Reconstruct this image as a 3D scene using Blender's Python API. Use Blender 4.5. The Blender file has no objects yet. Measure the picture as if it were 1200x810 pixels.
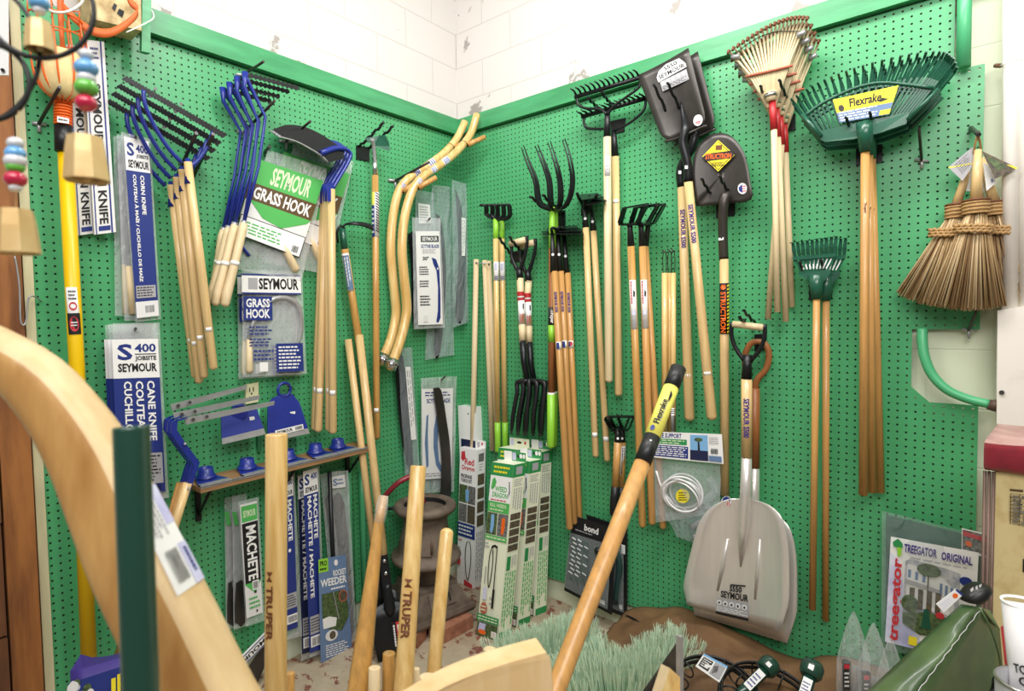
import bpy, math, random
import numpy as np
from mathutils import Vector as V
C = bpy.context.scene.collection
IN = .0254
ZT = 2.589                      # height of the top of the pegboard above the floor
CAM = V((89.467*IN, -98.944*IN, ZT-40.612*IN))
YAW, PIT, ROL, FOC = -.714417, -.042901, -.019035, 663.641
PX, PY = 600-44.909, 405-9.666  # principal point of the 1200x810 frame
_f = V((math.sin(YAW)*math.cos(PIT), math.cos(YAW)*math.cos(PIT), math.sin(PIT)))
_r = V((math.cos(YAW), -math.sin(YAW), 0)); _u = _r.cross(_f)
AX = _r*math.cos(ROL)+_u*math.sin(ROL); AY = _u*math.cos(ROL)-_r*math.sin(ROL); AZ = _f
rnd = random.Random(7)

def ray(x, y): return AX*((x-PX)/FOC)+AY*(-(y-PY)/FOC)+AZ
def R(x, y, d=0.):              # point at distance d in front of the right wall
    r = ray(x, y); return CAM+r*((-d-CAM.y)/r.y)
def L(x, y, d=0.):              # ... in front of the left wall
    r = ray(x, y); return CAM+r*((d-CAM.x)/r.x)
def Z(x, y, dep): return CAM+ray(x, y)*dep
def G(x, y, z=0.):
    r = ray(x, y); return CAM+r*((z-CAM.z)/r.z)
def mpp(p): return (V(p)-CAM).dot(AZ)/FOC

# ---------------------------------------------------------------- materials
MATS = {}
def lin(c):
    if isinstance(c, str): c = [int(c[i:i+2], 16)/255 for i in (0, 2, 4)]
    return tuple(x/12.92 if x <= .04045 else ((x+.055)/1.055)**2.4 for x in c)+(1,)
def mat(name, col, rough=.5, metal=0., var=0., sc=(8, 8, 8), col2=None, bump=0., spec=.5, rv=.0, coat=0., lo=.35, hi=.65, det=4):
    m = bpy.data.materials.new(name); m.use_nodes = True; MATS[name] = m
    nt = m.node_tree; N = nt.nodes; K = nt.links.new; b = N['Principled BSDF']
    b.inputs['Roughness'].default_value = rough; b.inputs['Metallic'].default_value = metal
    b.inputs['Specular IOR Level'].default_value = spec; b.inputs['Coat Weight'].default_value = coat
    b.inputs['Base Color'].default_value = lin(col)
    if var or col2 or bump or rv:
        tc = N.new('ShaderNodeTexCoord'); mp = N.new('ShaderNodeMapping'); mp.inputs['Scale'].default_value = sc
        K(tc.outputs['Object'], mp.inputs['Vector'])
        oi = N.new('ShaderNodeObjectInfo'); ad = N.new('ShaderNodeVectorMath'); ad.operation = 'ADD'
        K(mp.outputs[0], ad.inputs[0])
        ml = N.new('ShaderNodeMath'); ml.operation = 'MULTIPLY'; ml.inputs[1].default_value = 37.
        K(oi.outputs['Random'], ml.inputs[0]); K(ml.outputs[0], ad.inputs[1])
        nz = N.new('ShaderNodeTexNoise'); nz.inputs['Scale'].default_value = 1.; nz.inputs['Detail'].default_value = det
        nz.inputs['Roughness'].default_value = .6
        K(ad.outputs[0], nz.inputs['Vector'])
        mr = N.new('ShaderNodeMapRange'); mr.inputs['From Min'].default_value = lo; mr.inputs['From Max'].default_value = hi
        K(nz.outputs['Fac'], mr.inputs['Value'])
        mx = N.new('ShaderNodeMix'); mx.data_type = 'RGBA'
        c1 = lin(col); c2 = lin(col2) if col2 else tuple(x*(1-var) for x in c1[:3])+(1,)
        mx.inputs[6].default_value = c1; mx.inputs[7].default_value = c2
        K(mr.outputs[0], mx.inputs[0]); src = mx.outputs[2]
        if rv:
            hs = N.new('ShaderNodeHueSaturation'); r2 = N.new('ShaderNodeMapRange')
            r2.inputs['To Min'].default_value = 1-rv; r2.inputs['To Max'].default_value = 1+rv*.6
            K(oi.outputs['Random'], r2.inputs['Value']); K(r2.outputs[0], hs.inputs['Value']); K(src, hs.inputs['Color']); src = hs.outputs[0]
        K(src, b.inputs['Base Color'])
        if bump:
            bp = N.new('ShaderNodeBump'); bp.inputs['Strength'].default_value = bump; bp.inputs['Distance'].default_value = .004
            K(nz.outputs['Fac'], bp.inputs['Height']); K(bp.outputs[0], b.inputs['Normal'])
    return m
def clearmat(name, col, fac, rough=.12):
    m = bpy.data.materials.new(name); m.use_nodes = True; MATS[name] = m
    nt = m.node_tree; N = nt.nodes; K = nt.links.new; b = N['Principled BSDF']
    b.inputs['Base Color'].default_value = lin(col); b.inputs['Roughness'].default_value = rough
    tr = N.new('ShaderNodeBsdfTransparent'); mx = N.new('ShaderNodeMixShader'); fr = N.new('ShaderNodeLayerWeight')
    fr.inputs['Blend'].default_value = .35
    ma = N.new('ShaderNodeMath'); ma.operation = 'MULTIPLY_ADD'; ma.inputs[1].default_value = .34; ma.inputs[2].default_value = fac
    tc = N.new('ShaderNodeTexCoord'); mp = N.new('ShaderNodeMapping'); mp.inputs['Scale'].default_value = (16, 16, 6); nz = N.new('ShaderNodeTexNoise'); nz.inputs['Scale'].default_value = 1.; nz.inputs['Detail'].default_value = 3; nz.inputs['Distortion'].default_value = 1.2
    K(tc.outputs['Object'], mp.inputs[0]); K(mp.outputs[0], nz.inputs['Vector']); bp = N.new('ShaderNodeBump'); bp.inputs['Strength'].default_value = .8; bp.inputs['Distance'].default_value = .03
    K(nz.outputs['Fac'], bp.inputs['Height']); K(bp.outputs[0], b.inputs['Normal']); 
    K(fr.outputs['Facing'], ma.inputs[0]); K(ma.outputs[0], mx.inputs[0])
    K(tr.outputs[0], mx.inputs[1]); K(b.outputs[0], mx.inputs[2]); K(mx.outputs[0], N['Material Output'].inputs['Surface'])
    return m
W = (70, 70, 3.5)
mat('ash', 'e6c388', .38, var=.2, sc=W, rv=.08, coat=.25)
mat('ashpale', 'ead3a8', .5, var=.14, sc=W, rv=.06)
mat('bamboo', 'ead9b0', .5, var=.15, sc=(90, 90, 8), rv=.08)
mat('honey', 'd3a057', .35, var=.3, sc=W, rv=.08, coat=.3)
mat('tan', 'd6a05c', .4, var=.25, sc=W, rv=.06, coat=.2)
mat('brownwood', 'a5673a', .4, var=.3, sc=W, rv=.05)
mat('hickory', 'e8c888', .33, col2='d0a45c', sc=(55, 55, 2.2), rv=.05, coat=.35)
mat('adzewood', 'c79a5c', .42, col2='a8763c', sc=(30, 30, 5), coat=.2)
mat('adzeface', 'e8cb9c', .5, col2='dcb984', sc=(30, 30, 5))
mat('yellow', 'f6c800', .35, var=.08, sc=(20, 20, 3))
mat('blue', '20308c', .32, var=.1, sc=(20, 20, 20))
mat('printblue', '24357f', .4)
mat('cardblue', '6b86ad', .45, var=.15, sc=(30, 30, 30))
mat('navy', '1c2347', .45)
mat('white', 'f1f0ee', .45)
mat('card', 'e4e3e2', .5)
mat('black', '17181a', .42)
mat('blacksteel', '1d1f22', .35, var=.3, sc=(30, 30, 30), metal=.3)
mat('ink', '111114', .6)
mat('darksteel', '55504c', .4, metal=.75, var=.25, sc=(25, 25, 12), bump=.05)
mat('gunmetal', '46423f', .38, metal=.5, var=.25, sc=(20, 20, 9), bump=.05)
mat('greysteel', 'b6b6b8', .35, metal=.5, var=.15, sc=(30, 30, 30))
mat('chrome', 'd6d6d8', .2, metal=1.)
mat('alu', 'ebe6e1', .3, metal=.55, var=.06, sc=(60, 60, 4))
mat('red', 'b8282c', .4)
mat('signred', 'c9333c', .5)
mat('orange', 'f06a20', .35)
mat('strap', 'd9682a', .6, var=.15, sc=(40, 40, 40))
mat('foam', 'efd79b', .8, var=.1, sc=(60, 60, 60), bump=.2)
mat('lime', '92d13c', .35)
mat('printgreen', '53b35a', .45)
mat('boxgreen', '2e8f4f', .45)
mat('palegreen', 'd6e3c0', .5)
mat('boxcream', 'eef1d6', .45)
mat('printbrown', '5c4628', .5)
mat('printyellow', 'f4e02c', .45)
mat('paleyellow', 'efe86a', .45)
mat('rakegreen', '1f5b45', .3, var=.15, sc=(20, 20, 20), coat=.2)
mat('postgreen', '1d4638', .3, var=.2, sc=(20, 20, 3), coat=.4)
mat('purpleink', '3b2a80', .5)
mat('burnt', '6b3b1c', .6)
mat('greypaper', 'a9a8ac', .6)
mat('skyblue', '7fb2de', .5)
mat('photogreen', '5f7446', .55, col2='2f3d22', sc=(90, 90, 90))
mat('photogrey', '8b8a86', .55, col2='3a3a3c', sc=(120, 120, 120))
mat('photohouse', 'c9c6c8', .55, col2='8e93a0', sc=(60, 60, 60))
mat('photodark', '3d3a36', .55, col2='6f6046', sc=(90, 90, 90))
mat('lavender', 'b3b1dd', .5, col2='e2e4f4', sc=(9, 9, 9))
mat('terracotta', 'b3614a', .6)
mat('cream', 'e6dfae', .6)
mat('tealdark', '27413f', .35)
mat('rust', '7a5138', .75, col2='4f3a2c', sc=(14, 14, 14), bump=.3)
mat('ironrust', '77695c', .7, col2='5a4c41', sc=(12, 12, 12), bump=.25, metal=.15)
mat('brick', 'a97358', .85, col2='8d5a45', sc=(25, 25, 25), bump=.4)
mat('kraft', '80603e', .75, col2='664a30', sc=(6, 6, 6), bump=.5)
mat('bristletip', 'e2eed0', .6, col2='c0e0c6', sc=(40, 40, 40))
mat('bristle', 'd0ebc8', .6, col2='a9d5b8', sc=(40, 40, 40))
mat('straw', 'c3a679', .7, col2='a3855a', sc=(90, 90, 6))
mat('strawlight', 'd8c097', .7)
mat('strawdark', '8a6a45', .7)
mat('twine', 'bc9560', .8, var=.3, sc=(120, 120, 60))
mat('brass', 'd3b076', .45, metal=.35, col2='e0c48e', sc=(30, 30, 30))
mat('beadblue', '6fb0e8', .2, coat=.5); mat('beadgreen', '6cc04a', .2, coat=.5); mat('beadred', 'c9284c', .2, coat=.5); mat('beadclear', 'dcdde2', .15, coat=.5)
mat('tarp', '5b7347', .35, col2='465c3a', sc=(10, 10, 10), bump=.15, coat=.2)
mat('pumpred', '9b2a35', .35, col2='7c2530', sc=(9, 9, 9), coat=.2)
mat('pumpdust', 'c4a29a', .8, col2='b08a82', sc=(14, 14, 14))
mat('pumpcream', 'e3cf98', .5, col2='c9ad6c', sc=(14, 14, 14), lo=.5, hi=.75)
mat('pumptrim', '7d6459', .5, metal=.4, col2='5a463e', sc=(20, 20, 4))
mat('timber', 'a06632', .65, col2='6b3e1c', sc=(18, 18, 2.2), bump=.3)
mat('timberdark', '6f4526', .7, col2='4d2e18', sc=(18, 18, 2.5), bump=.3)
mat('lath', 'cfc8a0', .7, var=.2, sc=(20, 20, 3))
mat('oldbox', 'd9c696', .7, col2='a78d5f', sc=(20, 20, 20))
mat('shelfwood', 'a17a54', .6, var=.3, sc=(6, 6, 40))
mat('conduit', '4fae78', .35, var=.06, sc=(10, 10, 10))
mat('outlet', 'd9d7ac', .45)
mat('pipe', 'efeae0', .4, var=.06, sc=(6, 6, 6))
mat('panelbox', 'e8e2d8', .45, col2='d6cec2', sc=(8, 8, 8), lo=.5, hi=.8)
mat('tubewhite', 'ece9ea', .3)
clearmat('clear', 'e6ebef', .10)
clearmat('haze', 'f2f5f7', .17, .10)
clearmat('smoke', 'd3dde4', .17, .10)
clearmat('blister', 'ccd6d8', .10, .06)

# ---------------------------------------------------------------- mesh builder
class MB:
    def __init__(s): s.v = []; s.f = []; s.mi = []; s.sm = []; s.mats = []
    def m(s, n):
        if n not in s.mats: s.mats.append(n)
        return s.mats.index(n)
    def face(s, idx, mat, smooth=False): s.f.append(tuple(idx)); s.mi.append(s.m(mat)); s.sm.append(smooth)
    def add(s, pts):
        n = len(s.v); s.v += [V(p) for p in pts]; return n
    def __add__(s, o):
        n = len(s.v); s.v += o.v
        for f, i, sm in zip(o.f, o.mi, o.sm): s.face([k+n for k in f], o.mats[i], sm)
        return s
    def tube(s, pts, w, mat, seg=10, px=True, cap=True, round_=0):
        pts = [V(p) for p in pts]; n = len(pts)
        w = list(w) if isinstance(w, (list, tuple)) else [w]*n
        r = [a*mpp(p)/2 if px else a for a, p in zip(w, pts)]
        if round_:                           # rounded end(s): round_ 1 = end, 2 = both
            d = (pts[-1]-pts[-2]).normalized(); rr = r[-1]
            pts += [pts[-1]+d*rr*.45, pts[-1]+d*rr*.75]; r += [rr*.8, rr*.4]
            if round_ == 2:
                d = (pts[0]-pts[1]).normalized(); rr = r[0]
                pts = [pts[0]+d*rr*.75, pts[0]+d*rr*.45]+pts; r = [rr*.4, rr*.8]+r
            n = len(pts)
        t0 = (pts[1]-pts[0]).normalized(); a = V((0, 0, 1)) if abs(t0.z) < .9 else V((1, 0, 0))
        nx = t0.cross(a).normalized(); base = len(s.v)
        for i in range(n):
            t = (pts[min(i+1, n-1)]-pts[max(i-1, 0)]).normalized()
            nx = (nx-t*nx.dot(t)).normalized(); ny = t.cross(nx)
            s.v += [pts[i]+(nx*math.cos(q)+ny*math.sin(q))*r[i] for q in (2*math.pi*k/seg for k in range(seg))]
        for i in range(n-1):
            for k in range(seg):
                a0 = base+i*seg+k; a1 = base+i*seg+(k+1) % seg
                s.face((a0, a1, a1+seg, a0+seg), mat, True)
        if cap:
            s.face([base+k for k in range(seg)][::-1], mat); s.face([base+(n-1)*seg+k for k in range(seg)], mat)
        return s
    def plate(s, pts, th, mat, n=None, side=None):
        pts = [V(p) for p in pts]
        if n is None:
            n = V((0, 0, 0))
            for i in range(len(pts)): n += (pts[i]-pts[0]).cross(pts[(i+1) % len(pts)]-pts[0])
            n.normalize()
            if n.dot(CAM-pts[0]) < 0: n = -n
        b = s.add(pts); c = s.add([p-n*th for p in pts]); k = len(pts)
        s.face(range(b, b+k), mat); s.face(list(range(c, c+k))[::-1], mat)
        for i in range(k): s.face((b+i, c+i, c+(i+1) % k, b+(i+1) % k), side or mat)
        return s
    def sheet(s, g, th, mat, n=None, smooth=True):      # grid of points with thickness
        a, b = len(g), len(g[0]); P = [[V(p) for p in row] for row in g]
        def nrm(i, j):
            if n is not None: return n
            du = P[min(i+1, a-1)][j]-P[max(i-1, 0)][j]; dv = P[i][min(j+1, b-1)]-P[i][max(j-1, 0)]
            q = du.cross(dv)
            return q.normalized() if q.length > 1e-9 else AZ*-1
        q0 = nrm(a//2, b//2); sg = 1 if q0.dot(CAM-P[a//2][b//2]) > 0 else -1
        f0 = len(s.v)
        for i in range(a): s.v += P[i]
        k0 = len(s.v)
        for i in range(a): s.v += [P[i][j]-nrm(i, j)*sg*th for j in range(b)]
        for i in range(a-1):
            for j in range(b-1):
                q = (i*b+j, i*b+j+1, (i+1)*b+j+1, (i+1)*b+j)
                s.face([f0+x for x in q], mat, smooth); s.face([k0+x for x in q][::-1], mat, smooth)
        rim = [j for j in range(b)]+[i*b+b-1 for i in range(1, a)]+[(a-1)*b+j for j in range(b-2, -1, -1)]+[i*b for i in range(a-2, 0, -1)]
        for i in range(len(rim)):
            x, y = rim[i], rim[(i+1) % len(rim)]; s.face((f0+x, k0+x, k0+y, f0+y), mat)
        return s
    def box(s, c, sx, sy, sz, mat, ax=None):
        ax = ax or (V((1, 0, 0)), V((0, 1, 0)), V((0, 0, 1))); c = V(c)
        b = s.add([c+ax[0]*(sx/2*i)+ax[1]*(sy/2*j)+ax[2]*(sz/2*k) for i in (-1, 1) for j in (-1, 1) for k in (-1, 1)])
        for f in ((0, 1, 3, 2), (4, 6, 7, 5), (0, 4, 5, 1), (2, 3, 7, 6), (0, 2, 6, 4), (1, 5, 7, 3)): s.face([b+i for i in f], mat)
        return s
    def lathe(s, c, prof, mat, seg=24, ax=None, cap=True, smooth=True):  # prof [(r, h)]
        ax = ax or (V((1, 0, 0)), V((0, 1, 0)), V((0, 0, 1))); c = V(c); b = len(s.v)
        for r, h in prof: s.v += [c+(ax[0]*math.cos(q)+ax[1]*math.sin(q))*r+ax[2]*h for q in (2*math.pi*k/seg for k in range(seg))]
        for i in range(len(prof)-1):
            for k in range(seg):
                a0 = b+i*seg+k; a1 = b+i*seg+(k+1) % seg; s.face((a0, a1, a1+seg, a0+seg), mat, smooth)
        if cap:
            s.face([b+k for k in range(seg)][::-1], mat); s.face([b+(len(prof)-1)*seg+k for k in range(seg)], mat)
        return s
    def ball(s, c, r, mat, seg=12, ax=None, sq=1.):
        return s.lathe(c, [(r*math.sin(math.pi*(i+.02)/8.04), -r*sq*math.cos(math.pi*(i+.02)/8.04)) for i in range(9)], mat, seg, ax)
    def torus(s, c, R0, r, mat, ax=None, seg=24, rs=8):
        ax = ax or (V((1, 0, 0)), V((0, 1, 0)), V((0, 0, 1))); c = V(c)
        pts = [c+(ax[0]*math.cos(q)+ax[1]*math.sin(q))*R0 for q in (2*math.pi*k/seg for k in range(seg))]
        b = len(s.v)
        for i, p in enumerate(pts):
            o = (p-c).normalized(); s.v += [p+(o*math.cos(q)+ax[2]*math.sin(q))*r for q in (2*math.pi*k/rs for k in range(rs))]
        for i in range(seg):
            for k in range(rs):
                s.face((b+i*rs+k, b+((i+1) % seg)*rs+k, b+((i+1) % seg)*rs+(k+1) % rs, b+i*rs+(k+1) % rs), mat, True)
        return s
def tube(*a, **k): return MB().tube(*a, **k)
def plate(*a, **k): return MB().plate(*a, **k)
def sheet(*a, **k): return MB().sheet(*a, **k)
def box(*a, **k): return MB().box(*a, **k)
def ell(fn, pts, d): return [fn(x, y, d) for x, y in pts]
def smooth_path(pts, k=4):                # Catmull-Rom through points
    pts = [V(p) for p in pts]; out = []
    q = [pts[0]*2-pts[1]]+pts+[pts[-1]*2-pts[-2]]
    for i in range(1, len(q)-2):
        for j in range(k):
            t = j/k; a, b, c, d = q[i-1:i+3]
            out.append(.5*((2*b)+(c-a)*t+(2*a-5*b+4*c-d)*t*t+(3*b-a-3*c+d)*t**3))
    return out+[pts[-1]]

TXT = {}
def text2d(s, bold=.03):
    if (s, bold) in TXT: return TXT[(s, bold)]
    cu = bpy.data.curves.new('t', 'FONT'); cu.body = s; cu.resolution_u = 2; cu.offset = bold; cu.fill_mode = 'FRONT'
    o = bpy.data.objects.new('t', cu); C.objects.link(o)
    dg = bpy.context.evaluated_depsgraph_get(); me = bpy.data.meshes.new_from_object(o.evaluated_get(dg))
    vs = [(v.co.x, v.co.y) for v in me.vertices]; fs = [tuple(p.vertices) for p in me.polygons]
    bpy.data.objects.remove(o); bpy.data.curves.remove(cu); bpy.data.meshes.remove(me)
    x0 = min(v[0] for v in vs); x1 = max(v[0] for v in vs); y0 = min(v[1] for v in vs); y1 = max(v[1] for v in vs)
    TXT[(s, bold)] = ([((x-x0)/(x1-x0), (y-y0)/(y1-y0)) for x, y in vs], fs); return TXT[(s, bold)]

def card(q, th, base, els=(), m=None, seed=1, fn=None):
    """flat printed card; q = TL,TR,BR,BL; els are printed shapes in 0..1 card units, y down"""
    m = m or MB(); q = [V(p) for p in q]; rr = random.Random(seed)
    n = (q[1]-q[0]).cross(q[3]-q[0]).normalized()
    if n.dot(CAM-q[0]) < 0: n = -n
    if base: m.plate(q, th, base, n=n)
    bil = fn or (lambda x, y: q[0]*(1-x)*(1-y)+q[1]*x*(1-y)+q[2]*x*y+q[3]*(1-x)*y)
    def poly(pts, mt, k):
        if fn and len(pts) == 4:            # printed on a bent surface: follow the bend
            A_, B_, C_, D_ = [V((x, y, 0)) for x, y in pts]
            nu = max(1, int(max(abs(x-pts[0][0]) for x, y in pts)*12)); g_ = []
            swap = abs(A_.x-B_.x) < abs(B_.x-C_.x)
            for i in range(nu+1):
                t_ = i/nu; p_, q_ = (A_.lerp(D_, t_), B_.lerp(C_, t_)) if swap else (A_.lerp(B_, t_), D_.lerp(C_, t_))
                g_.append((p_, q_))
            b = m.add([bil(v.x, v.y)+n*(.0004+.00025*k) for pr in g_ for v in pr])
            for i in range(nu): m.face((b+2*i, b+2*i+1, b+2*i+3, b+2*i+2), mt)
            return
        b = m.add([bil(x, y)+n*(.0004+.00025*k) for x, y in pts]); m.face(range(b, b+len(pts)), mt)
    for k, e in enumerate(els):
        t = e[0]
        if t == 'r': poly([(e[1], e[2]), (e[1], e[4]), (e[3], e[4]), (e[3], e[2])], e[5], k)
        elif t == 'p': poly(e[1], e[2], k)
        elif t == 'e': poly([(e[1]+e[3]*math.cos(a*math.pi/10), e[2]-e[4]*math.sin(a*math.pi/10)) for a in range(20)], e[5], k)
        elif t == 'l':
            h = (e[4]-e[2])/e[5]
            for i in range(e[5]):
                x = e[1]; end = e[3]-(e[3]-e[1])*rr.uniform(0, .25)
                while x < end:
                    w = (e[3]-e[1])*rr.uniform(.08, .2); x2 = min(x+w, end)
                    poly([(x, e[2]+h*(i+.25)), (x, e[2]+h*(i+.7)), (x2, e[2]+h*(i+.7)), (x2, e[2]+h*(i+.25))], e[6], k); x = x2+(e[3]-e[1])*.035
        elif t == 'v':                     # columns of small print running down
            h = (e[3]-e[1])/e[5]
            for i in range(e[5]):
                y = e[2]; end = e[4]-(e[4]-e[2])*rr.uniform(0, .25)
                while y < end:
                    w = (e[4]-e[2])*rr.uniform(.05, .12); y2 = min(y+w, end)
                    poly([(e[1]+h*(i+.25), y), (e[1]+h*(i+.25), y2), (e[1]+h*(i+.7), y2), (e[1]+h*(i+.7), y)], e[6], k); y = y2+(e[4]-e[2])*.025
        elif t == 'b':
            x = e[1]
            while x < e[3]:
                w = (e[3]-e[1])*rr.choice((.02, .035, .05)); poly([(x, e[2]), (x, e[4]), (x+w, e[4]), (x+w, e[2])], e[5], k); x += w+(e[3]-e[1])*rr.choice((.025, .04))
        elif t == 't':
            vs, fs = text2d(e[1]); x0, y0, x1, y1 = e[2:6]; rot = e[7] if len(e) > 7 else 0
            def mp(a, b):
                if rot == 90: return (x0+(x1-x0)*b, y0+(y1-y0)*a)
                if rot == -90: return (x1-(x1-x0)*b, y1-(y1-y0)*a)
                if rot == 180: return (x1-(x1-x0)*a, y0+(y1-y0)*b)
                return (x0+(x1-x0)*a, y1-(y1-y0)*b)
            b = m.add([bil(*mp(a, c))+n*(.0004+.00025*k) for a, c in vs])
            for f in fs: m.face([b+i for i in f], e[6])
    return m
def bag(q, bulge, mt, nx=8, nz=12, seed=0, wr=.3, prof=None):
    q = [V(p) for p in q]; n = (q[1]-q[0]).cross(q[3]-q[0]).normalized()
    if n.dot(CAM-q[0]) < 0: n = -n
    rr = random.Random(seed); m = MB()
    ph = [rr.uniform(0, 6.28) for _ in range(6)]; fx = [rr.uniform(2, 7) for _ in range(3)]; fy = [rr.uniform(2, 9) for _ in range(3)]
    for side in (1, -1):
        b = len(m.v)
        for j in range(nz+1):
            for i in range(nx+1):
                x, y = i/nx, j/nz
                if prof: xs = .5+(x-.5)*prof(y)
                else: xs = x
                e = (min(x, 1-x)*2)**.5*(min(y, 1-y)*2)**.4 if 0 < x < 1 and 0 < y < 1 else 0
                w = sum(math.sin(fx[k]*x*3+fy[k]*y*(1.5 if k else -2)+ph[k]) for k in range(3))/3
                m.v.append(q[0]*(1-xs)*(1-y)+q[1]*xs*(1-y)+q[2]*xs*y+q[3]*(1-xs)*y+n*(side*bulge*.5*e*(1+wr*w)+wr*.25*bulge*w*(1-e)+bulge*.5))
        for j in range(nz):
            for i in range(nx):
                a = b+j*(nx+1)+i; f = (a, a+1, a+nx+2, a+nx+1); m.face(f if side > 0 else f[::-1], mt, True)
    return m
def wire_label(p0, p1, w, a0, a1, ht, els, base='white', m=None):
    """printed sleeve glued on the side of a round handle facing the room; p0-p1 axis, els as in card"""
    m = m or MB(); p0, p1 = V(p0), V(p1); t = (p1-p0).normalized()
    n = (CAM-p0); n = (n-t*n.dot(t)).normalized(); s = t.cross(n)
    if s.dot(AX) < 0: s = -s
    A = p0.lerp(p1, a0); B = p0.lerp(p1, a1); r = w*mpp(p0)/2*1.03; hw = ht
    def f(x, y):
        a = (x-.5)*2*hw; return A.lerp(B, y)+(s*math.sin(a)+n*math.cos(a))*r
    if base:
        m.sheet([[f(i/8, j) for i in range(9)] for j in (0, 1)], .0003, base)
    # print in a bent frame
    q = [f(0, 0), f(1, 0), f(1, 1), f(0, 1)]
    rr = MB(); card([A-s*r, A+s*r, B+s*r, B-s*r], 0, None, els, m=rr, fn=f)
    for i, v in enumerate(rr.v):                       # push outward to clear the bend
        c = A+(v-A).dot(t)*t; o = v-c; k_ = max(0., (v-c).dot(n)*0); rr.v[i] = c+o*(1+.0008/max(o.length, 1e-4))
    return m+rr

# ---------------------------------------------------------------- objects
def build(name, mb, loc, parent=None):
    me = bpy.data.meshes.new(name); loc = V(loc)
    me.from_pydata([tuple(v-loc) for v in mb.v], [], mb.f)
    for n in mb.mats: me.materials.append(MATS[n])
    me.polygons.foreach_set('material_index', mb.mi); me.polygons.foreach_set('use_smooth', mb.sm)
    me.update(); o = bpy.data.objects.new(name, me); C.objects.link(o); o.parent = parent
    return o
class T:
    def __init__(s, name, label, cat, loc, group=None):
        s.loc = V(loc); s.o = bpy.data.objects.new(name, None); C.objects.link(s.o); s.o.location = s.loc
        s.o.empty_display_size = .05
        s.o['label'] = label; s.o['category'] = cat
        if group: s.o['group'] = group
    def add(s, name, mb, parent=None, label=None):
        o = build(name, mb, s.loc, parent or s.o)
        if label: o['label'] = label
        return o
def solo(name, label, cat, mb, group=None):
    xs = [v.x for v in mb.v]; ys = [v.y for v in mb.v]; zs = [v.z for v in mb.v]
    loc = V(((min(xs)+max(xs))/2, (min(ys)+max(ys))/2, min(zs)))
    o = build(name, mb, loc); o.location = loc; o['label'] = label; o['category'] = cat
    if group: o['group'] = group
    return o
def struct(name, mb):
    o = build(name, mb, (0, 0, 0)); o['kind'] = 'structure'; return o
# ================================================================= the room
def wallmat(name, lower):
    m = bpy.data.materials.new(name); m.use_nodes = True; MATS[name] = m
    nt = m.node_tree; N = nt.nodes; K = nt.links.new; b = N['Principled BSDF']; b.inputs['Roughness'].default_value = .6
    tc = N.new('ShaderNodeTexCoord'); sp = N.new('ShaderNodeSeparateXYZ'); K(tc.outputs['Object'], sp.inputs[0])
    ad = N.new('ShaderNodeMath'); K(sp.outputs[0], ad.inputs[0]); K(sp.outputs[1], ad.inputs[1])
    cb = N.new('ShaderNodeCombineXYZ'); K(ad.outputs[0], cb.inputs[0]); K(sp.outputs[2], cb.inputs[1])
    br = N.new('ShaderNodeTexBrick'); br.inputs['Scale'].default_value = 1; br.inputs['Brick Width'].default_value = .4; br.inputs['Row Height'].default_value = .2
    br.inputs['Mortar Size'].default_value = .0035; br.inputs['Mortar Smooth'].default_value = .6
    K(cb.outputs[0], br.inputs['Vector'])
    n1 = N.new('ShaderNodeTexNoise'); n1.inputs['Scale'].default_value = 26; n1.inputs['Detail'].default_value = 6
    n2 = N.new('ShaderNodeTexNoise'); n2.inputs['Scale'].default_value = 3.2; n2.inputs['Detail'].default_value = 7; n2.inputs['Roughness'].default_value = .68
    K(tc.outputs['Object'], n1.inputs['Vector']); K(tc.outputs['Object'], n2.inputs['Vector'])
    # chipped paint: small patches of bare grey block
    ch = N.new('ShaderNodeMapRange'); ch.inputs['From Min'].default_value = .605; ch.inputs['From Max'].default_value = .625
    K(n2.outputs['Fac'], ch.inputs['Value'])
    mx = N.new('ShaderNodeMix'); mx.data_type = 'RGBA'; mx.inputs[6].default_value = lin('d3cec9'); mx.inputs[7].default_value = lin('9a938d')
    K(ch.outputs[0], mx.inputs[0]); up = mx.outputs[2]
    mo = N.new('ShaderNodeMix'); mo.data_type = 'RGBA'; mo.inputs[7].default_value = lin('a9a29a')
    mk = N.new('ShaderNodeMath'); mk.operation = 'MULTIPLY'; mk.inputs[1].default_value = .3
    K(br.outputs['Fac'], mk.inputs[0]); K(mk.outputs[0], mo.inputs[0]); K(up, mo.inputs[6])
    # the wall is painted pale green up to the top of the boards
    gt = N.new('ShaderNodeMath'); gt.operation = 'GREATER_THAN'; gt.inputs[1].default_value = lower; K(sp.outputs[2], gt.inputs[0])
    lx = N.new('ShaderNodeMath'); lx.operation = 'LESS_THAN'; lx.inputs[1].default_value = 2.27; K(sp.outputs[0], lx.inputs[0])
    ml = N.new('ShaderNodeMath'); ml.operation = 'MULTIPLY'; K(gt.outputs[0], ml.inputs[0]); K(lx.outputs[0], ml.inputs[1])
    gm = N.new('ShaderNodeMix'); gm.data_type = 'RGBA'; gm.inputs[6].default_value = lin('dfe6cb')
    K(ml.outputs[0], gm.inputs[0]); K(mo.outputs[2], gm.inputs[7]); K(gm.outputs[2], b.inputs['Base Color'])
    b1 = N.new('ShaderNodeBump'); b1.inputs['Strength'].default_value = .5; b1.inputs['Distance'].default_value = .004; b1.invert = True; K(br.outputs['Fac'], b1.inputs['Height'])
    b2 = N.new('ShaderNodeBump'); b2.inputs['Strength'].default_value = .12; b2.inputs['Distance'].default_value = .004
    K(n1.outputs['Fac'], b2.inputs['Height']); K(b1.outputs[0], b2.inputs['Normal']); K(b2.outputs[0], b.inputs['Normal'])
wallmat('blockwall', 2.45)
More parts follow.
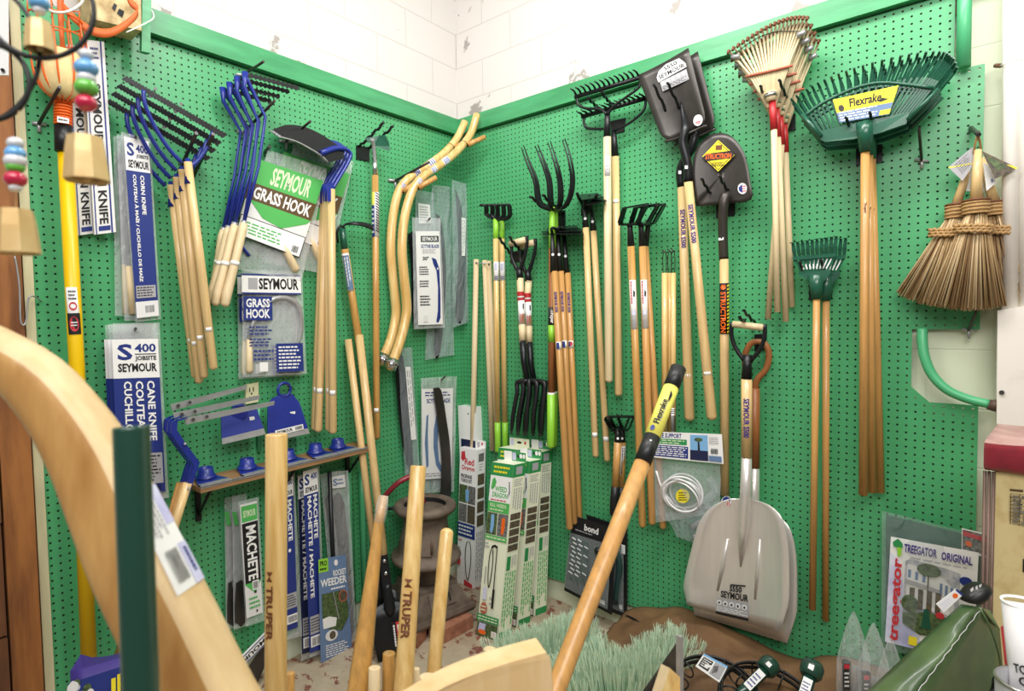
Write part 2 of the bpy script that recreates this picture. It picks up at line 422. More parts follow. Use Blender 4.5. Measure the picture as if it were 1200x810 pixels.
def floormat():
    m = mat('floorpaint', 'b9ab93', .6, col2='a3927a', sc=(5, 5, 5), bump=.15)
    nt = m.node_tree; N = nt.nodes; K = nt.links.new; b = N['Principled BSDF']
    src = b.inputs['Base Color'].links[0].from_socket
    tc = N.new('ShaderNodeTexCoord'); nz = N.new('ShaderNodeTexNoise'); nz.inputs['Scale'].default_value = 13; nz.inputs['Detail'].default_value = 7; nz.inputs['Roughness'].default_value = .7
    K(tc.outputs['Object'], nz.inputs['Vector'])
    mr = N.new('ShaderNodeMapRange'); mr.inputs['From Min'].default_value = .55; mr.inputs['From Max'].default_value = .57; K(nz.outputs['Fac'], mr.inputs['Value'])
    mx = N.new('ShaderNodeMix'); mx.data_type = 'RGBA'; mx.inputs[7].default_value = lin('7f4e40'); K(mr.outputs[0], mx.inputs[0]); K(src, mx.inputs[6]); K(mx.outputs[2], b.inputs['Base Color'])
floormat()
mat('hardboard', '3a2a1e', .8)
mat('pegpaint', '4fa770', .33, col2='499f67', sc=(2, 2, 2), spec=.5)
mat('trimpaint', '46a069', .36, col2='378a57', sc=(3, 3, 22), bump=.12)
WT = 4.3
struct('wall_left', MB().box((-.225, -1.6, WT/2), .4, 4.0, WT, 'blockwall'))
struct('wall_right', MB().box((1.9, .225, WT/2), 4.65, .4, WT, 'blockwall'))
struct('floor', MB().box((1.6, -1.6, -.05), 5.2, 5.2, .1, 'floorpaint'))

def pegboard(name, cols, rows, fn, skip, parent, extra=()):
    """perforated hardboard: real 1/4 inch holes on a one inch grid; fn(u, z, d) -> point"""
    vs = []; fs = []; mi = []; h = .0037; th = .010
    ring = [(math.cos(math.radians(22.5+45*k))*h, math.sin(math.radians(22.5+45*k))*h) for k in range(8)]
    for i in cols:
        for j in rows:
            if skip(i, j): continue
            u0, z0 = i*IN, j*IN; uc, zc = u0+IN/2, z0+IN/2; b = len(vs)
            vs += [fn(u0, z0, 0), fn(u0+IN, z0, 0), fn(u0+IN, z0+IN, 0), fn(u0, z0+IN, 0)]
            vs += [fn(uc+x, zc+y, 0) for x, y in ring]+[fn(uc+x, zc+y, -th) for x, y in ring]
            r = b+4
            fs += [(b+1, b+2, r+0, r+7), (b+2, r+1, r+0), (b+2, b+3, r+2, r+1), (b+3, r+3, r+2), (b+3, b, r+4, r+3), (b, r+5, r+4), (b, b+1, r+6, r+5), (b+1, r+7, r+6)]
            fs += [(r+k, r+(k+1) % 8, r+8+(k+1) % 8, r+8+k) for k in range(8)]; mi += [0]*8+[1]*8
    for tri in extra:
        k = len(vs); vs += [fn(u*IN, z*IN, 0) for u, z in tri]; fs.append((k, k+1, k+2)); mi.append(0)
    me = bpy.data.meshes.new(name); me.from_pydata([tuple(v) for v in vs], [], fs)
    me.materials.append(MATS['pegpaint']); me.materials.append(MATS['hardboard']); me.polygons.foreach_set('material_index', mi); me.update()
    o = bpy.data.objects.new(name, me); C.objects.link(o); o.parent = parent; return o
wl = bpy.data.objects['wall_left']; wr = bpy.data.objects['wall_right']
def fl(u, z, d): return V((d, u, ZT+z))
def fr(u, z, d): return V((u, -d, ZT+z))
no = lambda i, j: False
pegboard('pegboard', range(-81, -31), range(-97, 0), lambda u, z, d: fl(u-.002, z, d), no, wl)
pegboard('pegboard', range(-31, 0), range(-97, 0), fl, no, wl)
def cut(i, j):          # cut-out round the electrical box, and the narrower top
    if i >= 88 and j >= -10: return True
    return i >= 84 and -54 <= j < -44 and (i, j) != (84, -54)
pegboard('pegboard', range(0, 91), range(-97, 0), fr, cut, wr, [((84, -53), (85, -53), (84, -52)), ((85, -54), (86, -54), (85, -53))])
# timber battens behind the boards keep them off the block wall
m = MB()
for z in (-.04, -1.2, -2.42): m.box((-.0155, -1.04, ZT+z), .019, 2.0, .06, 'timberdark')
build('batten', m, (0, 0, 0), wl)
m = MB()
for z in (-.04, -2.42): m.box((1.14, .0155, ZT+z), 2.2, .019, .06, 'timberdark')
build('batten', m, (0, 0, 0), wr)
# painted boards along the top
TH = .032
def bar(fn, u0, u1, z0, z1, d0, d1, mt):
    m = MB(); b = m.add([fn(u, z, d) for u in (u0, u1) for d in (d0, d1) for z in (z0, z1)])
    for f in ((0, 1, 3, 2), (4, 6, 7, 5), (0, 4, 5, 1), (2, 3, 7, 6), (0, 2, 6, 4), (1, 5, 7, 3)): m.face([b+i for i in f], mt)
    return m
struct('trim_1', bar(fl, -1.74, -.033, .006, .094, -.02, TH, 'trimpaint'))
struct('trim_2', bar(fr, 0, 2.56, .006, .094, -.02, TH, 'trimpaint'))
# left edge of the board: cream lath, then dark brown timber
uL = L(38, 300).y
struct('trim_3', bar(fl, uL-.028, uL-.002, -2.6, .1, -.02, .012, 'lath'))
uT = L(14, 500, .05).y
struct('trim_4', bar(fl, uL-.112, uL-.035, -2.62, .6, -.02, .03, 'timber'))
m = MB()
for k in range(9):
    z1 = .5-k*.36; m += bar(fl, uL-.42-(k % 2)*.02, uL-.118, z1-.352, z1, -.02, .02+.006*(k % 3), 'timberdark')
struct('trim_5', m)
# green conduit down from the top at the right end, and behind the long handles in the corner
m = tube([R(1131, -40, .03), R(1130, 20, .03), R(1129, 79, .03)], 14, 'conduit', 14)
solo('conduit', 'straight green painted conduit standing above the right end of the pegboard', 'pipe', m)
# ---------------------------------------------------------------- lights: fluorescent fixtures under the ceiling, then two added fill lamps
def area(loc, aim, sx, sy, w, col=(1, .98, .95)):
    l = bpy.data.lights.new('area', 'AREA'); l.shape = 'RECTANGLE'; l.size = sx; l.size_y = sy; l.energy = w; l.color = col
    o = bpy.data.objects.new('ceiling_or_fill_lamp', l); C.objects.link(o); o.location = loc
    o.rotation_euler = (V(aim)-V(loc)).to_track_quat('-Z', 'Y').to_euler()
    o['kind'] = 'structure'
area((1.95, -1.05, 3.45), (1.75, -.05, 2.0), 2.2, .35, 50)
area((1.05, -1.75, 3.45), (.05, -1.0, 2.0), 1.6, .35, 20)
area((3.0, -2.7, 3.3), (1.0, -.4, 1.5), 1.8, .9, 36)  # general fill added towards the corner, not a fixture of the room
area((2.5, -3.5, 3.2), (.9, -.6, 1.1), 2.4, 1.0, 46)  # frontal fill added from the camera side to brighten the tools
wd = bpy.data.worlds.new('World'); bpy.context.scene.world = wd; wd.use_nodes = True
wd.node_tree.nodes['Background'].inputs[0].default_value = (1, .98, .95, 1); wd.node_tree.nodes['Background'].inputs[1].default_value = .17
# ---------------------------------------------------------------- camera
cd = bpy.data.cameras.new('Camera'); cam = bpy.data.objects.new('Camera', cd); C.objects.link(cam)
from mathutils import Matrix
cam.matrix_world = Matrix.Translation(CAM) @ Matrix((AX, AY, -AZ)).transposed().to_4x4()
cd.sensor_width = 36; cd.lens = FOC/1200*36; cd.shift_x = 44.909/1200; cd.shift_y = -9.666/1200; cd.clip_start = .02
cd.dof.use_dof = True; cd.dof.focus_distance = 2.6; cd.dof.aperture_fstop = 5.6
S = bpy.context.scene; S.camera = cam
S.view_settings.view_transform = 'Standard'; S.view_settings.look = 'None'; S.view_settings.exposure = 0; S.view_settings.gamma = 1
S.view_settings.use_curve_mapping = False
# ================================================================= left wall
def H(fn, pts): return [fn(*p) for p in pts]
def hook(fn, base, tip, d=.11, label='', group=None, w=3., bar=True):
    t = T('peg_hook', label, 'hook', fn(base[0], base[1], 0), group)
    b = fn(base[0], base[1], -.004); a = fn(base[0], base[1], .012)
    t.add('prong', tube([b, a, fn(tip[0]*.75+base[0]*.25, tip[1]*.75+base[1]*.25, d*.7), fn(tip[0], tip[1], d)], w, 'gunmetal', 8))
    if bar:
        k = tube([fn(base[0]-8, base[1]-1, .006), fn(base[0]+8, base[1]+1, .006)], w*1.1, 'greysteel', 8)
        k += tube([fn(base[0], base[1]-2, .006), fn(base[0]+.5, base[1]+10, .006)], w, 'greysteel', 8)
        t.add('cross_bar', k)
    return t
# ---- fruit picker
t = T('fruit_picker', 'orange wire fruit picker basket with cream foam on a long yellow pole', 'fruit picker', L(103, 785, .07))
t.add('pole', tube(H(L, [(76, 165, .07), (90, 430, .07), (105, 792, .07)]), 16, 'yellow', 16))
t.add('collar', tube(H(L, [(74, 148, .075), (74.5, 178, .075)]), 18, 'black', 16))
m = MB()
for k in range(8): m.torus(L(74, 122+k*3.4, .075), .0225, .0042, 'orange', seg=20, rs=6)
m += tube(H(L, [(74, 118, .075), (74, 150, .075)]), 13, 'orange', 12)
t.add('wrap', m)
cx, cyt, cyb = 64, 26, 122
up = L(cx, cyt, .09); lo = L(74, cyb, .08)
m = MB(); RX = 28.5*mpp(L(64, 80, .09))
pr = [(0, .16), (.1, .62), (.25, .92), (.45, 1.), (.75, .98), (1., .94)]
for k in range(11):
    a = 2*math.pi*k/11+.2
    pts = [lo.lerp(up, h)+V((math.sin(a)*RX*r*.9, math.cos(a)*RX*r, 0))+V((RX*.2, 0, 0)) for h, r in pr]
    m.tube(smooth_path(pts, 3), .0027, 'orange', 6, px=False)
    if k % 2: m.tube([pts[-1], pts[-1]+V((0, 0, .03)), pts[-1]+V((0, 0, .034))+(lo.lerp(up, 1)-pts[-1])*.5], .0022, 'orange', 6, px=False)
c = lo.lerp(up, 1)+V((RX*.2, 0, 0))
m.torus(c, RX*.93, .0025, 'orange', seg=28); m.torus(c-V((0, 0, .05)), RX*.97, .0022, 'orange', seg=28)
t.add('wire_basket', m)
c = lo.lerp(up, .38)+V((RX*.2, 0, 0))
prof = [(RX*.83*math.sin(a)**.7+.001, -RX*1.12*math.cos(a)) for a in (math.pi*(i+.1)/12.4 for i in range(10))]
t.add('foam_pad', MB().lathe(c, prof, 'foam', 20))
t.add('collar_tag', card(H(L, [(67, 136, .105), (81, 139, .105), (81, 145, .105), (67, 143, .105)]), .001, 'white', [('l', .1, .2, .9, .8, 1, 'ink')]))
m = wire_label(L(83.5, 330, .07), L(88.5, 400, .07), 16, .1, .88, .8, [('r', 0, .55, 1, 1, 'ink'), ('e', .5, .4, .3, .09, 'signred'), ('e', .5, .4, .2, .05, 'white'), ('e', .5, .78, .35, .16, 'signred'), ('l', .2, .05, .8, .28, 3, 'ink'), ('l', .25, .72, .75, .84, 2, 'white')])
t.add('sticker', m)
hook(L, (45.5, 145), (70, 102), .16, 'bare straight peg hook in front of the fruit picker basket', 'bare hooks', 4)
# orange webbing strap tied over the picker and the old box end
m = sheet([[L(66, -30, .13), L(74, -30, .13)], [L(67, 5, .13), L(75, 5, .13)], [L(69, 35, .13), L(75, 38, .13)], [L(71, 60, .14), L(77, 62, .14)]], .002, 'strap')
solo('strap', 'orange strap hanging straight down over the fruit picker basket', 'strap', m)
pts = H(L, [(74, 8, .13), (90, 24, .14), (108, 36, .15), (130, 38, .17), (152, 25, .18), (162, 12, .17), (152, 2, .16), (147, -12, .15)])
pts = smooth_path(pts, 4)
m = sheet([[p+V((0, 0, .014)), p-V((0, 0, .014))] for p in pts], .002, 'strap')
solo('strap', 'orange strap looped in front of the old wooden box end', 'strap', m)
t = T('crate', 'weathered cream wooden crate end with dark marks, above the left pegboard', 'crate', L(130, 40, .06))
m = MB(); q = H(L, [(97, -40, .12), (164, -40, .12), (166, 36, .12), (108, 22, .12)]); m.plate(q, .10, 'oldbox')
t.add('body', m)
t.add('stencil_mark', card(H(L, [(132, 3, .122), (150, 8, .122), (148, 24, .122), (130, 18, .122)]), .0, None, [('p', [(.1, .0), (.3, .1), (.2, .6), (.0, .4)], 'ink'), ('p', [(.45, .3), (.8, .4), (.7, .9), (.35, .7)], 'ink')]))
t.add('end_board', plate(H(L, [(167, -30, .1), (178, -28, .1), (176, 62, .1), (166, 60, .1)]), .02, 'trimpaint'))
solo('wire', 'thin white wire drooping between the crate and the fruit picker', 'wire', tube(smooth_path(H(L, [(52, -5, .16), (58, 12, .17), (78, 14, .19), (95, 4, .19), (98, -8, .19)]), 4), 3, 'pipe', 6))
solo('wire', 'thin white wire hanging off the orange strap loop to the trim', 'wire', tube(smooth_path(H(L, [(148, 38, .19), (165, 30, .18), (180, 21, .12), (176, 10, .09), (164, 2, .09)]), 4), 1.6, 'pipe', 6))

# ---- corn knife cards, furthest left
def ck(q, d, label):
    solo('knife_card', label, 'packaged knife', card(H(L, [(x, y, d) for x, y in q]), .012, 'card', [('r', .06, 0, .12, 1, 'printblue'), ('r', .78, 0, .86, 1, 'printblue'), ('r', .2, .96, .75, .985, 'printblue'), ('t', 'SEYMOUR  CORN KNIFE', .26, .22, .68, .95, 'ink', 90), ('l', .3, .03, .7, .1, 3, 'printblue')]), 'white corn knife cards')
ck([(78, 52), (100, 55), (114, 273), (91, 276)], .02, 'white corn knife card hanging behind, nearer the yellow pole')
ck([(97, 46), (122, 49), (136, 272), (111, 275)], .05, 'white corn knife card in front, nearer the blue bags')

# ---- bagged tools with a handle inside
def knifebag(label, q, d, els, handle=None, blade=None, seed=0, group=None, cardq=None, base='printblue', mt='haze', name='bagged_knife', cat='packaged knife', th=.014):
    Q = H(L, [(x, y, d) for x, y in q]); t = T(name, label, cat, (Q[3]+Q[2])/2, group)
    if cardq: t.add('printed_card', card(H(L, [(x, y, d+th+.002) for x, y in cardq]), .0006, base, els, seed=seed))
    if handle: t.add('handle', tube(H(L, [(handle[0], handle[1], d+th*.55), (handle[2], handle[3], d+th*.55)]), [handle[4]*.75, handle[4]], 'ashpale', 10))
    if blade: t.add('blade', plate(H(L, [(x, y, d+th*.5) for x, y in blade]), .002, 'greysteel'))
    t.add('plastic_bag', bag(Q, th, mt, 6, 12, seed))
    return t
g = 'corn knives in blue bags'
knifebag('leftmost corn knife in a clear bag, edge of a stack', [(132, 160), (150, 160), (157, 372), (134, 370)], .012, [], (146, 310, 148, 368, 8), [(137, 180), (143, 180), (147, 310), (142, 312)], 1, g)
knifebag('corn knife in a clear bag behind the blue front card', [(136, 158), (160, 160), (170, 376), (145, 376)], .034, [], (151, 312, 156, 368, 9), [(144, 180), (150, 180), (152, 312), (147, 312)], 2, g)
els = [('r', 0, 0, 1, .18, 'white'), ('t', 'S', .08, .025, .38, .10, 'printblue'), ('t', '400', .45, .03, .95, .075, 'printblue'), ('t', 'JOBSITE', .45, .085, .95, .11, 'ink'), ('t', 'SEYMOUR', .1, .12, .95, .165, 'ink'),
       ('t', 'COUTEAU À MAÏS / CUCHILLO DE MAÍZ', .25, .2, .42, .8, 'white', 90), ('t', 'CORN KNIFE', .55, .2, .72, .42, 'white', 90), ('r', .06, .82, .92, .89, 'greypaper'), ('l', .1, .825, .9, .885, 4, 'ink'), ('r', 0, .91, 1, 1, 'card'), ('b', .4, .935, .8, .975, 'ink')]
knifebag('blue corn knife card at the front of its stack, beside the saw-toothed cutters', [(141, 155), (175, 163), (188, 374), (158, 378)], .056, els, None, None, 3, g, [(145, 160), (174, 166), (186, 370), (160, 373)])

# ---- weed cutters with serrated blade on a bow
g = 'serrated weed cutters'
def cutter(k, label, hb):
    ox, oy, d = -6.5*k, 9*k, .15-.036*k
    f = lambda x, y, dd=0: L(x+ox, y+oy, d+dd)
    t = T('weed_cutter', label, 'weed cutter', L(hb[0], hb[1], d), g)
    pts = []
    n = 64
    for i in range(n+1):
        s = i/n; pts.append((149+(268-149)*s, 89.5+(158-89.5)*s+(.8 if i % 2 else -.8)))
    for i in range(n+1):
        s = 1-i/n; pts.append((143+(262-143)*s, 93+(162-93)*s+(.8 if i % 2 else -.8)))
    t.add('saw_blade', plate([f(x, y) for x, y in pts], .003, 'blacksteel'))
    top = (220, 190)
    t.add('bow', tube(smooth_path([f(168, 106, .006), f(170, 122, .004), f(180, 146), f(196, 172), f(213, 191)], 4), 5, 'blue', 8)+tube(smooth_path([f(249, 155, .006), f(243, 172), f(232, 188), f(222, 196)], 4), 4.5, 'blue', 8)
          + tube([f(220, 186), f(222, 216)], [6, 11], 'blue', 10), label='blue steel bow')
    t.add('handle', tube([L(top[0]+ox, top[1]+oy, d+.004), L((top[0]+ox+hb[0])/2, (top[1]+oy+hb[1])/2, d), L(hb[0], hb[1], d)], [9, 10.5, 9.5], 'ash', 12, round_=1))
    t.add('price_tag', wire_label(L(top[0]+ox, top[1]+oy, d+.004), L(hb[0], hb[1], d), 10, .8, .82, .7, []))
    t.add('rivet', tube([f(182, 104, .0), f(182, 104, .004)], 4, 'greysteel', 8)); t.add('rivet', tube([f(212, 122, .0), f(212, 122, .004)], 4, 'greysteel', 8))
for k, (hb, lb) in enumerate([((250, 430), 'frontmost serrated weed cutter, its handle end furthest right'), ((239, 440), 'second serrated weed cutter from the front, rounded handle end lowest but one'), ((233, 446), 'third serrated weed cutter from the front, lowest handle end'), ((229, 440), 'rearmost serrated weed cutter, flat against the board')]): cutter(k, lb, hb)
hook(L, (208, 206), (230, 156), .22, 'wavy black hook holding the serrated weed cutters, left prong', None, 4.5, False)
hook(L, (226, 208), (250, 157), .22, 'wavy black hook holding the serrated weed cutters, right prong', None, 4.5, False)

# ---- grass whips on thin blue rods
g = 'grass whips on blue rods'
wh = [((286, 86), (311, 137), (303, 195), (286, 262), (264, 356)), ((277, 91), (304, 143), (294, 200), (275, 264), (253, 355)), ((268, 98), (297, 147), (287, 202), (268, 268), (248, 351)), ((260, 104), (291, 150), (281, 204), (262, 270), (250, 345))]
ll = ['frontmost grass whip with blue rod and pale handle', 'second grass whip with blue rod, handle in the middle of the row', 'third grass whip with blue rod, handle leftmost of the row', 'rearmost grass whip with blue rod, handle hidden behind the others']
for k, (a, b, c, e, hb) in enumerate(wh):
    d = .135-.03*k; t = T('grass_whip', ll[k], 'grass whip', L(hb[0], hb[1], d), g)
    P = lambda x, y, dd=0: L(x, y, d+dd)
    t.add('rod', tube([P(*a), P(a[0]*.8+b[0]*.2, a[1]*.8+b[1]*.2), P(*b), P(*c), P(*e)], [7, 5, 3.6, 3.6, 3.6], 'blue', 8)+tube([P(a[0]+1, a[1]-1, .01), P(a[0]*.75+b[0]*.25-6, a[1]*.75+b[1]*.25+3, .01), P(b[0]-9, b[1]+4, 0), P(c[0]-6, c[1], 0), P(e[0]-1, e[1], 0)], [8, 5, 3.2, 3.2, 3.2], 'blue', 8))
    n = 24; pts = []
    x0, y0, x1, y1 = a[0]+1, a[1]-2, a[0]+64-k*2, a[1]+15-k
    for i in range(n+1): pts.append((x0+(x1-x0)*i/n, y0+(y1-y0)*i/n+(-.9 if i % 2 else .9)))
    for i in range(n, -1, -1): pts.append((x0+(x1-x0)*i/n, y0+5+(y1-y0)*i/n+(.9 if i % 2 else -.9)))
    t.add('blade', plate([P(x, y, .012) for x, y in pts], .003, 'blacksteel'))
    t.add('ferrule', tube([P(e[0], e[1]-3), P(e[0]-1, e[1]+3)], 7, 'greysteel', 10))
    hm = ((e[0]+hb[0])/2, (e[1]+hb[1])/2)
    t.add('handle', tube([P(*e), P(e[0]-2, e[1]+8), P(*hm), P(hb[0]+2, hb[1]-12), P(*hb)], [8, 10, 9.5, 11.5, 10], 'ashpale', 12, round_=1))
    t.add('tape', wire_label(P(*e), P(*hb), 10, .48, .53, 1.5, []))
hook(L, (286, 155), (322, 118), .19, 'black hook passing across the blue grass whip rods', None, 3.5)
hook(L, (285, 88), (309, 72), .17, 'black hook above the grass whip blades on the top board', None, 3.)

# ---- bush hooks
g = 'bush hooks with black crescent blades'
for k, (lb, hb, hd) in enumerate([('frontmost bush hook, crescent blade lowest, handle right', (390, 505), (388, 222)), ('second bush hook behind the front one, handle right pair at rear', (386, 502), (385, 222)), ('third bush hook, handle of the left pair, at front', (373, 503), (383, 222)), ('rearmost bush hook, blade topmost, handle of the left pair', (369, 501), (380, 224))]):
    d = .16-.036*k; t = T('bush_hook', lb, 'bush hook', L(hb[0], hb[1], d), g)
    ox, oy = -3.2*k, -2.2*k
    top = [(326, 160), (345, 153), (366, 155), (388, 165), (403, 176)]; bot = [(403, 186), (384, 190), (376, 182), (352, 168), (338, 163)]
    pl = smooth_path([V((x, y, 0)) for x, y in top], 4)+smooth_path([V((x, y, 0)) for x, y in bot], 4)
    t.add('blade', plate([L(p.x+ox, p.y+oy, d) for p in pl], .004, 'blacksteel', side='greysteel'))
    e = smooth_path([L(x+ox, y+oy, d+.001) for x, y in [(326, 160), (338, 163), (352, 168), (376, 182), (384, 190)]], 3)
    t.add('edge', tube(e, 1.8, 'greysteel', 6), label='bright ground edge')
    br = smooth_path([V((x+ox, y+oy, 0)) for x, y in [(376, 180), (392, 174), (405, 175), (411, 180), (410, 186), (404, 198), (396, 211), (389, 224)]], 3)
    m = tube([L(p.x, p.y, d+.004) for p in br[:-1]]+[L(hd[0], hd[1]-2, d)], [7, 7, 7, 7, 6, 6, 5, 4.5, 4.2, 4.2, 4.2, 4.2, 4.2, 4.2, 4.2, 4, 4, 4, 4, 4, 4, 4][:len(br)], 'blue', 8)
    t.add('bracket', m)
    t.add('tang', plate([L(hd[0]-5, hd[1]-6, d+.014), L(hd[0]+4, hd[1]-8, d+.014), L(hd[0]+2, hd[1]+14, d+.014), L(hd[0]-4, hd[1]+14, d+.014)], .002, 'blue'))
    t.add('handle', tube([L(hd[0], hd[1], d), L((hd[0]+hb[0])/2, (hd[1]+hb[1])/2, d), L(hb[0], hb[1], d)], 9.5, 'ash', 12, round_=1))
    t.add('price_tag', wire_label(L(*hd, d), L(*hb, d), 9.5, .83, .85, .7, []))
hook(L, (335, 166), (364, 142), .2, 'black hook under the tip of the bush hook blades', None, 3)
# ---- green label grass hook bags
g = 'grass hooks in green label bags'
def ghook(label, ox, oy, d, seed):
    P = lambda x, y, dd=0: L(x+ox, y+oy, d+dd)
    q = [P(309, 175), P(383, 198), P(353, 326), P(277, 312)]; t = T('bagged_sickle', label, 'packaged sickle', (q[2]+q[3])/2, g)
    cq = [P(302, 186, .026), P(379, 212, .026), P(357, 282, .026), P(281, 254, .026)]
    els = [('r', 0, 0, 1, .42, 'printgreen'), ('t', 'SEYMOUR', .25, .05, .85, .35, 'palegreen'), ('r', -.04, .4, 1.0, .68, 'printbrown'), ('t', 'GRASS HOOK', .08, .44, .95, .64, 'white'), ('p', [(.05, .68), (1, .68), (.95, .75), (.6, .95), (.3, .9), (.1, .72)], 'printgreen'), ('r', 0, .95, 1, 1.28, 'ink'), ('r', .012, .963, .988, 1.267, 'white'), ('l', .06, 1.02, .7, 1.22, 4, 'printgreen'), ('b', .84, 1.13, .94, 1.23, 'ink')]
    t.add('printed_label', card(cq, .0004, 'card', els, seed=seed))
    t.add('blade', tube(smooth_path([P(330, 286, .015), P(305, 268, .015), P(285, 262, .015), P(282, 285, .015), P(292, 300, .015)], 4), 4, 'blue', 8))
    t.add('handle', tube([P(330, 286, .016), P(336, 296, .016), P(346, 315, .016)], [6, 9, 10], 'ashpale', 12, round_=1))
    t.add('plastic_bag', bag([P(312, 176), P(382, 198), P(352, 330), P(277, 316)], .022, 'haze', 10, 14, seed, .5))
ghook('green label grass hook bag hanging behind, further right', 31, -8, .02, 11)
ghook('green label grass hook bag in front, hanging crooked', 0, 0, .055, 12)
hook(L, (311, 178), (316, 172), .09, 'short hook holding up the green label grass hook bags', None, 4, False)
# ---- blue label grass hook bags
g = 'grass hooks in blue label bags'
def bhook(label, ox, oy, d, seed):
    P = lambda x, y, dd=0: L(x+ox, y+oy, d+dd)
    q = [P(282, 316), P(352, 318), P(358, 438), P(283, 442)]; t = T('bagged_sickle', label, 'packaged sickle', (q[2]+q[3])/2, g)
    els = [('r', 0, .04, 1, .2, 'white'), ('r', 0, .02, 1, .035, 'printblue'), ('r', 0, .2, 1, .215, 'printblue'), ('r', .1, .06, .25, .17, 'greypaper'), ('t', 'SEYMOUR', .27, .06, .95, .17, 'ink'), ('r', .02, .24, .48, .47, 'printblue'), ('t', 'GRASS', .06, .26, .44, .345, 'white'), ('t', 'HOOK', .06, .36, .44, .45, 'white'), ('l', .1, .52, .5, .62, 3, 'printblue'), ('l', .1, .64, .5, .73, 3, 'printblue'), ('l', .16, .75, .5, .87, 3, 'printblue'), ('r', .52, .70, .98, .98, 'printblue'), ('l', .56, .72, .95, .96, 7, 'white'), ('r', .25, .88, .38, .97, 'white')]
    t.add('printed_label', card([P(283, 318, .022), P(352, 320, .022), P(357, 437, .022), P(285, 440, .022)], .0004, 'greypaper' if 0 else None, els, seed=seed))
    t.add('blade', tube(smooth_path([P(292, 398, .012), P(300, 370, .012), P(322, 350, .012), P(346, 355, .012), P(353, 380, .012), P(350, 405, .012)], 4), [3, 4, 5, 6, 7, 7, 7, 7, 7, 7, 7, 7, 7, 7, 6, 6, 5, 5, 4, 3, 2][:21], 'greysteel', 8))
    t.add('handle', tube([P(292, 398, .012), P(292, 434, .012)], [6, 9], 'ashpale', 12, round_=1))
    t.add('plastic_bag', bag(q, .02, 'haze', 10, 14, seed, .5))
bhook('blue label grass hook bag hanging behind, mostly covered', -5, 2, .012, 21)
bhook('blue label grass hook bag in front, below the green one', 0, 0, .042, 22)

# ---- gooseneck hoe and weeder
t = T('garden_hoe', 'gooseneck hoe with honey handle, dark green blade and checked sticker', 'hoe', L(441, 510, .07))
t.add('blade', plate(smooth_path([L(427, 162, .06), L(440, 160, .10), L(451, 158, .13)], 3)+smooth_path([L(456, 166, .13), L(457, 177, .13)], 2)+[L(438, 171, .09)], .004, 'rakegreen'))
t.add('neck', tube(smooth_path(H(L, [(436, 163, .1), (438, 172, .085), (439, 188, .07), (439, 200, .07)]), 4), [4.5]*10+[5, 5.5, 6], 'greysteel', 10))
t.add('ferrule', tube(H(L, [(439, 184, .07), (439.5, 208, .07)]), [5, 7.5], 'chrome', 12))
t.add('handle', tube(H(L, [(439.5, 206, .07), (440.5, 350, .07), (441.5, 512, .07)]), 8, 'honey', 12, round_=1))
els = [('r', 0, 0, .45, .28, 'paleyellow'), ('r', 0, .3, .4, 1, 'printblue')]+[('p', [(.5, y), (.95, y+.05), (.95, y+.075), (.5, y+.025)], 'ink') for y in [i*.06 for i in range(15)]]+[('l', .05, .35, .35, .95, 6, 'white')]
t.add('sticker', wire_label(L(440, 226, .07), L(440.3, 278, .07), 8.4, 0, 1, 1.4, els))
t.add('price_tag', wire_label(L(441, 478, .07), L(441, 483, .07), 8, 0, 1, .7, []))
def platehook(fn, quad, prongs, label, name='peg_hook'):
    t = T(name, label, 'hook', fn(sum(p[0] for p in quad)/4, max(p[1] for p in quad), 0))
    t.add('back_plate', plate([fn(x, y, .008) for x, y in quad], .006, 'blacksteel'))
    for (b, tip, d) in prongs:
        pts = []
        for i in range(13):
            s = i/12; pts.append(fn(b[0]+(tip[0]-b[0])*s, b[1]+(tip[1]-b[1])*s, .01+d*s)+V((0, 0, .006*math.sin(s*22))))
        t.add('prong', tube(pts, 3.2, 'blacksteel', 8))
    return t
platehook(L, [(418, 170), (433, 173), (433, 189), (418, 186)], [((421, 172), (450, 144), .15), ((433, 174), (461, 148), .15)], 'black plate hook with two wavy prongs holding the gooseneck hoe')
t = T('hand_weeder', 'long weeder with green ferrule and honey handle, dark prongs pointing right', 'weeder', L(432, 480, .05))
t.add('handle', tube(H(L, [(404, 292, .06), (416, 370, .055), (433, 485, .045)]), 9, 'honey', 12, round_=1))
t.add('ferrule', tube(H(L, [(401, 268, .06), (404, 294, .06)]), 8, 'rakegreen', 12))
for k in range(3):
    t.add('prong', tube(smooth_path(H(L, [(401, 268, .06), (405, 263, .07), (416, 261+k, .09+.01*k), (428, 262+k*1.5, .1+.012*k), (437, 266+k*1.5, .1+.012*k)]), 4), 2.6, 'blacksteel', 8))
t.add('hanger', tube(smooth_path(H(L, [(396, 285, .05), (395, 272, .06), (399, 265, .065), (404, 268, .065)]), 3), 3, 'blacksteel', 8))
t.add('sticker', wire_label(L(404.5, 297, .06), L(411, 341, .057), 9, 0, 1, 1.0, [('r', .1, .05, .9, .95, 'cardblue'), ('v', .2, .1, .8, .9, 2, 'white')]))

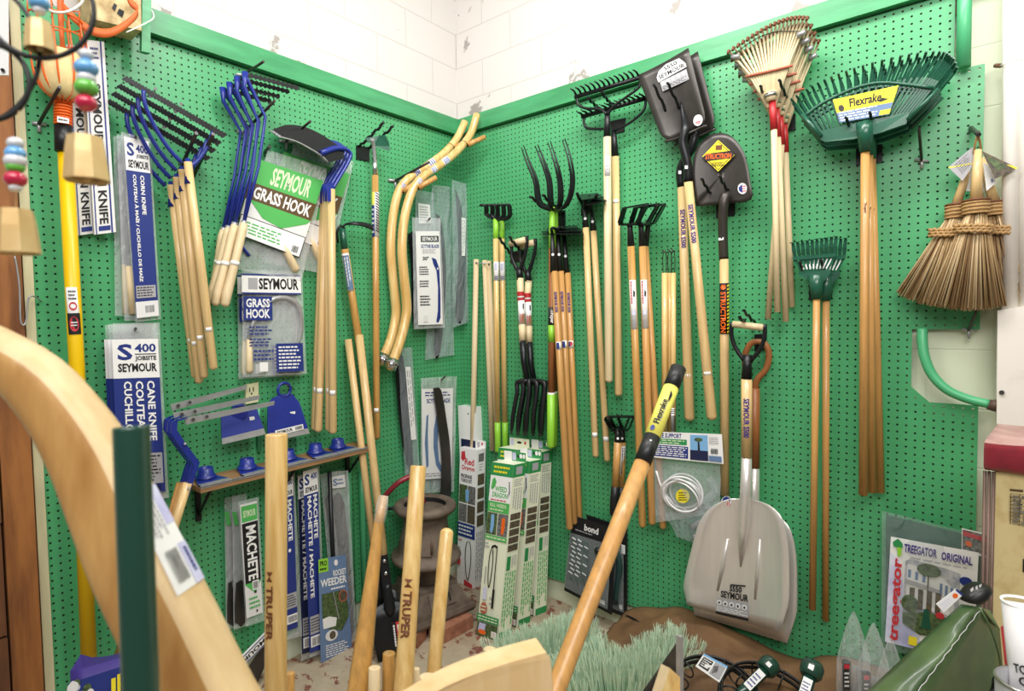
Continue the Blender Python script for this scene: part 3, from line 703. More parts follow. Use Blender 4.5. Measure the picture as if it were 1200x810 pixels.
# ---- scythe snaths
g = 'scythe snaths'
s1 = [(559, 143), (548, 150), (545, 143), (535, 163), (520, 180), (497, 197), (477, 211), (466, 228), (460, 258), (458, 290), (460, 320), (463, 350), (464, 370), (458, 398), (447, 424)]
s1 = s1[2:]
s2 = [(559, 134), (551, 158), (535, 178), (515, 194), (497, 206), (483, 224), (474, 256), (471, 290), (473, 320), (476, 350), (476, 370), (469, 400), (458, 430)]
for k, (s, lb, d0) in enumerate([(s1, 'left one of the two curved wooden scythe snaths', .05), (s2, 'right one of the two curved wooden scythe snaths', .12)]):
    n = len(s); t = T('scythe_snath', lb, 'scythe handle', L(*s[-1], d0), g)
    pts = smooth_path([L(x, y, d0+.10*max(0, 1-i/5)) for i, (x, y) in enumerate(s)], 4)
    t.add('shaft', tube(pts, [8.5+3*min(1, i/(len(pts)*.6)) for i in range(len(pts))], 'hickory', 14, round_=1))
    for j in (1.7, 4.75):
        i = int(j*4); p = pts[i]; tn = (pts[i+1]-pts[i-1]).normalized()
        out = (tn*-.045+V((.02, 0, 0))+V((0, .02, -.006)))
        rg = MB().torus(p, .019, .003, 'blacksteel', ax=(tn.orthogonal().normalized(), tn.cross(tn.orthogonal()).normalized(), tn))
        nb = t.add('grip', tube([p+V((.022, .008, -.012)), p+V((.03, .012, -.004))+out*.4, p+V((.03, .012, -.004))+out*1.6], [.014, .0135, .014], 'tan', 12, px=False))
        t.add('grip_ring', rg+tube([p+V((.018, .006, -.014)), p+V((.034, .014, -.012))], .006, 'blacksteel', 8, px=False))
    a = [pts[int(x*4)] for x in (2.6, 3.2, 4.1)]
    for j in (10, 13, 17):
        t.add('sticker', wire_label(pts[j], pts[j+2], 9.5, .1, .75, 1., [('r', .2, .1, .8, .9, 'lavender'), ('l', .2, .1, .8, .9, 3, 'printblue')]))
    e = pts[-1]; tn = (pts[-1]-pts[-2]).normalized()
    t.add('end_ferrule', tube([e-tn*.04, e+tn*.012], .029, 'chrome', 14, px=False)+MB().torus(e-tn*.02, .029, .004, 'greysteel', ax=(tn.orthogonal().normalized(), tn.cross(tn.orthogonal()).normalized(), tn)))
hook(L, (463, 212), (503, 190), .19, 'black hook under the scythe snath grips', None, 3)
hook(L, (533, 172), (552, 150), .2, 'black hook near the corner under the snath tops', None, 2.4, False)

# ---- bagged scythe blades
def blade_bag(label, q, d, bl, seed, cq=None, els=(), mt='smoke', group='bagged scythe blades', blmat='blacksteel'):
    Q = H(L, [(x, y, d) for x, y in q]); t = T('bagged_scythe_blade', label, 'packaged blade', (Q[2]+Q[3])/2, group)
    if bl:
        pl = smooth_path([V((x, y, 0)) for x, y in bl+[bl[0]]], 3)[:-1]
        t.add('blade', plate([L(p.x, p.y, d+.008) for p in pl], .003, blmat))
    if cq: t.add('printed_label', card(H(L, [(x, y, d+.017) for x, y in cq]), .0004, 'white', els, seed=seed))
    t.add('plastic_bag', bag(Q, .015, mt, 6, 12, seed, .5))
blade_bag('bagged scythe blade in the middle, bag hanging lowest', [(505, 217), (527, 219), (531, 416), (497, 422)], .012, [(511, 250), (518, 262), (523, 330), (516, 412), (509, 410), (514, 330)], 31)
blade_bag('bagged scythe blade furthest right, beside the pale dowel', [(528, 211), (551, 217), (548, 378), (530, 384)], .05, [(534, 222), (541, 245), (546, 300), (543, 372), (534, 370), (538, 300)], 32, [(541, 255), (546, 256), (545, 300), (541, 300)], [('v', .1, .05, .9, .95, 2, 'greypaper')])
blade_bag('bagged scythe blade behind the white labelled one', [(486, 223), (507, 226), (512, 382), (484, 384)], .03, [(478, 275), (486, 273), (493, 310), (492, 370), (484, 378), (482, 310)], 33, [(490, 238), (504, 240), (505, 262), (491, 262)], [('l', .1, .1, .9, .9, 6, 'greypaper')])
els = [('r', .2, .05, .95, .115, 'ink'), ('t', 'SEYMOUR', .25, .06, .9, .105, 'white'), ('t', 'SCYTHE BLADE', .2, .14, .95, .18, 'printblue'), ('l', .25, .19, .9, .24, 3, 'greypaper'), ('t', '30"', .25, .27, .5, .31, 'ink'), ('l', .1, .37, .5, .47, 4, 'ink'), ('l', .1, .52, .5, .6, 3, 'ink'), ('l', .1, .68, .55, .8, 4, 'ink'),
       ('p', [(.62, .28), (.8, .3), (.92, .4), (.93, .7), (.9, .93), (.8, .98), (.72, .97), (.8, .85), (.84, .6), (.8, .42), (.68, .35)], 'printblue'), ('e', .85, .4, .03, .012, 'white'), ('r', .2, .9, .38, .97, 'card')]
blade_bag('bagged scythe blade with white front label and blue picture', [(482, 255), (515, 256), (520, 384), (484, 386)], .068, None, 34, [(487, 271), (515, 271), (519, 380), (490, 381)], els, 'haze')
hook(L, (497, 262), (504, 256), .1, 'small hook through the white labelled blade bag', None, 2.2, False)
blade_bag('dark scythe blade in a narrow bag below the snath ends', [(464, 408), (482, 407), (491, 556), (474, 560)], .03, [(463, 418), (472, 418), (478, 470), (484, 540), (480, 552), (472, 520), (466, 470)], 35, [(475, 430), (481, 430), (488, 515), (482, 516)], [('v', .1, .05, .9, .95, 2, 'greypaper')])
els = [('r', .04, .02, .96, .1, 'white'), ('l', .1, .03, .9, .09, 2, 'printblue'), ('t', 'SCYTHE BLADE', .15, .11, .9, .16, 'printblue'), ('p', [(.45, .3), (.55, .27), (.62, .3), (.55, .4), (.5, .6), (.55, .8), (.68, .9), (.6, .93), (.45, .85), (.36, .65), (.37, .45)], 'cardblue'), ('p', [(.14, .3), (.2, .28), (.18, .5), (.2, .85), (.13, .88), (.08, .6)], 'cardblue'), ('l', .1, .93, .9, .98, 2, 'greypaper')]
blade_bag('scythe blade with pale blue printed bag above the stove', [(492, 443), (534, 441), (531, 576), (492, 578)], .02, None, 36, [(494, 456), (531, 455), (529, 560), (495, 562)], els, 'haze')
solo('scythe', 'bare dark scythe blade hanging over the pale blue printed bag', 'blade', plate([L(p.x, p.y, .06) for p in smooth_path([V((x, y, 0)) for x, y in [(508, 455), (517, 457), (523, 490), (528, 530), (528, 585), (517, 590), (518, 540), (514, 500)]], 3)], .004, 'gunmetal'))
hook(L, (517, 446), (522, 441), .09, 'small hook above the pale blue printed blade bag', None, 2.2, False)

# ---- cane knife bags
g = 'cane knives in blue bags'
els = [('r', 0, 0, 1, .25, 'white'), ('t', 'S', .1, .03, .42, .135, 'printblue'), ('t', '400', .47, .03, .94, .085, 'printblue'), ('r', .47, .094, .94, .1, 'ink'), ('t', 'JOBSITE', .47, .108, .94, .145, 'ink'), ('t', 'SEYMOUR', .1, .155, .94, .21, 'ink'),
       ('t', 'CANE KNIFE', .7, .27, .87, .66, 'white', 90), ('t', 'COUTEAU', .45, .27, .62, .62, 'white', 90), ('t', 'CUCHILLO', .2, .27, .37, .6, 'white', 90), ('r', .1, .74, .96, .94, 'greypaper'), ('l', .15, .75, .92, .93, 8, 'ink'), ('b', .55, .95, .9, .99, 'ink')]
for k, (ox, d, lb) in enumerate([(-9, .01, 'rearmost cane knife bag, only its left edge showing'), (-5, .035, 'middle cane knife bag, behind the blue front one'), (0, .06, 'front cane knife bag with big white and blue header')]):
    knifebag(lb, [(131+ox, 381-k), (186+ox*.5, 380-k), (197+ox*.5, 583), (140+ox, 588)], d, els, None, None, 41+k, g, [(131+ox, 398), (185+ox*.5, 397), (194+ox*.5, 576), (139+ox, 580)], th=.016)
hook(L, (158, 388), (159, 385), .1, 'small hook through the cane knife bags', None, 3, False)
hook(L, (158, 163), (159, 160), .1, 'small hook through the corn knife bags', None, 3, False)

# ---- swing blades with grey strip and blue arm
g = 'ditch bank blades with blue arms'
st = [((200, 478), (290, 453)), ((203, 488), (305, 465)), ((216, 494), (322, 472))]
for k, (a, b) in enumerate(st):
    d = .06+.05*k; lb = ['rearmost ditch blade, its grey strip topmost', 'middle ditch blade of three with blue arms', 'front ditch blade, its grey strip lowest'][k]
    dx, dy = (k-2)*4, (k-2)*2
    t = T('ditch_blade', lb, 'grass cutter', L(188, 665, d), g)
    m = plate([L(a[0], a[1]-4, d+.03), L(b[0], b[1]-2, d-.02), L(b[0]-1, b[1]+3, d-.02), L(a[0]+2, a[1]+4, d+.03)], .003, 'greysteel')
    t.add('blade', m)
    for s in (.1, .25): t.add('bolt', tube([L(a[0]+(b[0]-a[0])*s, a[1]+(b[1]-a[1])*s, d+.028), L(a[0]+(b[0]-a[0])*s, a[1]+(b[1]-a[1])*s, d+.034)], 4, 'gunmetal', 8))
    arm = [(216+dx, 490+dy), (205+dx, 494+dy), (204+dx, 506+dy), (216+dx, 524+dy), (231+dx, 544+dy), (227+dx, 556+dy), (217+dx, 586)]
    P = [L(x, y, d+.03) for x, y in arm]
    t.add('arm', sheet([[P[i]+V((0, -.010, -.004)), P[i]+V((0, .010, .004))] for i in range(7)], .012, 'blue', smooth=False))
    t.add('bolt', tube([L(217+dx, 520, d+.03), L(217+dx, 520, d+.045)], 3, 'greysteel', 8)); t.add('bolt', tube([L(221+dx, 572, d+.03), L(221+dx, 572, d+.04)], 3, 'greysteel', 8))
    t.add('handle', tube(H(L, [(220+dx, 566, d+.022), (205+dx*.8, 615, d+.02), (143+dx*.6, 770, d-.01)]), [10, 10, 10.5], 'ash' if k == 2 else 'tan', 12))

# ---- grubbing hoe heads
t = T('hoe_head', 'blue hoe head hanging flat, silver cutting edge, below the ditch blades', 'hoe head', L(285, 520, .05), 'blue hoe heads hanging on the board')
t.add('blade', plate(H(L, [(259, 487, .05), (301, 479, .06), (309, 502, .09), (260, 514, .08)]), .006, 'blue'))
t.add('edge', plate(H(L, [(260, 514, .08), (309, 502, .09), (311.5, 509, .095), (260.5, 521, .085)]), .005, 'greysteel'))
t.add('eye', tube(H(L, [(280, 480, .03), (281, 484, .07)]), 18, 'blue', 14))
t.add('price_tag', card(H(L, [(292, 489, .073), (298, 488, .073), (299, 492, .073), (293, 493, .073)]), .0004, 'white'))
t = T('hoe_head', 'blue hoe head hanging by its eye, trapezoid blade with printed strip', 'hoe head', L(338, 515, .05), 'blue hoe heads hanging on the board')
t.add('blade', plate(H(L, [(314, 474, .06), (319, 467, .06), (330, 462, .05), (343, 462, .05), (351, 472, .06), (361, 502, .085), (314, 511, .085)]), .006, 'blue'))
t.add('edge', plate(H(L, [(314, 511, .085), (361, 502, .085), (363, 508, .09), (315, 518, .09)]), .005, 'greysteel'))
e0, e1 = L(333, 456, .045), L(334, 458, .075); tn = (e1-e0).normalized()
t.add('eye', MB().torus(L(333, 457, .05), .030, .007, 'blue', ax=(V((0, 1, 0)), V((0, 0, 1)), V((1, 0, 0))), seg=24, rs=6))
t.add('printed_strip', card(H(L, [(322, 505, .089), (355, 497, .089), (356, 503, .089), (324, 511, .089)]), .0004, 'white', [('t', 'SEYMOUR', .06, .2, .6, .8, 'ink'), ('b', .7, .2, .95, .8, 'ink')]))
t.add('price_tag', card(H(L, [(340, 483, .072), (346, 482, .072), (346, 485, .072), (340, 486, .072)]), .0004, 'white'))
hook(L, (342, 454), (336, 452), .09, 'hook through the eye of the hanging blue hoe head', None, 2.6, False)
t = T('power_outlet', 'cream wall outlet half hidden behind the ditch blades', 'outlet', L(296, 474, 0))
t.add('plate', plate(H(L, [(288, 451, .012), (303, 448, .012), (303, 471, .012), (288, 474, .012)]), .012, 'outlet'))
t.add('socket', card(H(L, [(289, 452, .0125), (301, 450, .0125), (301, 470, .0125), (289, 473, .0125)]), 0, None, [('r', .25, .15, .35, .4, 'ink'), ('r', .6, .15, .7, .4, 'ink'), ('e', .48, .5, .08, .06, 'ink'), ('r', .25, .65, .35, .85, 'ink'), ('r', .6, .65, .7, .85, 'ink')]))
solo('conduit', 'green painted conduit running down below the cream outlet', 'pipe', tube(H(L, [(303, 474, .012), (303.5, 530, .012)]), 4, 'conduit', 8))

# ---- shelf
zs = L(336, 547, .15).z; ya = L(234, 568, .15).y; yb = L(437, 525, .15).y
t = T('shelf', 'narrow wooden shelf on the left pegboard carrying hoe heads', 'shelf', V((.01, (ya+yb)/2, zs-.02)))
t.add('board', MB().box((.079, (ya+yb)/2, zs-.011), .155, yb-ya, .02, 'shelfwood'))
m = MB().box((.1575, (ya+yb)/2, zs-.001), .003, yb-ya, .006, 'greysteel'); m.box((.079, yb, zs-.012), .16, .003, .028, 'gunmetal'); m.box((.153, (ya+yb)/2, zs+.001), .012, yb-ya, .003, 'greysteel')
t.add('metal_edging', m)
for s in (.06, .5, .94):
    y = ya+(yb-ya)*s; m = MB().box((.012, y, zs-.09), .012, .02, .16, 'blacksteel'); m += tube([V((.012, y, zs-.15)), V((.13, y, zs-.024))], .006, 'blacksteel', 8, px=False)
    t.add('bracket', m)
def head(px, k, label, dd=.085):
    c = L(px, 547-(px-336)*.223, .15); y = c.y; x = dd
    t = T('hoe_head', label, 'hoe head', V((x, y, zs)), 'blue hoe heads on the shelf')
    m = MB().lathe((x-.02, y, zs+.012), [(.040, 0), (.030, .012), (.027, .036), (.0235, .036), (.0225, .0)], 'blue', 22, cap=False)
    t.add('eye', m)
    z = zs+.006
    g = [V((x+.012, y-.02, z+.014)), V((x+.012, y+.02, z+.014)), V((x+.06, y+.055, z)), V((x+.07, y+.05, z)), V((x+.07, y-.07, z)), V((x+.06, y-.07, z))]
    t.add('blade', plate([V((x-.05, y-.03, z+.005)), V((x-.05, y+.03, z+.005)), V((x+.045, y+.058, z)), V((x+.068, y+.058, z)), V((x+.068, y-.058, z)), V((x+.045, y-.058, z))], .005, 'blue', n=V((0, 0, 1))))
    t.add('edge', plate([V((x+.045, y+.058, z+.0008)), V((x+.07, y+.058, z+.0008)), V((x+.07, y-.058, z+.0008)), V((x+.045, y-.058, z+.0008))], .004, 'greysteel', n=V((0, 0, 1))))
for k, (px, lb) in enumerate([(253, 'leftmost blue hoe head lying on the shelf'), (302, 'second blue hoe head from the left on the shelf'), (350, 'third blue hoe head from the left on the shelf'), (383, 'fourth blue hoe head from the left on the shelf'), (409, 'rightmost blue hoe head on the shelf')]): head(px, k, lb)

# ---- machetes under the shelf
def machete(label, q, d, cq, els, seed, base='printblue', group='bagged machetes under the shelf', blade=None, blmat='greysteel', mt='haze', handle=None):
    Q = H(L, [(x, y, d) for x, y in q]); t = T('bagged_machete', label, 'packaged machete', (Q[2]+Q[3])/2, group)
    if blade: t.add('blade', plate([L(p.x, p.y, d+.007) for p in smooth_path([V((x, y, 0)) for x, y in blade+[blade[0]]], 2)[:-1]], .002, blmat))
    if handle: t.add('handle', plate([L(p.x, p.y, d+.013) for p in smooth_path([V((x, y, 0)) for x, y in handle+[handle[0]]], 2)[:-1]], .012, 'gunmetal'))
    if cq: t.add('printed_card', card(H(L, [(x, y, d+.016) for x, y in cq]), .0005, base, els, seed=seed))
    t.add('plastic_bag', bag(Q, .014, mt, 5, 12, seed, .5))
for k, (ox, lb) in enumerate([(0, 'leftmost bagged machete under the shelf, grey and unlabelled'), (9, 'second bagged machete from the left under the shelf')]):
    machete(lb, [(262+ox, 583-k*2), (279+ox, 580-k*2), (282+ox, 732), (264+ox, 738)], .02+.025*k, [(263+ox, 600), (268+ox, 600), (271+ox, 615), (266+ox, 616)], [], 51+k, 'printgreen', blade=[(265+ox, 612), (275+ox, 600), (279+ox, 680), (268+ox, 684)], handle=[(268+ox, 684), (278+ox, 682), (280+ox, 728), (267+ox, 730)])
els = [('r', .05, .02, .98, .16, 'printgreen'), ('t', 'SEYMOUR', .15, .06, .88, .12, 'palegreen'), ('r', .05, .17, .98, .70, 'ink'), ('t', 'MACHETE', .25, .20, .85, .68, 'white', 90), ('p', [(.0, .70), (.98, .7), (.6, .8)], 'printgreen'), ('r', .45, .69, .85, .77, 'white'), ('b', .5, .7, .8, .76, 'ink'), ('l', .2, .82, .9, .94, 3, 'printgreen'), ('r', .55, .78, .68, .8, 'ink'), ('r', .6, .95, .7, .97, 'ink')]
machete('machete bag with black MACHETE label and green header', [(278, 588), (302, 582), (309, 727), (287, 734)], .085, [(281, 592), (301, 587), (308, 718), (289, 725)], els, 53, 'card')
sm = [('r', 0, 0, 1, .13, 'white'), ('t', 'S', .08, .02, .42, .08, 'printblue'), ('t', '400', .5, .02, .95, .055, 'printblue'), ('t', 'SEYMOUR', .1, .09, .95, .12, 'ink')]
els = sm+[('t', 'MACHETE', .55, .15, .85, .42, 'white', 90), ('e', .6, .48, .1, .012, 'white'), ('r', .1, .76, .98, .86, 'greypaper'), ('l', .15, .77, .95, .85, 5, 'ink'), ('r', .1, .9, .98, .96, 'white'), ('b', .3, .91, .95, .95, 'ink')]
machete('blue machete bag beside the upright branded handle', [(325, 560), (344, 554), (353, 745), (334, 750)], .06, [(326, 562), (343, 557), (349, 735), (333, 741)], els, 54)
els2 = sm+[('t', 'MACHETTE / MACHETE', .22, .14, .5, .70, 'white', 90), ('t', 'MACHETE', .62, .14, .9, .38, 'white', 90), ('r', .1, .80, .95, .9, 'greypaper'), ('l', .15, .81, .9, .89, 5, 'ink'), ('r', .1, .91, .95, .97, 'white'), ('b', .2, .92, .8, .965, 'ink')]
machete('dark blue machete bag half hidden behind the brighter blue one', [(347, 556), (365, 551), (371, 768), (352, 774)], .045, [(349, 558), (364, 553), (369, 762), (354, 767)], els2, 55, 'navy')
machete('bright blue MACHETTE bag left of the blue weeder card', [(354, 551), (373, 545), (380, 764), (362, 770)], .085, [(355, 553), (372, 548), (378, 760), (363, 766)], els2, 56)
for k, (ox, lb) in enumerate([(-9, 'dark bagged machete behind the blue weeder card'), (0, 'rightmost bagged machete, dark blade showing through clear plastic')]):
    machete(lb, [(383+ox, 556-k*3), (407+ox, 551), (418+ox, 768), (403+ox, 774)], .03+.035*k, [(386+ox, 560), (404+ox, 556), (405+ox, 571), (387+ox, 573)] if k else None, [('t', 'S', .2, .2, .5, .8, 'cardblue'), ('l', .5, .2, .9, .8, 2, 'cardblue')], 57+k, 'card', blade=[(390+ox, 586), (396+ox, 577), (404+ox, 592), (410+ox, 660), (415+ox, 740), (405+ox, 742), (398+ox, 660)], blmat='gunmetal')
els = [('r', 0, 0, .34, .13, 'lime'), ('t', 'PRO', .05, .02, .3, .07, 'ink'), ('l', .04, .08, .3, .12, 1, 'ink'), ('e', .62, .06, .07, .03, 'white'), ('t', 'ROCKET', .5, .13, .97, .19, 'white'), ('t', 'WEEDER', .05, .2, .97, .275, 'white'), ('l', .4, .29, .95, .33, 1, 'white'),
       ('p', [(.08, .34), (.85, .34), (.97, .5), (.95, .62), (.7, .74), (.3, .7), (.08, .6)], 'photogreen'), ('p', [(.45, .34), (.48, .34), (.64, .62), (.6, .62)], 'greysteel'), ('p', [(.08, .58), (.3, .57), (.55, .6), (.5, .68), (.1, .68)], 'white'), ('e', .8, .4, .16, .06, 'terracotta'), ('e', .8, .4, .13, .048, 'photodark'), ('e', .35, .76, .2, .055, 'card'), ('e', .38, .76, .1, .04, 'photodark'), ('l', .15, .84, .9, .97, 6, 'white')]
t = T('weeder_card', 'blue weeder card with grass photo, in front of the machetes', 'packaged weeder', L(394, 775, .11))
t.add('printed_card', card(H(L, [(373, 656, .115), (405, 650, .115), (413, 765, .115), (376, 777, .115)]), .0008, 'cardblue', els, seed=61))
t.add('weeder_foot', tube(H(L, [(395, 760, .1), (397, 790, .1), (402, 806, .11)]), [7, 6, 9], 'blacksteel', 10)+tube(H(L, [(396, 780, .105), (391, 800, .12), (395, 808, .12)]), [3, 3, 4], 'greysteel', 8))
t.add('weeder_shaft', tube(H(L, [(386, 553, .1), (395, 765, .1)]), 5, 'blacksteel', 10))
# boxed blade card propped diagonally at the foot of the board
t = T('boxed_blade', 'white printed card slanting up at the foot of the left board', 'packaged blade', L(271, 792, .06))
t.add('printed_card', card(H(L, [(268, 786, .07), (330, 723, .07), (335, 731, .07), (273, 794, .07)]), .01, 'white', [('r', 0, .04, 1, .16, 'printblue'), ('r', 0, .85, 1, .96, 'printblue'), ('t', 'SEYMOUR 1', .14, .28, .85, .74, 'ink', 180)]))
t.add('blade', plate(H(L, [(284, 792, .05), (318, 744, .05), (320, 758, .05), (300, 806, .05)]), .003, 'gunmetal'))
for k, (x, lb) in enumerate([(410, 'green painted conduit left of the stove, rising behind the shelf end'), (425, 'second green painted conduit, nearest the stove')]):
    solo('conduit', lb, 'pipe', tube(H(L, [(x-1.5, 552, .015), (x, 600, .015), (x+4, 735, .015)]), 7, 'conduit', 10), 'green conduits near the stove')
# ================================================================= right wall
def straight(t, top, bot, d, w, mt, name='handle', rnd_=1, label=None, seg=12):
    dt, db = d if isinstance(d, tuple) else (d, d)
    return t.add(name, tube([R(*top, dt), R((top[0]+bot[0])/2, (top[1]+bot[1])/2, (dt+db)/2), R(*bot, db)], w, mt, seg, round_=rnd_), label=label)
PH = lambda quad, prongs, label: platehook(R, quad, prongs, label)
# ---- pale dowels
g = 'pale dowels by the corner'
for top, bot, d, lb, cap in [((558, 304), (553, 578), .05, 'pale dowel furthest left on the right board, black cap at its foot', 1), ((568, 305), (577, 528), .03, 'pale dowel left of the lime cultivators', 0), ((573, 306), (583, 530), .012, 'pale dowel squeezed behind the left lime cultivator', 0)]:
    t = T('dowel', lb, 'dowel', R(*bot, d), g)
    straight(t, top, bot, d, 6 if not cap else 6.5, 'ashpale', rnd_=0)
    t.add('hole', tube([R(top[0], top[1]+4, d+.013), R(top[0], top[1]+4, d+.0142)], 2, 'ink', 8))
    if cap: t.add('end_cap', tube([R(553, 576, d), R(553, 582, d), R(553, 584, d), R(552.7, 590, d)], [8, 8, 6.5, 6], 'black', 12))
solo('wire', 'thin pale wire threaded through the tops of the dowels', 'wire', tube(H(R, [(549, 307, .03), (558, 308, .065), (574, 309, .045)]), 1.1, 'greysteel', 6))
# ---- cultivators
g = 'lime green cultivators'
for k, (dx, lb) in enumerate([(0, 'left cultivator with lime ferrule, five black tines on top'), (7, 'right cultivator with lime ferrule, beside the short forks')]):
    d = .085-.05*k; t = T('cultivator', lb, 'cultivator', R(584+dx*1.3, 530, d), g)
    straight(t, (581+dx, 280), (583+dx*1.25, 497), d, 6.8, 'hickory', rnd_=0)
    straight(t, (581+dx, 257), (581+dx, 282), d, 6.6, 'lime', 'ferrule', 0); straight(t, (583+dx*1.25, 495), (583.3+dx*1.25, 528), d, 7.2, 'lime', 'grip')
    t.add('sticker', wire_label(R(581.5+dx, 307, d), R(581.8+dx, 329, d), 6.8, 0, 1, 1.1, [('r', .25, .1, .6, .45, 'lavender'), ('l', .2, .75, .8, .95, 2, 'printblue')]))
    for i, x in enumerate((570, 577, 583, 590, 597)):
        x += k*2.5-1; c = 582+dx
        t.add('tine', tube(smooth_path(H(R, [(c, 258, d), ((c+x)/2, 257-abs(i-2)*.4+(i-2)*.4, d+.005), (x, 252+(i-2)*.5, d+.01), (x, 246, d+.02), (x-1, 241+(i-2)*-.4, d+.033), (x-5, 240, d+.045), (x-7, 242, d+.045)]), 3), [3.2]*12+[2.6]*6+[1.6], 'blacksteel', 7))
# ---- short D handle forks
g = 'short digging forks'
for k, lb in enumerate(['left digging fork hung by its D grip, red band on white shaft', 'right digging fork hung by its D grip, beside the lime pitchfork']):
    dx, dy, d = 10*k, 3*k, .10-.045*k
    P = lambda x, y, dd=0: R(x+dx, y+dy, d+dd)
    t = T('digging_fork', lb, 'garden fork', R(620+dx, 512, d), g)
    t.add('grip', tube([P(598, 286), P(617, 281)], 8, 'ashpale', 12))
    for s in ((598.5, 286, 600, 303), (617, 281, 615, 300)):
        t.add('yoke_arm', tube(smooth_path([P(s[0], s[1]-4), P(s[0]+(1 if s[0] < 605 else .5), s[1]+5), P(s[2], s[3]), P(608-(1 if s[0] < 605 else -1), 318)], 3), [5, 4.6, 4.4, 4, 4, 4, 4, 4.5, 5, 5][:10], 'blacksteel', 8))
    t.add('socket', tube([P(608, 314), P(609.5, 328)], 8, 'blacksteel', 12))
    dx2 = dx*.8
    f = lambda x, y, dd=0: R(x+dx2, y+dy*.6, d+dd)
    t.add('shaft', tube([P(609.5, 326), f(610, 345), f(612, 379)], 8, 'ashpale', 12), label='cream wooden shaft')
    t.add('paint_band', wire_label(f(610, 342), f(610.5, 352), 8, 0, 1, 1.5, [('r', 0, 0, 1, .5, 'red'), ('r', 0, .7, 1, 1, 'red')], 'white'))
    t.add('sleeve', tube([f(610.7, 352), f(611.7, 380)], 8.2, 'white', 12)); t.add('print', wire_label(f(610.7, 352), f(611.7, 380), 8.4, .1, .95, .7, [('r', .75, .05, 1, .3, 'ink'), ('v', .1, .55, .9, 1, 2, 'signred')], None))
    t.add('lower_shaft', tube([f(611.7, 380), f(612.3, 401)], 8, 'ashpale', 12))
    t.add('strap', tube([f(612.3, 399), f(614, 425), f(618.5, 449)], [8, 7.5, 7], 'blacksteel', 12))
    c0 = 620
    for i, (xa, xb) in enumerate([(606, 599), (613, 606), (620, 617), (629, 624), (638, 635)]):
        t.add('tine', tube(smooth_path([f(c0-2, 447), f((xa+c0)/2, 446+abs(i-2)*.3, .008), f(xa, 449, .014), f(xa, 460, .02), f((xa+xb)/2-1, 485, .026), f(xb, 510+(i-2)*.5, .01)], 3), [6]*8+[5.5]*6+[4.5, 2], 'black', 8))
PH([(598, 296), (614, 292), (614, 305), (598, 309)], [((600, 300), (585, 279), .2), ((612, 297), (597, 278), .2)], 'black hook with wavy prongs carrying the two D grip forks')
# ---- long manure forks
g = 'lime pitchforks'
for k, lb in enumerate(['front pitchfork with lime ferrule and four long black tines', 'rear pitchfork directly behind the front one']):
    d = .12-.07*k; dx, dy = (3*k, -1.5*k)
    P = lambda x, y, dd=0: R(x+dx, y+dy, d+dd)
    t = T('pitchfork', lb, 'pitchfork', R(645+dx, 524, d), g)
    T4 = [[(611, 173), (617, 190), (626, 212), (629, 232), (633, 241), (648, 247)], [(627, 171), (634, 188), (642, 212), (644, 238), (648, 247)], [(642, 167), (650, 192), (655, 215), (655, 238), (650, 247)], [(659, 164), (666, 187), (669.5, 210), (667, 230), (660, 243), (650, 247)]]
    for j, tp in enumerate(T4):
        n = len(tp); pts = smooth_path([P(x, y, .10-.10*(i/(n-1))+(.03 if 0 < i < n-1 else 0)) for i, (x, y) in enumerate(tp)], 4)
        t.add('tine', tube(pts, [1.2+3.2*min(1, i/(len(pts)*.55)) for i in range(len(pts))], 'blacksteel', 8))
    t.add('ferrule', tube([P(647.5, 243), P(647, 291)], [7, 9], 'lime', 12))
    t.add('handle', tube([P(647, 290), P(646.5, 380), P(646, 468)], 8, 'brownwood', 12))
    t.add('sticker', wire_label(P(646.6, 360), P(646.4, 381), 8.2, 0, 1, 1.4, [('t', 'Truper', .3, .15, .75, .9, 'white', 90)], 'gunmetal'))
    t.add('band', tube([P(646.5, 381), P(646.4, 401)], 8.4, 'lime', 12)); t.add('grip', tube([P(646, 462), P(645.5, 522)], 9.5, 'lime', 14, round_=1)); t.add('white_ring', tube([P(646, 460), P(646, 464)], 8.8, 'white', 12))
PH([(653, 248), (662, 246), (662, 270), (653, 272)], [((654, 252), (621, 231), .22), ((660, 250), (636, 229), .22)], 'black plate hook carrying the lime pitchforks')
# ---- hoes
def hoe(name, lb, group, blade, sock, top, bot, d, w=7, mt='tan', txt=True, cat='hoe', lab=None):
    t = T(name, lb, cat, R(*bot, d), group)
    t.add('blade', plate([R(*p) for p in blade], .004, 'blacksteel'))
    b = V((0, 0, 0))
    for p in blade: b += R(*p)/len(blade)
    t.add('neck', tube(smooth_path([b, R(sock[0][0], sock[0][1]-6, d+.03), R(sock[0][0], sock[0][1]+2, d)], 4), 3.5, 'blacksteel', 8))
    t.add('socket', tube([R(*sock[0], d), R(*sock[1], d)], [4.5, w], 'black', 12))
    t.add('price_dot', tube([R(sock[0][0]*.45+sock[1][0]*.55, sock[0][1]*.45+sock[1][1]*.55, d+.012), R(sock[0][0]*.45+sock[1][0]*.55, sock[0][1]*.45+sock[1][1]*.55, d+.0155)], 3.4, 'white', 8))
    straight(t, top, bot, d, w, mt)
    a, c = R(*top, d), R(*bot, d)
    if txt: t.add('print', wire_label(a, c, w, .08, .16, .75, [('t', 'SEYMOUR S550', .2, 0, .75, 1, 'purpleink', 90)], None))
    if lab: t.add('sticker', wire_label(a, c, w, *lab))
    return t
g = 'thin bladed hoes'
stk = (.275, .305, .8, [('e', .5, .4, .3, .3, 'signred'), ('r', .1, .1, .35, .8, 'printblue')])
stk2 = (.275, .305, .8, [('r', .1, .1, .6, .9, 'printblue')])
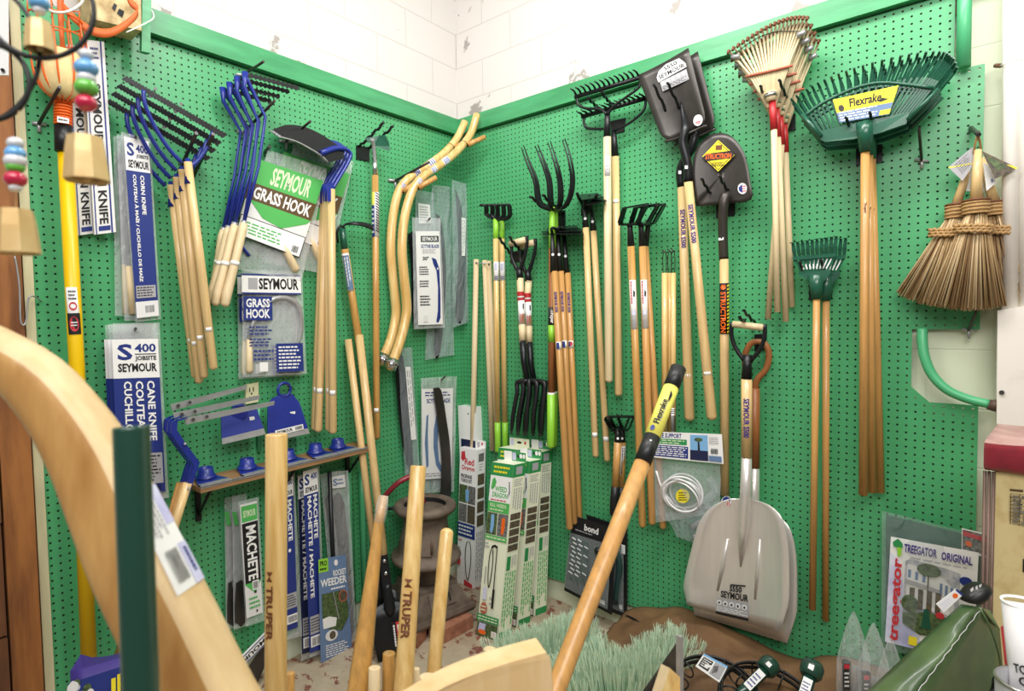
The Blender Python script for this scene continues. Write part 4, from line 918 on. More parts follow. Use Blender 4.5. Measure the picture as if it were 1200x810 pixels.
hoe('garden_hoe', 'left of three hoes with stacked thin blades, purple print', g, [(634, 271, .02), (683, 270, .02), (684, 274, .14), (636, 274, .14)], ((647, 273), (648.5, 319)), (649.5, 318), (667.5, 618), .13, 8, lab=stk2)
hoe('garden_hoe', 'middle of three hoes with stacked thin blades', g, [(640, 269, .02), (680, 267, .02), (682, 270, .12), (641, 272, .12)], ((654, 273), (656, 319)), (657, 318), (673, 612), .088, 7.5, lab=stk2)
hoe('garden_hoe', 'right of three hoes with stacked thin blades, coloured dot sticker', g, [(642, 266, .02), (676, 264, .02), (678, 267, .10), (643, 268, .10)], ((661, 275), (664, 321)), (665, 320), (679, 607), .05, 7.5, lab=stk)
g = 'curled bladed hoes'
hoe('garden_hoe', 'left of two hoes with dark curled heads, pale tan handle', g, [(676, 228, .02), (700, 226, .02), (707, 231, .16), (682, 234, .16)], ((685, 243), (686.5, 267)), (686.5, 267), (698, 533), .09, 7.5, 'ash', False, lab=(.90, .92, .9, []))
hoe('garden_hoe', 'right of two hoes with dark curled heads, beside the bow rakes', g, [(682, 232, .02), (706, 230, .02), (711, 235, .16), (688, 240, .16)], ((693, 246), (695.5, 271)), (695.5, 271), (711.5, 538), .055, 7.5, 'ash', False, lab=(.90, .92, .9, []))
PH([(681, 236), (692, 233), (692, 250), (681, 253)], [((683, 240), (676, 227), .18), ((690, 237), (700, 229), .18)], 'small black hook carrying the two curled hoes')
# ---- bow rakes
g = 'bow rakes'
def bowrake(lb, B0, B1, bowL, bowR, sock, htop, hbot, d, tl, rl):
    t = T('bow_rake', lb, 'rake', R(*hbot, d), g)
    t.add('head_bar', tube([R(*B0, d+.02), R(*B1, d+.02)], 5.5, 'blacksteel', 8))
    for i in range(14):
        s = (i+.25)/13.5; x = B0[0]+(B1[0]-B0[0])*s; y = B0[1]+(B1[1]-B0[1])*s
        t.add('tooth', tube(smooth_path([R(x, y, d+.02), R(x-1, y-tl*.4, d+.03), R(x-3.5, y-tl*.8, d+.055), R(x-7, y-tl, d+.075)], 2), [3.2, 3.2, 2.8, 2.6, 2.2, 1.8, 1.4], 'blacksteel', 6))
    for b in (bowL, bowR): t.add('bow', tube(smooth_path([R(x, y, d+.02) for x, y in b], 4), 3.2, 'blacksteel', 8))
    t.add('socket', tube([R(*sock[0], d+.01), R(*htop, d)], [6, 8.5], 'black', 12))
    straight(t, htop, hbot, d, 9, 'ashpale' if rl else 'ash')
    if rl: t.add('sticker', wire_label(R(*htop, d), R(*hbot, d), 9, .08, .16, .7, [('l', .2, .1, .8, .9, 5, 'greypaper')]))
    else: t.add('price_tag', wire_label(R(*htop, d), R(*hbot, d), 9, .18, .195, .7, []))
bowrake('rear bow rake, lower and right, its head under the front one', (682, 137), (757, 115), [(684, 137), (685, 147), (692, 151), (712, 151)], [(757, 115), (754, 130), (738, 144), (720, 153)], ((719, 152),), (721, 184), (725, 461), .05, 5, False)
bowrake('front bow rake with fourteen curved black teeth and pale handle', (674, 114), (750, 91), [(676, 114), (678, 123), (687, 127), (703, 128), (711, 134)], [(750, 91), (749, 102), (735, 113), (720, 124), (712, 134)], ((712, 131),), (711.5, 161), (713.5, 445), .11, 9.5, True)
PH([(715, 142), (733, 138), (731, 154), (717, 157)], [((705, 130), (689, 115), .2), ((719, 126), (705, 108), .2)], 'black plate hook carrying the bow rakes')
# ---- stirrup hoes
g = 'stirrup hoes'
def stirrup(lb, c, d, s, htop, hbot, w, mt, lab, g=g, wd=1.):
    P = lambda x, y, dd=0: R(c[0]+x*s*wd, c[1]+y*s, d+dd)
    t = T('stirrup_hoe', lb, 'stirrup hoe', R(*hbot, d), g)
    lp = [P(-11, 0), P(-12, -2, .02), P(-6.5, -19, .05), P(20, -24, .05), P(21, -21, .05), P(10, -1, .02), P(8, 2), P(-11, 2)]
    m = MB(); k = V((0, 0, 0)); h = .020*s
    for i in range(len(lp)): pass
    q = lp+[lp[0]]
    t.add('loop', sheet([[p+V((0, -h, -.004)), p+V((0, h, .004))] for p in q], .008, 'blacksteel', smooth=False))
    t.add('socket', tube([P(0, 0), P(.3, 6), R(*htop, d)], [7*s, 6*s, w], 'black', 12)); t.add('rivet', tube([P(3, 1, .012), P(3, 1, .017)], 2.2, 'greysteel', 8))
    straight(t, htop, hbot, d, w, mt)
    if lab: t.add('sticker', wire_label(R(*htop, d), R(*hbot, d), w, *lab))
    return t
slab = (.12, .295, .95, [('v', .1, .02, .5, .5, 1, 'signred'), ('p', [(.55, .2), (.8, .25), (.7, .35), (.5, .33)], 'ink'), ('r', .3, .62, .7, .72, 'lavender'), ('l', .3, .8, .7, .95, 3, 'greypaper')])
stirrup('rightmost stirrup hoe, its handle end lowest of the three', (759, 261), .05, .95, (756, 289), (777, 617), 8, 'tan', None)
stirrup('middle stirrup hoe, white and red sticker on a tan handle', (751, 262), .09, 1., (753, 289), (764, 612), 8.5, 'tan', slab)
stirrup('leftmost stirrup hoe, white and red sticker on an orange handle', (738, 262), .13, 1., (739.5, 289), (753, 615), 8.5, 'honey', slab)
# ---- stake bundle
g = 'bamboo stakes with wire loops'
for k, (x, w, lb) in enumerate([(779, 7, 'left bamboo stake of the wired bundle'), (785, 5.5, 'middle bamboo stake of the wired bundle'), (789, 6, 'right bamboo stake of the wired bundle, striped label near its foot')]):
    d = .05 if k != 1 else .03
    t = T('stake', lb, 'stake', R(x+.5, 507, d), g)
    t.add('rod', tube([R(x, 320, d), R(x+.3, 506, d)], w, 'hickory', 10))
    t.add('wire_loop', tube(smooth_path(H(R, [(x-1.5, 322, d), (x-2.5, 306, d), (x-1.5, 296, d+.01), (x+1, 295, d+.01), (x+2, 306, d), (x+1.5, 322, d)]), 3), 1, 'gunmetal', 6))
    t.add('twist', tube(H(R, [(x-3, 293-k, d+.02), (x+2, 297-k, d+.02)]), 1.5, 'gunmetal', 6))
    if k == 2: t.add('sticker', wire_label(R(x, 478, d), R(x, 506, d), w, 0, 1, 1., [('b', .1, .3, .9, .95, 'ink'), ('l', .1, .02, .9, .25, 3, 'ink')]))
# ---- square shovels
g = 'square black shovels'
def sqshovel(lb, dx, dy, d, htop, hbot, front):
    P = lambda x, y, dd=0: R(x+dx, y+dy, d+dd)
    t = T('square_shovel', lb, 'shovel', R(*hbot, d), g)
    c = [P(749, 90), P(808.5, 58), P(829, 146), P(777, 166)]
    gr = []
    for i in range(9):
        row = []
        for j in range(13):
            x, y = i/8, j/12
            xx = x+(.5-x)*max(0, (y-.86)/.14)**2*.22
            p = c[0]*(1-xx)*(1-y)+c[1]*xx*(1-y)+c[2]*xx*y+c[3]*(1-xx)*y
            p.y += .028*(1-(2*x-1)**2)*(.35+.65*y)-.02*(1-y)
            row.append(p)
        gr.append(row)
    t.add('blade', sheet(gr, .003, 'gunmetal'))
    t.add('step', tube(smooth_path([P(779, 166), P(791, 163), P(803, 158, .012), P(816, 152), P(828, 147)], 3), 3, 'gunmetal', 8))
    t.add('socket', tube(smooth_path([P(798, 120, -.012), P(801, 138, .0), P(803, 152, .018), P(800, 168, .02), R(htop[0]-1, htop[1]-22, d+.01), R(*htop, d)], 4), [2, 3, 4, 5, 6, 7, 8, 9, 10, 10, 10, 10, 10, 10, 10, 10, 10, 10, 10.5, 10.5, 10.5], 'blacksteel', 12))
    straight(t, htop, hbot, d, (10, 10.5, 11.5), 'ash')
    t.add('print', wire_label(R(*htop, d), R(*hbot, d), 10, .10, .265, .8, [('t', 'SEYMOUR S500', .15, 0, .8, 1, 'purpleink', 90)], None))
    t.add('price_tag', wire_label(R(*htop, d), R(*hbot, d), 10.6, .81, .825, .8, []))
    t.add('socket_tag', card([R(htop[0]-4, htop[1]-19, d+.03), R(htop[0]-.5, htop[1]-19, d+.03), R(htop[0]-.5, htop[1]-15, d+.03), R(htop[0]-4, htop[1]-15, d+.03)], .0004, 'white'))
    if front:
        q = [P(767, 83, .017), P(801, 65, .017), P(809, 95, .005), P(776, 110, .005)]
        t.add('sticker', card(q, .0003, None, [('p', [(.12, .1), (.4, -.02), (.85, .02), (1, .3), (1, .44), (0, .5), (0, .3)], 'white'), ('t', 'S550', .3, .04, .75, .2, 'ink'), ('t', 'SEYMOUR', .06, .25, .96, .42, 'ink'), ('r', .05, .52, .98, .92, 'greypaper'), ('l', .08, .74, .95, .9, 3, 'ink')]+[('e', .14+.18*i, .62, .06, .07, 'card') for i in range(5)]))
        t.add('round_sticker', card([P(812, 136, .006), P(823, 133, .008), P(824, 146, .006), P(813, 149, .004)], .0003, None, [('e', .5, .5, .5, .5, 'card'), ('e', .5, .35, .4, .2, 'lavender'), ('r', .2, .6, .8, .68, 'signred'), ('r', .25, .74, .75, .8, 'signred')]))
    return t
sqshovel('rear square shovel, mostly hidden behind the front blade', 11, 4, .05, (799, 219), (808, 489), False)
sqshovel('front square black shovel with white stickers on its blade', 0, 0, .12, (806.5, 213), (834, 488), True)
PH([(806, 160), (817, 158), (817, 176), (806, 178)], [((794, 158), (766, 99), .2), ((809, 152), (782, 97), .2)], 'black hook with two long wavy prongs in front of the square shovels')
# ---- drain spade
t = T('spade', 'round nosed grey spade with yellow diamond sticker on its blade', 'spade', R(849, 580, .06))
o = [V((x, y, 0)) for x, y in [(816, 242), (812, 215), (811, 200), (813, 184), (819, 170), (829, 160), (840, 156), (852, 157), (862, 164), (871, 177), (876, 193), (879, 212), (880, 234), (848, 239)]]
cx, cyy = 845, 205; N_ = 30
op = smooth_path(o+[o[0]], 3)[:-1]; gr = []
for a in range(9):
    k = a/8; gr.append([])
    for p in op+[op[0]]:
        x = cx+(p.x-cx)*k; y = cyy+(p.y-cyy)*k
        q = R(x, y, .075+.022*((x-846)/34)**2); gr[-1].append(q)
t.add('blade', sheet(gr, .003, 'gunmetal', n=V((0, -1, 0))))
t.add('neck', tube(smooth_path(H(R, [(850, 222, .075), (850, 230, .09), (848, 240, .10), (847, 262, .09), (848, 300, .07), (848.5, 304, .07)]), 4), [2, 5, 8, 11, 13, 13, 12, 11.5, 11, 10.5, 10.5, 10.5, 10.5, 10.5, 10.5, 10.5, 10.5, 10.5, 10.5, 10.5, 10.5], 'darksteel', 14))
straight(t, (848.5, 304), (849.5, 580), (.07, .05), 10, 'ash', rnd_=0)
A_, B_ = R(848.6, 332, .068), R(848.8, 391, .066)
t.add('sticker', wire_label(A_, B_, 10, 0, 1, 1.4, [('p', [(.72, y), (1, y-.02), (1, y+.015), (.72, y+.035)], 'printyellow') for y in [.04+i*.07 for i in range(14)]]+[('t', 'STRUCTRON', .2, .17, .62, .98, 'orange', 90), ('e', .42, .08, .2, .05, 'orange')], 'ink'))
dm = [('p', [(.5, 0), (1, .5), (.5, 1), (0, .5)], 'printyellow'), ('p', [(.5, .04), (.96, .5), (.5, .96), (.04, .5), (.07, .5), (.5, .93), (.93, .5), (.5, .07)], 'ink'), ('p', [(.12, .42), (.9, .36), (1.0, .48), (.9, .6), (.1, .66), (0, .54)], 'ink'), ('t', 'STRUCTRON', .1, .43, .9, .6, 'orange'), ('r', .42, .17, .62, .32, 'burnt'), ('l', .3, .7, .7, .85, 4, 'ink')]
t.add('diamond_sticker', card(H(R, [(823, 165, .089), (861, 163, .089), (861, 200, .089), (823, 202, .089)]), .0002, None, dm))
t.add('round_sticker', card(H(R, [(864, 215, .088), (875, 214, .091), (876, 227, .091), (865, 228, .088)]), .0003, None, [('e', .5, .5, .5, .5, 'card'), ('p', [(.1, .4), (.5, .1), (.5, .9), (.15, .7)], 'printblue'), ('l', .5, .2, .9, .85, 3, 'signred')]))
t.add('socket_tag', card(H(R, [(842, 279, .098), (848, 278, .099), (848, 281, .099), (842, 282, .098)]), .0004, 'white'))
PH([(839, 236), (861, 231), (861, 252), (839, 256)], [((838, 236), (822, 210), .2), ((858, 232), (843, 207), .2)], 'black plate hook with wavy prongs carrying the round nosed spade')
# ---- bamboo rakes
g = 'bamboo fan rakes'
def brake(k, lb, hb):
    d = .15-.035*k; dx, dy = 4.5*k, 9.*k
    P = lambda x, y, dd=0: R(x+dx, y+dy, d+dd)
    t = T('bamboo_rake', lb, 'rake', R(*hb, d-.02), g)
    apex = (904, 128); n = 19
    for i in range(n):
        s = i/(n-1); a = -.86+1.48*s       # fan angle from vertical
        tipx = 855+92*s+3*math.sin(s*math.pi); tipy = 60-40*math.sin(s*1.75)*1.0-(0 if s < .5 else 0)
        bx = apex[0]+(s-.5)*9; by = apex[1]-16
        mx, my = bx+(tipx-bx)*.5, by+(tipy-by)*.5
        t.add('tine', tube([P(bx, by+14), P(mx, my, .004), P(bx+(tipx-bx)*.93, by+(tipy-by)*.93, .012), P(tipx, tipy, .022)], [2.2, 2.6, 2.8, 2.8], 'bamboo', 6)+tube([P(tipx, tipy, .022), P(tipx-1.2, tipy-.5, .034), P(tipx-2, tipy+3, .045)], [3.4, 3.6, 3.], 'burnt', 6))
    t.add('cross_slat', tube([P(874, 90, .012), P(929, 77, .012)], 3, 'terracotta', 6)); 
    t.add('spread_wire', tube(smooth_path([P(862, 62, .018), P(885, 46, .018), P(910, 37, .018), P(940, 37, .018)], 3), 1, 'gunmetal', 6))
    t.add('wire_wrap', tube([P(857, 67, .018), P(867, 66, .018)], 6, 'greysteel', 8)); t.add('wire_wrap', tube([P(934, 42, .018), P(944, 37, .018)], 6, 'greysteel', 8))
    t.add('binding', tube([P(903, 109, .004), P(904, 119, .004)], [15, 11], 'ashpale', 12)); t.add('clip', tube([P(903, 110, .005), P(903.3, 114, .005)], 14.6, 'chrome', 12))
    t.add('red_grip', tube([P(905, 116), P(907, 152)], 8, 'red', 12))
    t.add('handle', tube([P(907, 150), R((907+dx+hb[0])/2, (150+dy+hb[1])/2, d-.01), R(*hb, d-.02)], 6.8, 'ashpale', 12))
for k, (hb, lb) in enumerate([((911, 366), 'frontmost bamboo fan rake, complete fan showing'), ((921, 377), 'second bamboo fan rake from the front'), ((900, 374), 'third bamboo fan rake from the front'), ((928, 360), 'rearmost bamboo fan rake, fan lowest and furthest right')]): brake(k, lb, hb)
PH([(922, 134), (932, 133), (932, 152), (922, 153)], [((901, 124), (891, 101), .2), ((927, 126), (913, 94), .22)], 'black hook with zigzag prong carrying the bamboo rakes')
# ---- green leaf rakes
g = 'green plastic leaf rakes'
def leafrake(k, lb, htop, hb, front):
    d = .16-.05*k; dx, dy = 2*k, 5*k
    P = lambda x, y, dd=0: R(x+dx, y+dy, d+dd)
    t = T('leaf_rake', lb, 'rake', R(*hb, d-.03), g)
    n = 26
    bl, br_ = (962, 161), (1064, 138)
    tl = smooth_path([V((x, y, 0)) for x, y in [(931, 121), (961, 103), (1002, 87), (1054, 73), (1098, 68), (1114, 76)]], 6)
    def tip(s):
        q = s*(len(tl)-1); i = min(int(q), len(tl)-2); return tl[i].lerp(tl[i+1], q-i)
    for i in range(n):
        s = i/(n-1); e = tip(s); bx = bl[0]+(br_[0]-bl[0])*s; by = bl[1]+(br_[1]-bl[1])*s
        p0, p1, p2 = P(bx, by), P(bx+(e.x-bx)*.7, by+(e.y-by)*.7, .004), P(e.x, e.y, .018)
        tn = (p2-p0).normalized(); sd = tn.cross(V((0, -1, 0))).normalized()*.0034
        t.add('tine', sheet([[p0-sd*.8, p0+sd*.8], [p1-sd, p1+sd], [p2-sd*1.1, p2+sd*1.1], [p2+tn*.012-sd+V((0, -.022, 0)), p2+tn*.012+sd+V((0, -.022, 0))]], .004, 'rakegreen', smooth=False))
    arc = smooth_path([P(x, y, .008) for x, y in [(943, 136), (962, 122), (990, 108), (1013, 100), (1040, 97), (1095, 103)]], 4)
    t.add('arc_band', tube(arc, 4, 'rakegreen', 8))
    t.add('base_plate', plate([P(962, 153, .006), P(1066, 131, .006), P(1062, 145, .006), P(1030, 156, .01), P(1000, 163, .01), P(966, 166, .006), P(958, 161, .006)], .012, 'rakegreen'))
    t.add('rib', tube([P(940, 134, .01), P(962, 160, .01)], 5, 'rakegreen', 8)); t.add('rib', tube([P(1100, 104, .01), P(1064, 140, .01)], 5, 'rakegreen', 8))
    t.add('socket', tube([P(1013, 143, .012), P(1014, 158, .01), P(1015, 177, .0)], [17, 16, 13], 'rakegreen', 14))
    t.add('handle', tube([R(htop[0], htop[1], d), R((htop[0]+hb[0])/2, (htop[1]+hb[1])/2, d-.015), R(*hb, d-.03)], 9.2, 'tan', 12))
    t.add('print', wire_label(R(htop[0], htop[1], d), R(*hb, d-.03), 9.2, .15, .18, .6, [('t', 'Truper', .25, 0, .8, 1, 'burnt', 90)], None))
    if front:
        q = [P(976, 117, .0125), P(1053, 100, .0125), P(1042, 134, .0125), P(984, 144, .0125)]
        t.add('printed_card', card(q, .001, 'paleyellow', [('r', 0, .0, 1, .58, 'printyellow'), ('t', 'Flexrake', .25, .1, .78, .45, 'ink'), ('e', .1, .42, .05, .14, 'gunmetal'), ('p', [(.7, .4), (.8, .34), (.9, .42), (.78, .48)], 'ink'), ('r', 0, .58, 1, 1, 'cardblue'), ('l', .03, .55, .75, .97, 4, 'white'), ('r', .8, .8, 1, .98, 'printyellow')]))
leafrake(2, 'rearmost green leaf rake, its handle end furthest right', (1021, 185), (1031.5, 577), False)
leafrake(1, 'middle green leaf rake, handle between the other two', (1018, 182), (1021.5, 577), False)
leafrake(0, 'front green leaf rake with yellow printed card on its head', (1014, 175), (1011.5, 580), True)
PH([(1003, 172), (1034, 169), (1034, 190), (1003, 194)], [((1004, 166), (991, 138), .22), ((1028, 160), (1019, 132), .22)], 'black plate hook carrying the green leaf rakes')
# ---- shrub rakes
g = 'small green shrub rakes'
def shrub(k, lb, hb):
    d = .11-.055*k; dx, dy = 11*k, 2*k
    P = lambda x, y, dd=0: R(x+dx, y+dy, d+dd)
    t = T('shrub_rake', lb, 'rake', R(*hb, d-.02), g)
    for i in range(10):
        s = i/9; tx, ty = 929+51*s, 285-7.5*s; mx, my = 932+46*s, 303-3*s; bx, by = 938+32*s, 318-1.5*s
        p0, p1, p2 = P(bx, by), P(mx, my, .004), P(tx, ty, .016); sd = V((.0055, 0, 0))
        t.add('tine', sheet([[p0-sd*.5, p0+sd*.5], [p1-sd*.8, p1+sd*.8], [p1.lerp(p2, .5)-sd*1.2+V((0, -.004, 0)), p1.lerp(p2, .5)+sd*1.2+V((0, -.004, 0))], [p2-sd*.8, p2+sd*.8], [p2+V((-.004, -.022, -.002))-sd*.4, p2+V((-.004, -.022, -.002))+sd*.4]], .003, 'rakegreen', smooth=False))
    for i in range(8):
        s = (i+.5)/8; t.add('white_slat', plate([P(934+42*s, 305-2*s, .002), P(936+42*s, 305-2*s, .002), P(941+30*s, 316-1.5*s, .002), P(939.4+30*s, 316-1.5*s, .002)], .002, 'white'))
    t.add('cross_band', plate([P(929, 305, .008), P(979, 301, .008), P(980, 297, .008), P(952, 299, .008), P(929, 301, .008)], .008, 'rakegreen'))
    t.add('body', plate([P(936, 318, .008), P(973, 316, .008), P(973, 321, .008), P(967, 328, .01), P(963, 333, .01), P(950, 333, .01), P(945, 327, .01), P(936, 322, .008)], .012, 'rakegreen'))
    t.add('socket', tube([P(956, 322, .006), P(956.5, 338, .004), P(957, 350)], [17, 13, 10], 'rakegreen', 12)); t.add('rivet', tube([P(956, 345, .012), P(956, 345, .016)], 2.5, 'greysteel', 8))
    t.add('handle', tube([P(957, 349), R((957+dx+hb[0])/2, (350+hb[1])/2, d-.01), R(*hb, d-.02)], 7.4, 'tan', 12))
shrub(1, 'right small green shrub rake, handle end lowest', (967.5, 727)); shrub(0, 'left small green shrub rake with ten curled tines', (952, 714))
PH([(948, 330), (975, 327), (975, 349), (948, 352)], [((945, 325), (937, 308), .16), ((968, 320), (962, 306), .16)], 'black plate hook carrying the green shrub rakes')
hook(R, (1080, 188), (1077, 150), .1, 'bare straight peg hook right of the green leaf rakes', 'bare hooks', 3)
hook(R, (1135, 387), (1145, 362), .1, 'bare chrome peg hook under the whisk brooms', 'bare hooks', 3)
# ---- whisk brooms
g = 'straw whisk brooms'
def broom(lb, top, col, fan0, fan1, d, cw, seed, w):
    t = T('whisk_broom', lb, 'broom', R((fan0[0]+fan1[0])/2, max(fan0[1], fan1[1]), d), g)
    t.add('handle', tube(H(R, [(top[0], top[1], d-.01), ((top[0]+col[0])/2, (top[1]+col[1])/2, d), (col[0], col[1], d)]), [w*.7, w, w*1.2], 'ash', 12))
    ax = (R(col[0]-2, col[1]+18, d)-R(*col, d)).normalized() if False else V((0, 0, 1))
    c = R(*col, d); m_ = mpp(c)
    t.add('rim', tube([c, c-V((0, 0, .006))], cw*1.06, 'burnt', 18))
    t.add('collar', tube([c-V((0, 0, .004)), R(col[0]-.5, col[1]+8, d), R(col[0]-1, col[1]+17, d)], [cw, cw*.98, cw*1.0], 'twine', 18))
    for y in (3, 6, 9, 12, 15): t['x'] if False else None
    m = MB(); rr = random.Random(seed)
    for y in (4, 8, 12, 16): m += tube([R(col[0]-.5, col[1]+y-1, d), R(col[0]-.5, col[1]+y+1, d)], [cw*1.04, cw*1.04], 'twine', 18)
    t.add('binding', m)
    m = MB(); n = 230
    for i in range(n):
        s = rr.random(); q = rr.uniform(-1, 1); q2 = q*math.sqrt(max(0, 1-(2*s-1)**2))
        x0 = col[0]+(s-.5)*cw*.9; x1 = fan0[0]+(fan1[0]-fan0[0])*s; y1 = fan0[1]+(fan1[1]-fan0[1])*s+6*math.sin(s*math.pi)+rr.uniform(-4, 2)
        if rr.random() < .03: y1 -= 10; x1 += rr.uniform(-5, 5)
        p0 = R(x0, col[1]+14, d)+V((0, q2*cw*m_*.4, 0)); p1 = R(x1, y1, d)+V((0, q2*.035, 0))
        pm = p0.lerp(p1, .35)+V((0, q2*.01, .0))
        m.tube([p0, pm, p1], [.0021, .0023, .0017], rr.choice(('straw', 'straw', 'strawlight', 'strawdark')), 5, px=False)
    t.add('bristles', m)
    def band(s, dy):
        x0 = col[0]+(s-.5)*cw*.9; x1 = fan0[0]+(fan1[0]-fan0[0])*s; y1 = fan0[1]+(fan1[1]-fan0[1])*s
        k = (dy-col[1])/(y1-col[1]); return x0+(x1-x0)*k
    yb = col[1]+38; pts = []
    m = MB()
    for j in (0, 1, 2):
        pts = [R(band(s/20, yb), yb-j*3.2+math.sin(s*2.2+j*2)*1.2, d)+V((0, -.03*math.sqrt(max(.02, 1-(s/10-1)**2))-.012, 0)) for s in range(21)]
        m.tube(pts, 4, 'twine', 6)
    t.add('stitched_band', m)
broom('right whisk broom, partly out of the picture', (1150, 186), (1165, 236), (1140, 356), (1222, 345), .045, 24, 3, 9)
broom('left whisk broom with slanting handle', (1137, 190), (1121, 239), (1050, 344), (1128, 358), .06, 21, 1, 8)
broom('middle whisk broom, upright and in front of the other two', (1146, 176), (1144, 234), (1086, 356), (1180, 358), .12, 25, 2, 10)
hook(R, (1138, 150), (1147, 158), .14, 'dark hook the whisk brooms hang from', None, 5, False)
solo('cord', 'cord loop tying the whisk brooms to their hook', 'cord', tube(smooth_path(H(R, [(1146, 156, .13), (1143, 168, .12), (1139, 190, .08)]), 3)+smooth_path(H(R, [(1146, 158, .13), (1149, 170, .1), (1150, 190, .06)]), 3)[::-1], 2.4, 'twine', 6))
g = 'hang tags on the whisk brooms'
solo('hang_tag', 'grey and yellow folded tag left of the broom handles', 'tag', card(H(R, [(1111, 196, .1), (1140, 172, .1), (1142, 192, .1), (1128, 212, .1)]), .0006, 'greypaper', [('p', [(0, 0), (0, .08), (1, 1), (1, .93)], 'printyellow'), ('l', .2, .1, .8, .8, 6, 'photogrey')]), g)
solo('hang_tag', 'white folded tag hanging between the broom handles', 'tag', card(H(R, [(1152, 190, .075), (1158, 194, .075), (1168, 214, .075), (1156, 224, .075)]), .0006, 'white', [('r', .6, .7, .8, .85, 'cardblue')]), g)
solo('hang_tag', 'white printed tag behind the middle broom handle', 'tag', card(H(R, [(1137, 200, .04), (1160, 200, .04), (1162, 224, .04), (1132, 224, .04)]), .0006, 'white', [('l', .1, .1, .9, .9, 8, 'greypaper')]), g)
solo('hang_tag', 'dark photo tag with yellow corner right of the broom handles', 'tag', card(H(R, [(1150, 176, .1), (1153, 178, .1), (1193, 197, .1), (1166, 210, .1)]), .0006, 'photodark', [('p', [(.15, .15), (.75, .5), (.8, .8), (.3, .8)], 'photogreen'), ('p', [(.86, .72), (1, .86), (1, 1), (.9, 1)], 'printyellow')]), g)
# ---- scoops
g = 'aluminium scoop shovels'
def scoop(lb, dx, dy, d, front):
    P = lambda x, y, dd=0: R(x+dx, y+dy, d+dd)
    t = T('scoop_shovel', lb, 'scoop shovel', R(860+dx, 742+dy, d), g)
    L_ = [(860, 584), (845, 588), (829, 599), (818, 616), (810, 645), (804, 670), (801, 688), (803, 698), (805, 709)]
    R_ = [(876, 585), (894, 589), (908, 597), (918, 611), (924, 640), (925, 670), (925, 696), (923, 712), (913, 742)]
    gr = []
    for j, (a, b) in enumerate(zip(smooth_path([V((*p, 0)) for p in L_], 2), smooth_path([V((*p, 0)) for p in R_], 2))):
        row = []
        for i in range(13):
            s = i/12; x = a.x+(b.x-a.x)*s; y = a.y+(b.y-a.y)*s
            row.append(P(x, y, .045*abs(2*s-1)**2.4*min(1, j/6)+.012))
        gr.append(row)
    t.add('blade', sheet(gr, .002, 'alu'))
    t.add('socket', tube([P(875, 534, .028), P(874, 580, .034), P(871, 620, .026), P(868, 664, .012)], [11, 13, 13, 2], 'alu', 14))
    for a, b in (((853, 632), (841, 692)), ((891, 632), (885, 702))): t.add('rib', tube([P(*a, .014), P((a[0]+b[0])/2, (a[1]+b[1])/2, .017), P(*b, .014)], [3, 5, 3], 'alu', 8))
    t.add('shaft', tube([P(875, 443, .03), P(875, 536, .028)], 12, 'ash' if front else 'brownwood', 12))
    if front:
        t.add('print', wire_label(P(875, 443, .03), P(875, 536, .028), 12, .25, .74, .75, [('t', 'SEYMOUR S500', .12, 0, .8, 1, 'purpleink', 90)], None))
        t.add('grip', tube([P(859, 380, .03), P(895, 384, .03)], 8, 'ashpale', 12))
        for s in (1, -1):
            q = [(858, 378), (857, 392), (862, 408), (873, 424)] if s > 0 else [(896, 380), (896, 394), (891, 409), (879, 424)]
            t.add('yoke_arm', tube(smooth_path([P(x, y, .03) for x, y in q], 3), 5, 'blacksteel', 8))
        t.add('yoke_socket', tube([P(876, 416, .03), P(875, 444, .03)], [9, 12.5], 'blacksteel', 12))
        q = [P(839, 684, .0155), P(878, 690, .0155), P(877, 728, .0155), P(838, 719, .0155)]
        t.add('sticker', card(q, .0002, None, [('t', 'S550', .42, -.02, .78, .18, 'ink'), ('p', [(.44, -.05), (.9, -.08), (.88, -.03), (.44, -.02)], 'ink'), ('t', 'SEYMOUR', .16, .2, .98, .42, 'ink'), ('r', .02, .46, 1, .9, 'greypaper'), ('r', .02, .92, 1, 1, 'ink'), ('l', .05, .72, .97, .88, 3, 'card')]+[('e', .12+.19*i, .6, .075, .09, 'card') for i in range(5)]+[('e', .12+.19*i, .6, .03, .04, 'ink') for i in range(5)]))
        t.add('round_sticker', card([P(845, 582, .0165), P(857, 581, .0165), P(857, 594, .0165), P(845, 595, .0165)], .0002, None, [('e', .5, .5, .5, .5, 'card'), ('p', [(.08, .5), (.2, .15), (.5, .02), (.8, .15), (.92, .5)], 'printblue')]+[('r', .14+.16*i, .54, .22+.16*i, .88, 'signred') for i in range(5)]))
    else:
        t.add('grip', tube(smooth_path([P(872, 450, .02), P(866, 425, .02), P(864, 405, .02), P(872, 390, .02), P(886, 390, .02), P(892, 402, .02), P(889, 420, .02), P(878, 434, .02), P(875, 452, .02)], 4), 7, 'brownwood', 10))
scoop('rear aluminium scoop with brown wooden D grip', 9, 12, .03, False); scoop('front aluminium scoop with black and pale D grip and sticker', 0, 0, .10, True)
PH([(884, 392), (898, 391), (898, 410), (884, 412)], [((882, 385), (866, 372), .2), ((890, 384), (871, 364), .2)], 'black plate hook with wavy prongs carrying the scoop shovels')
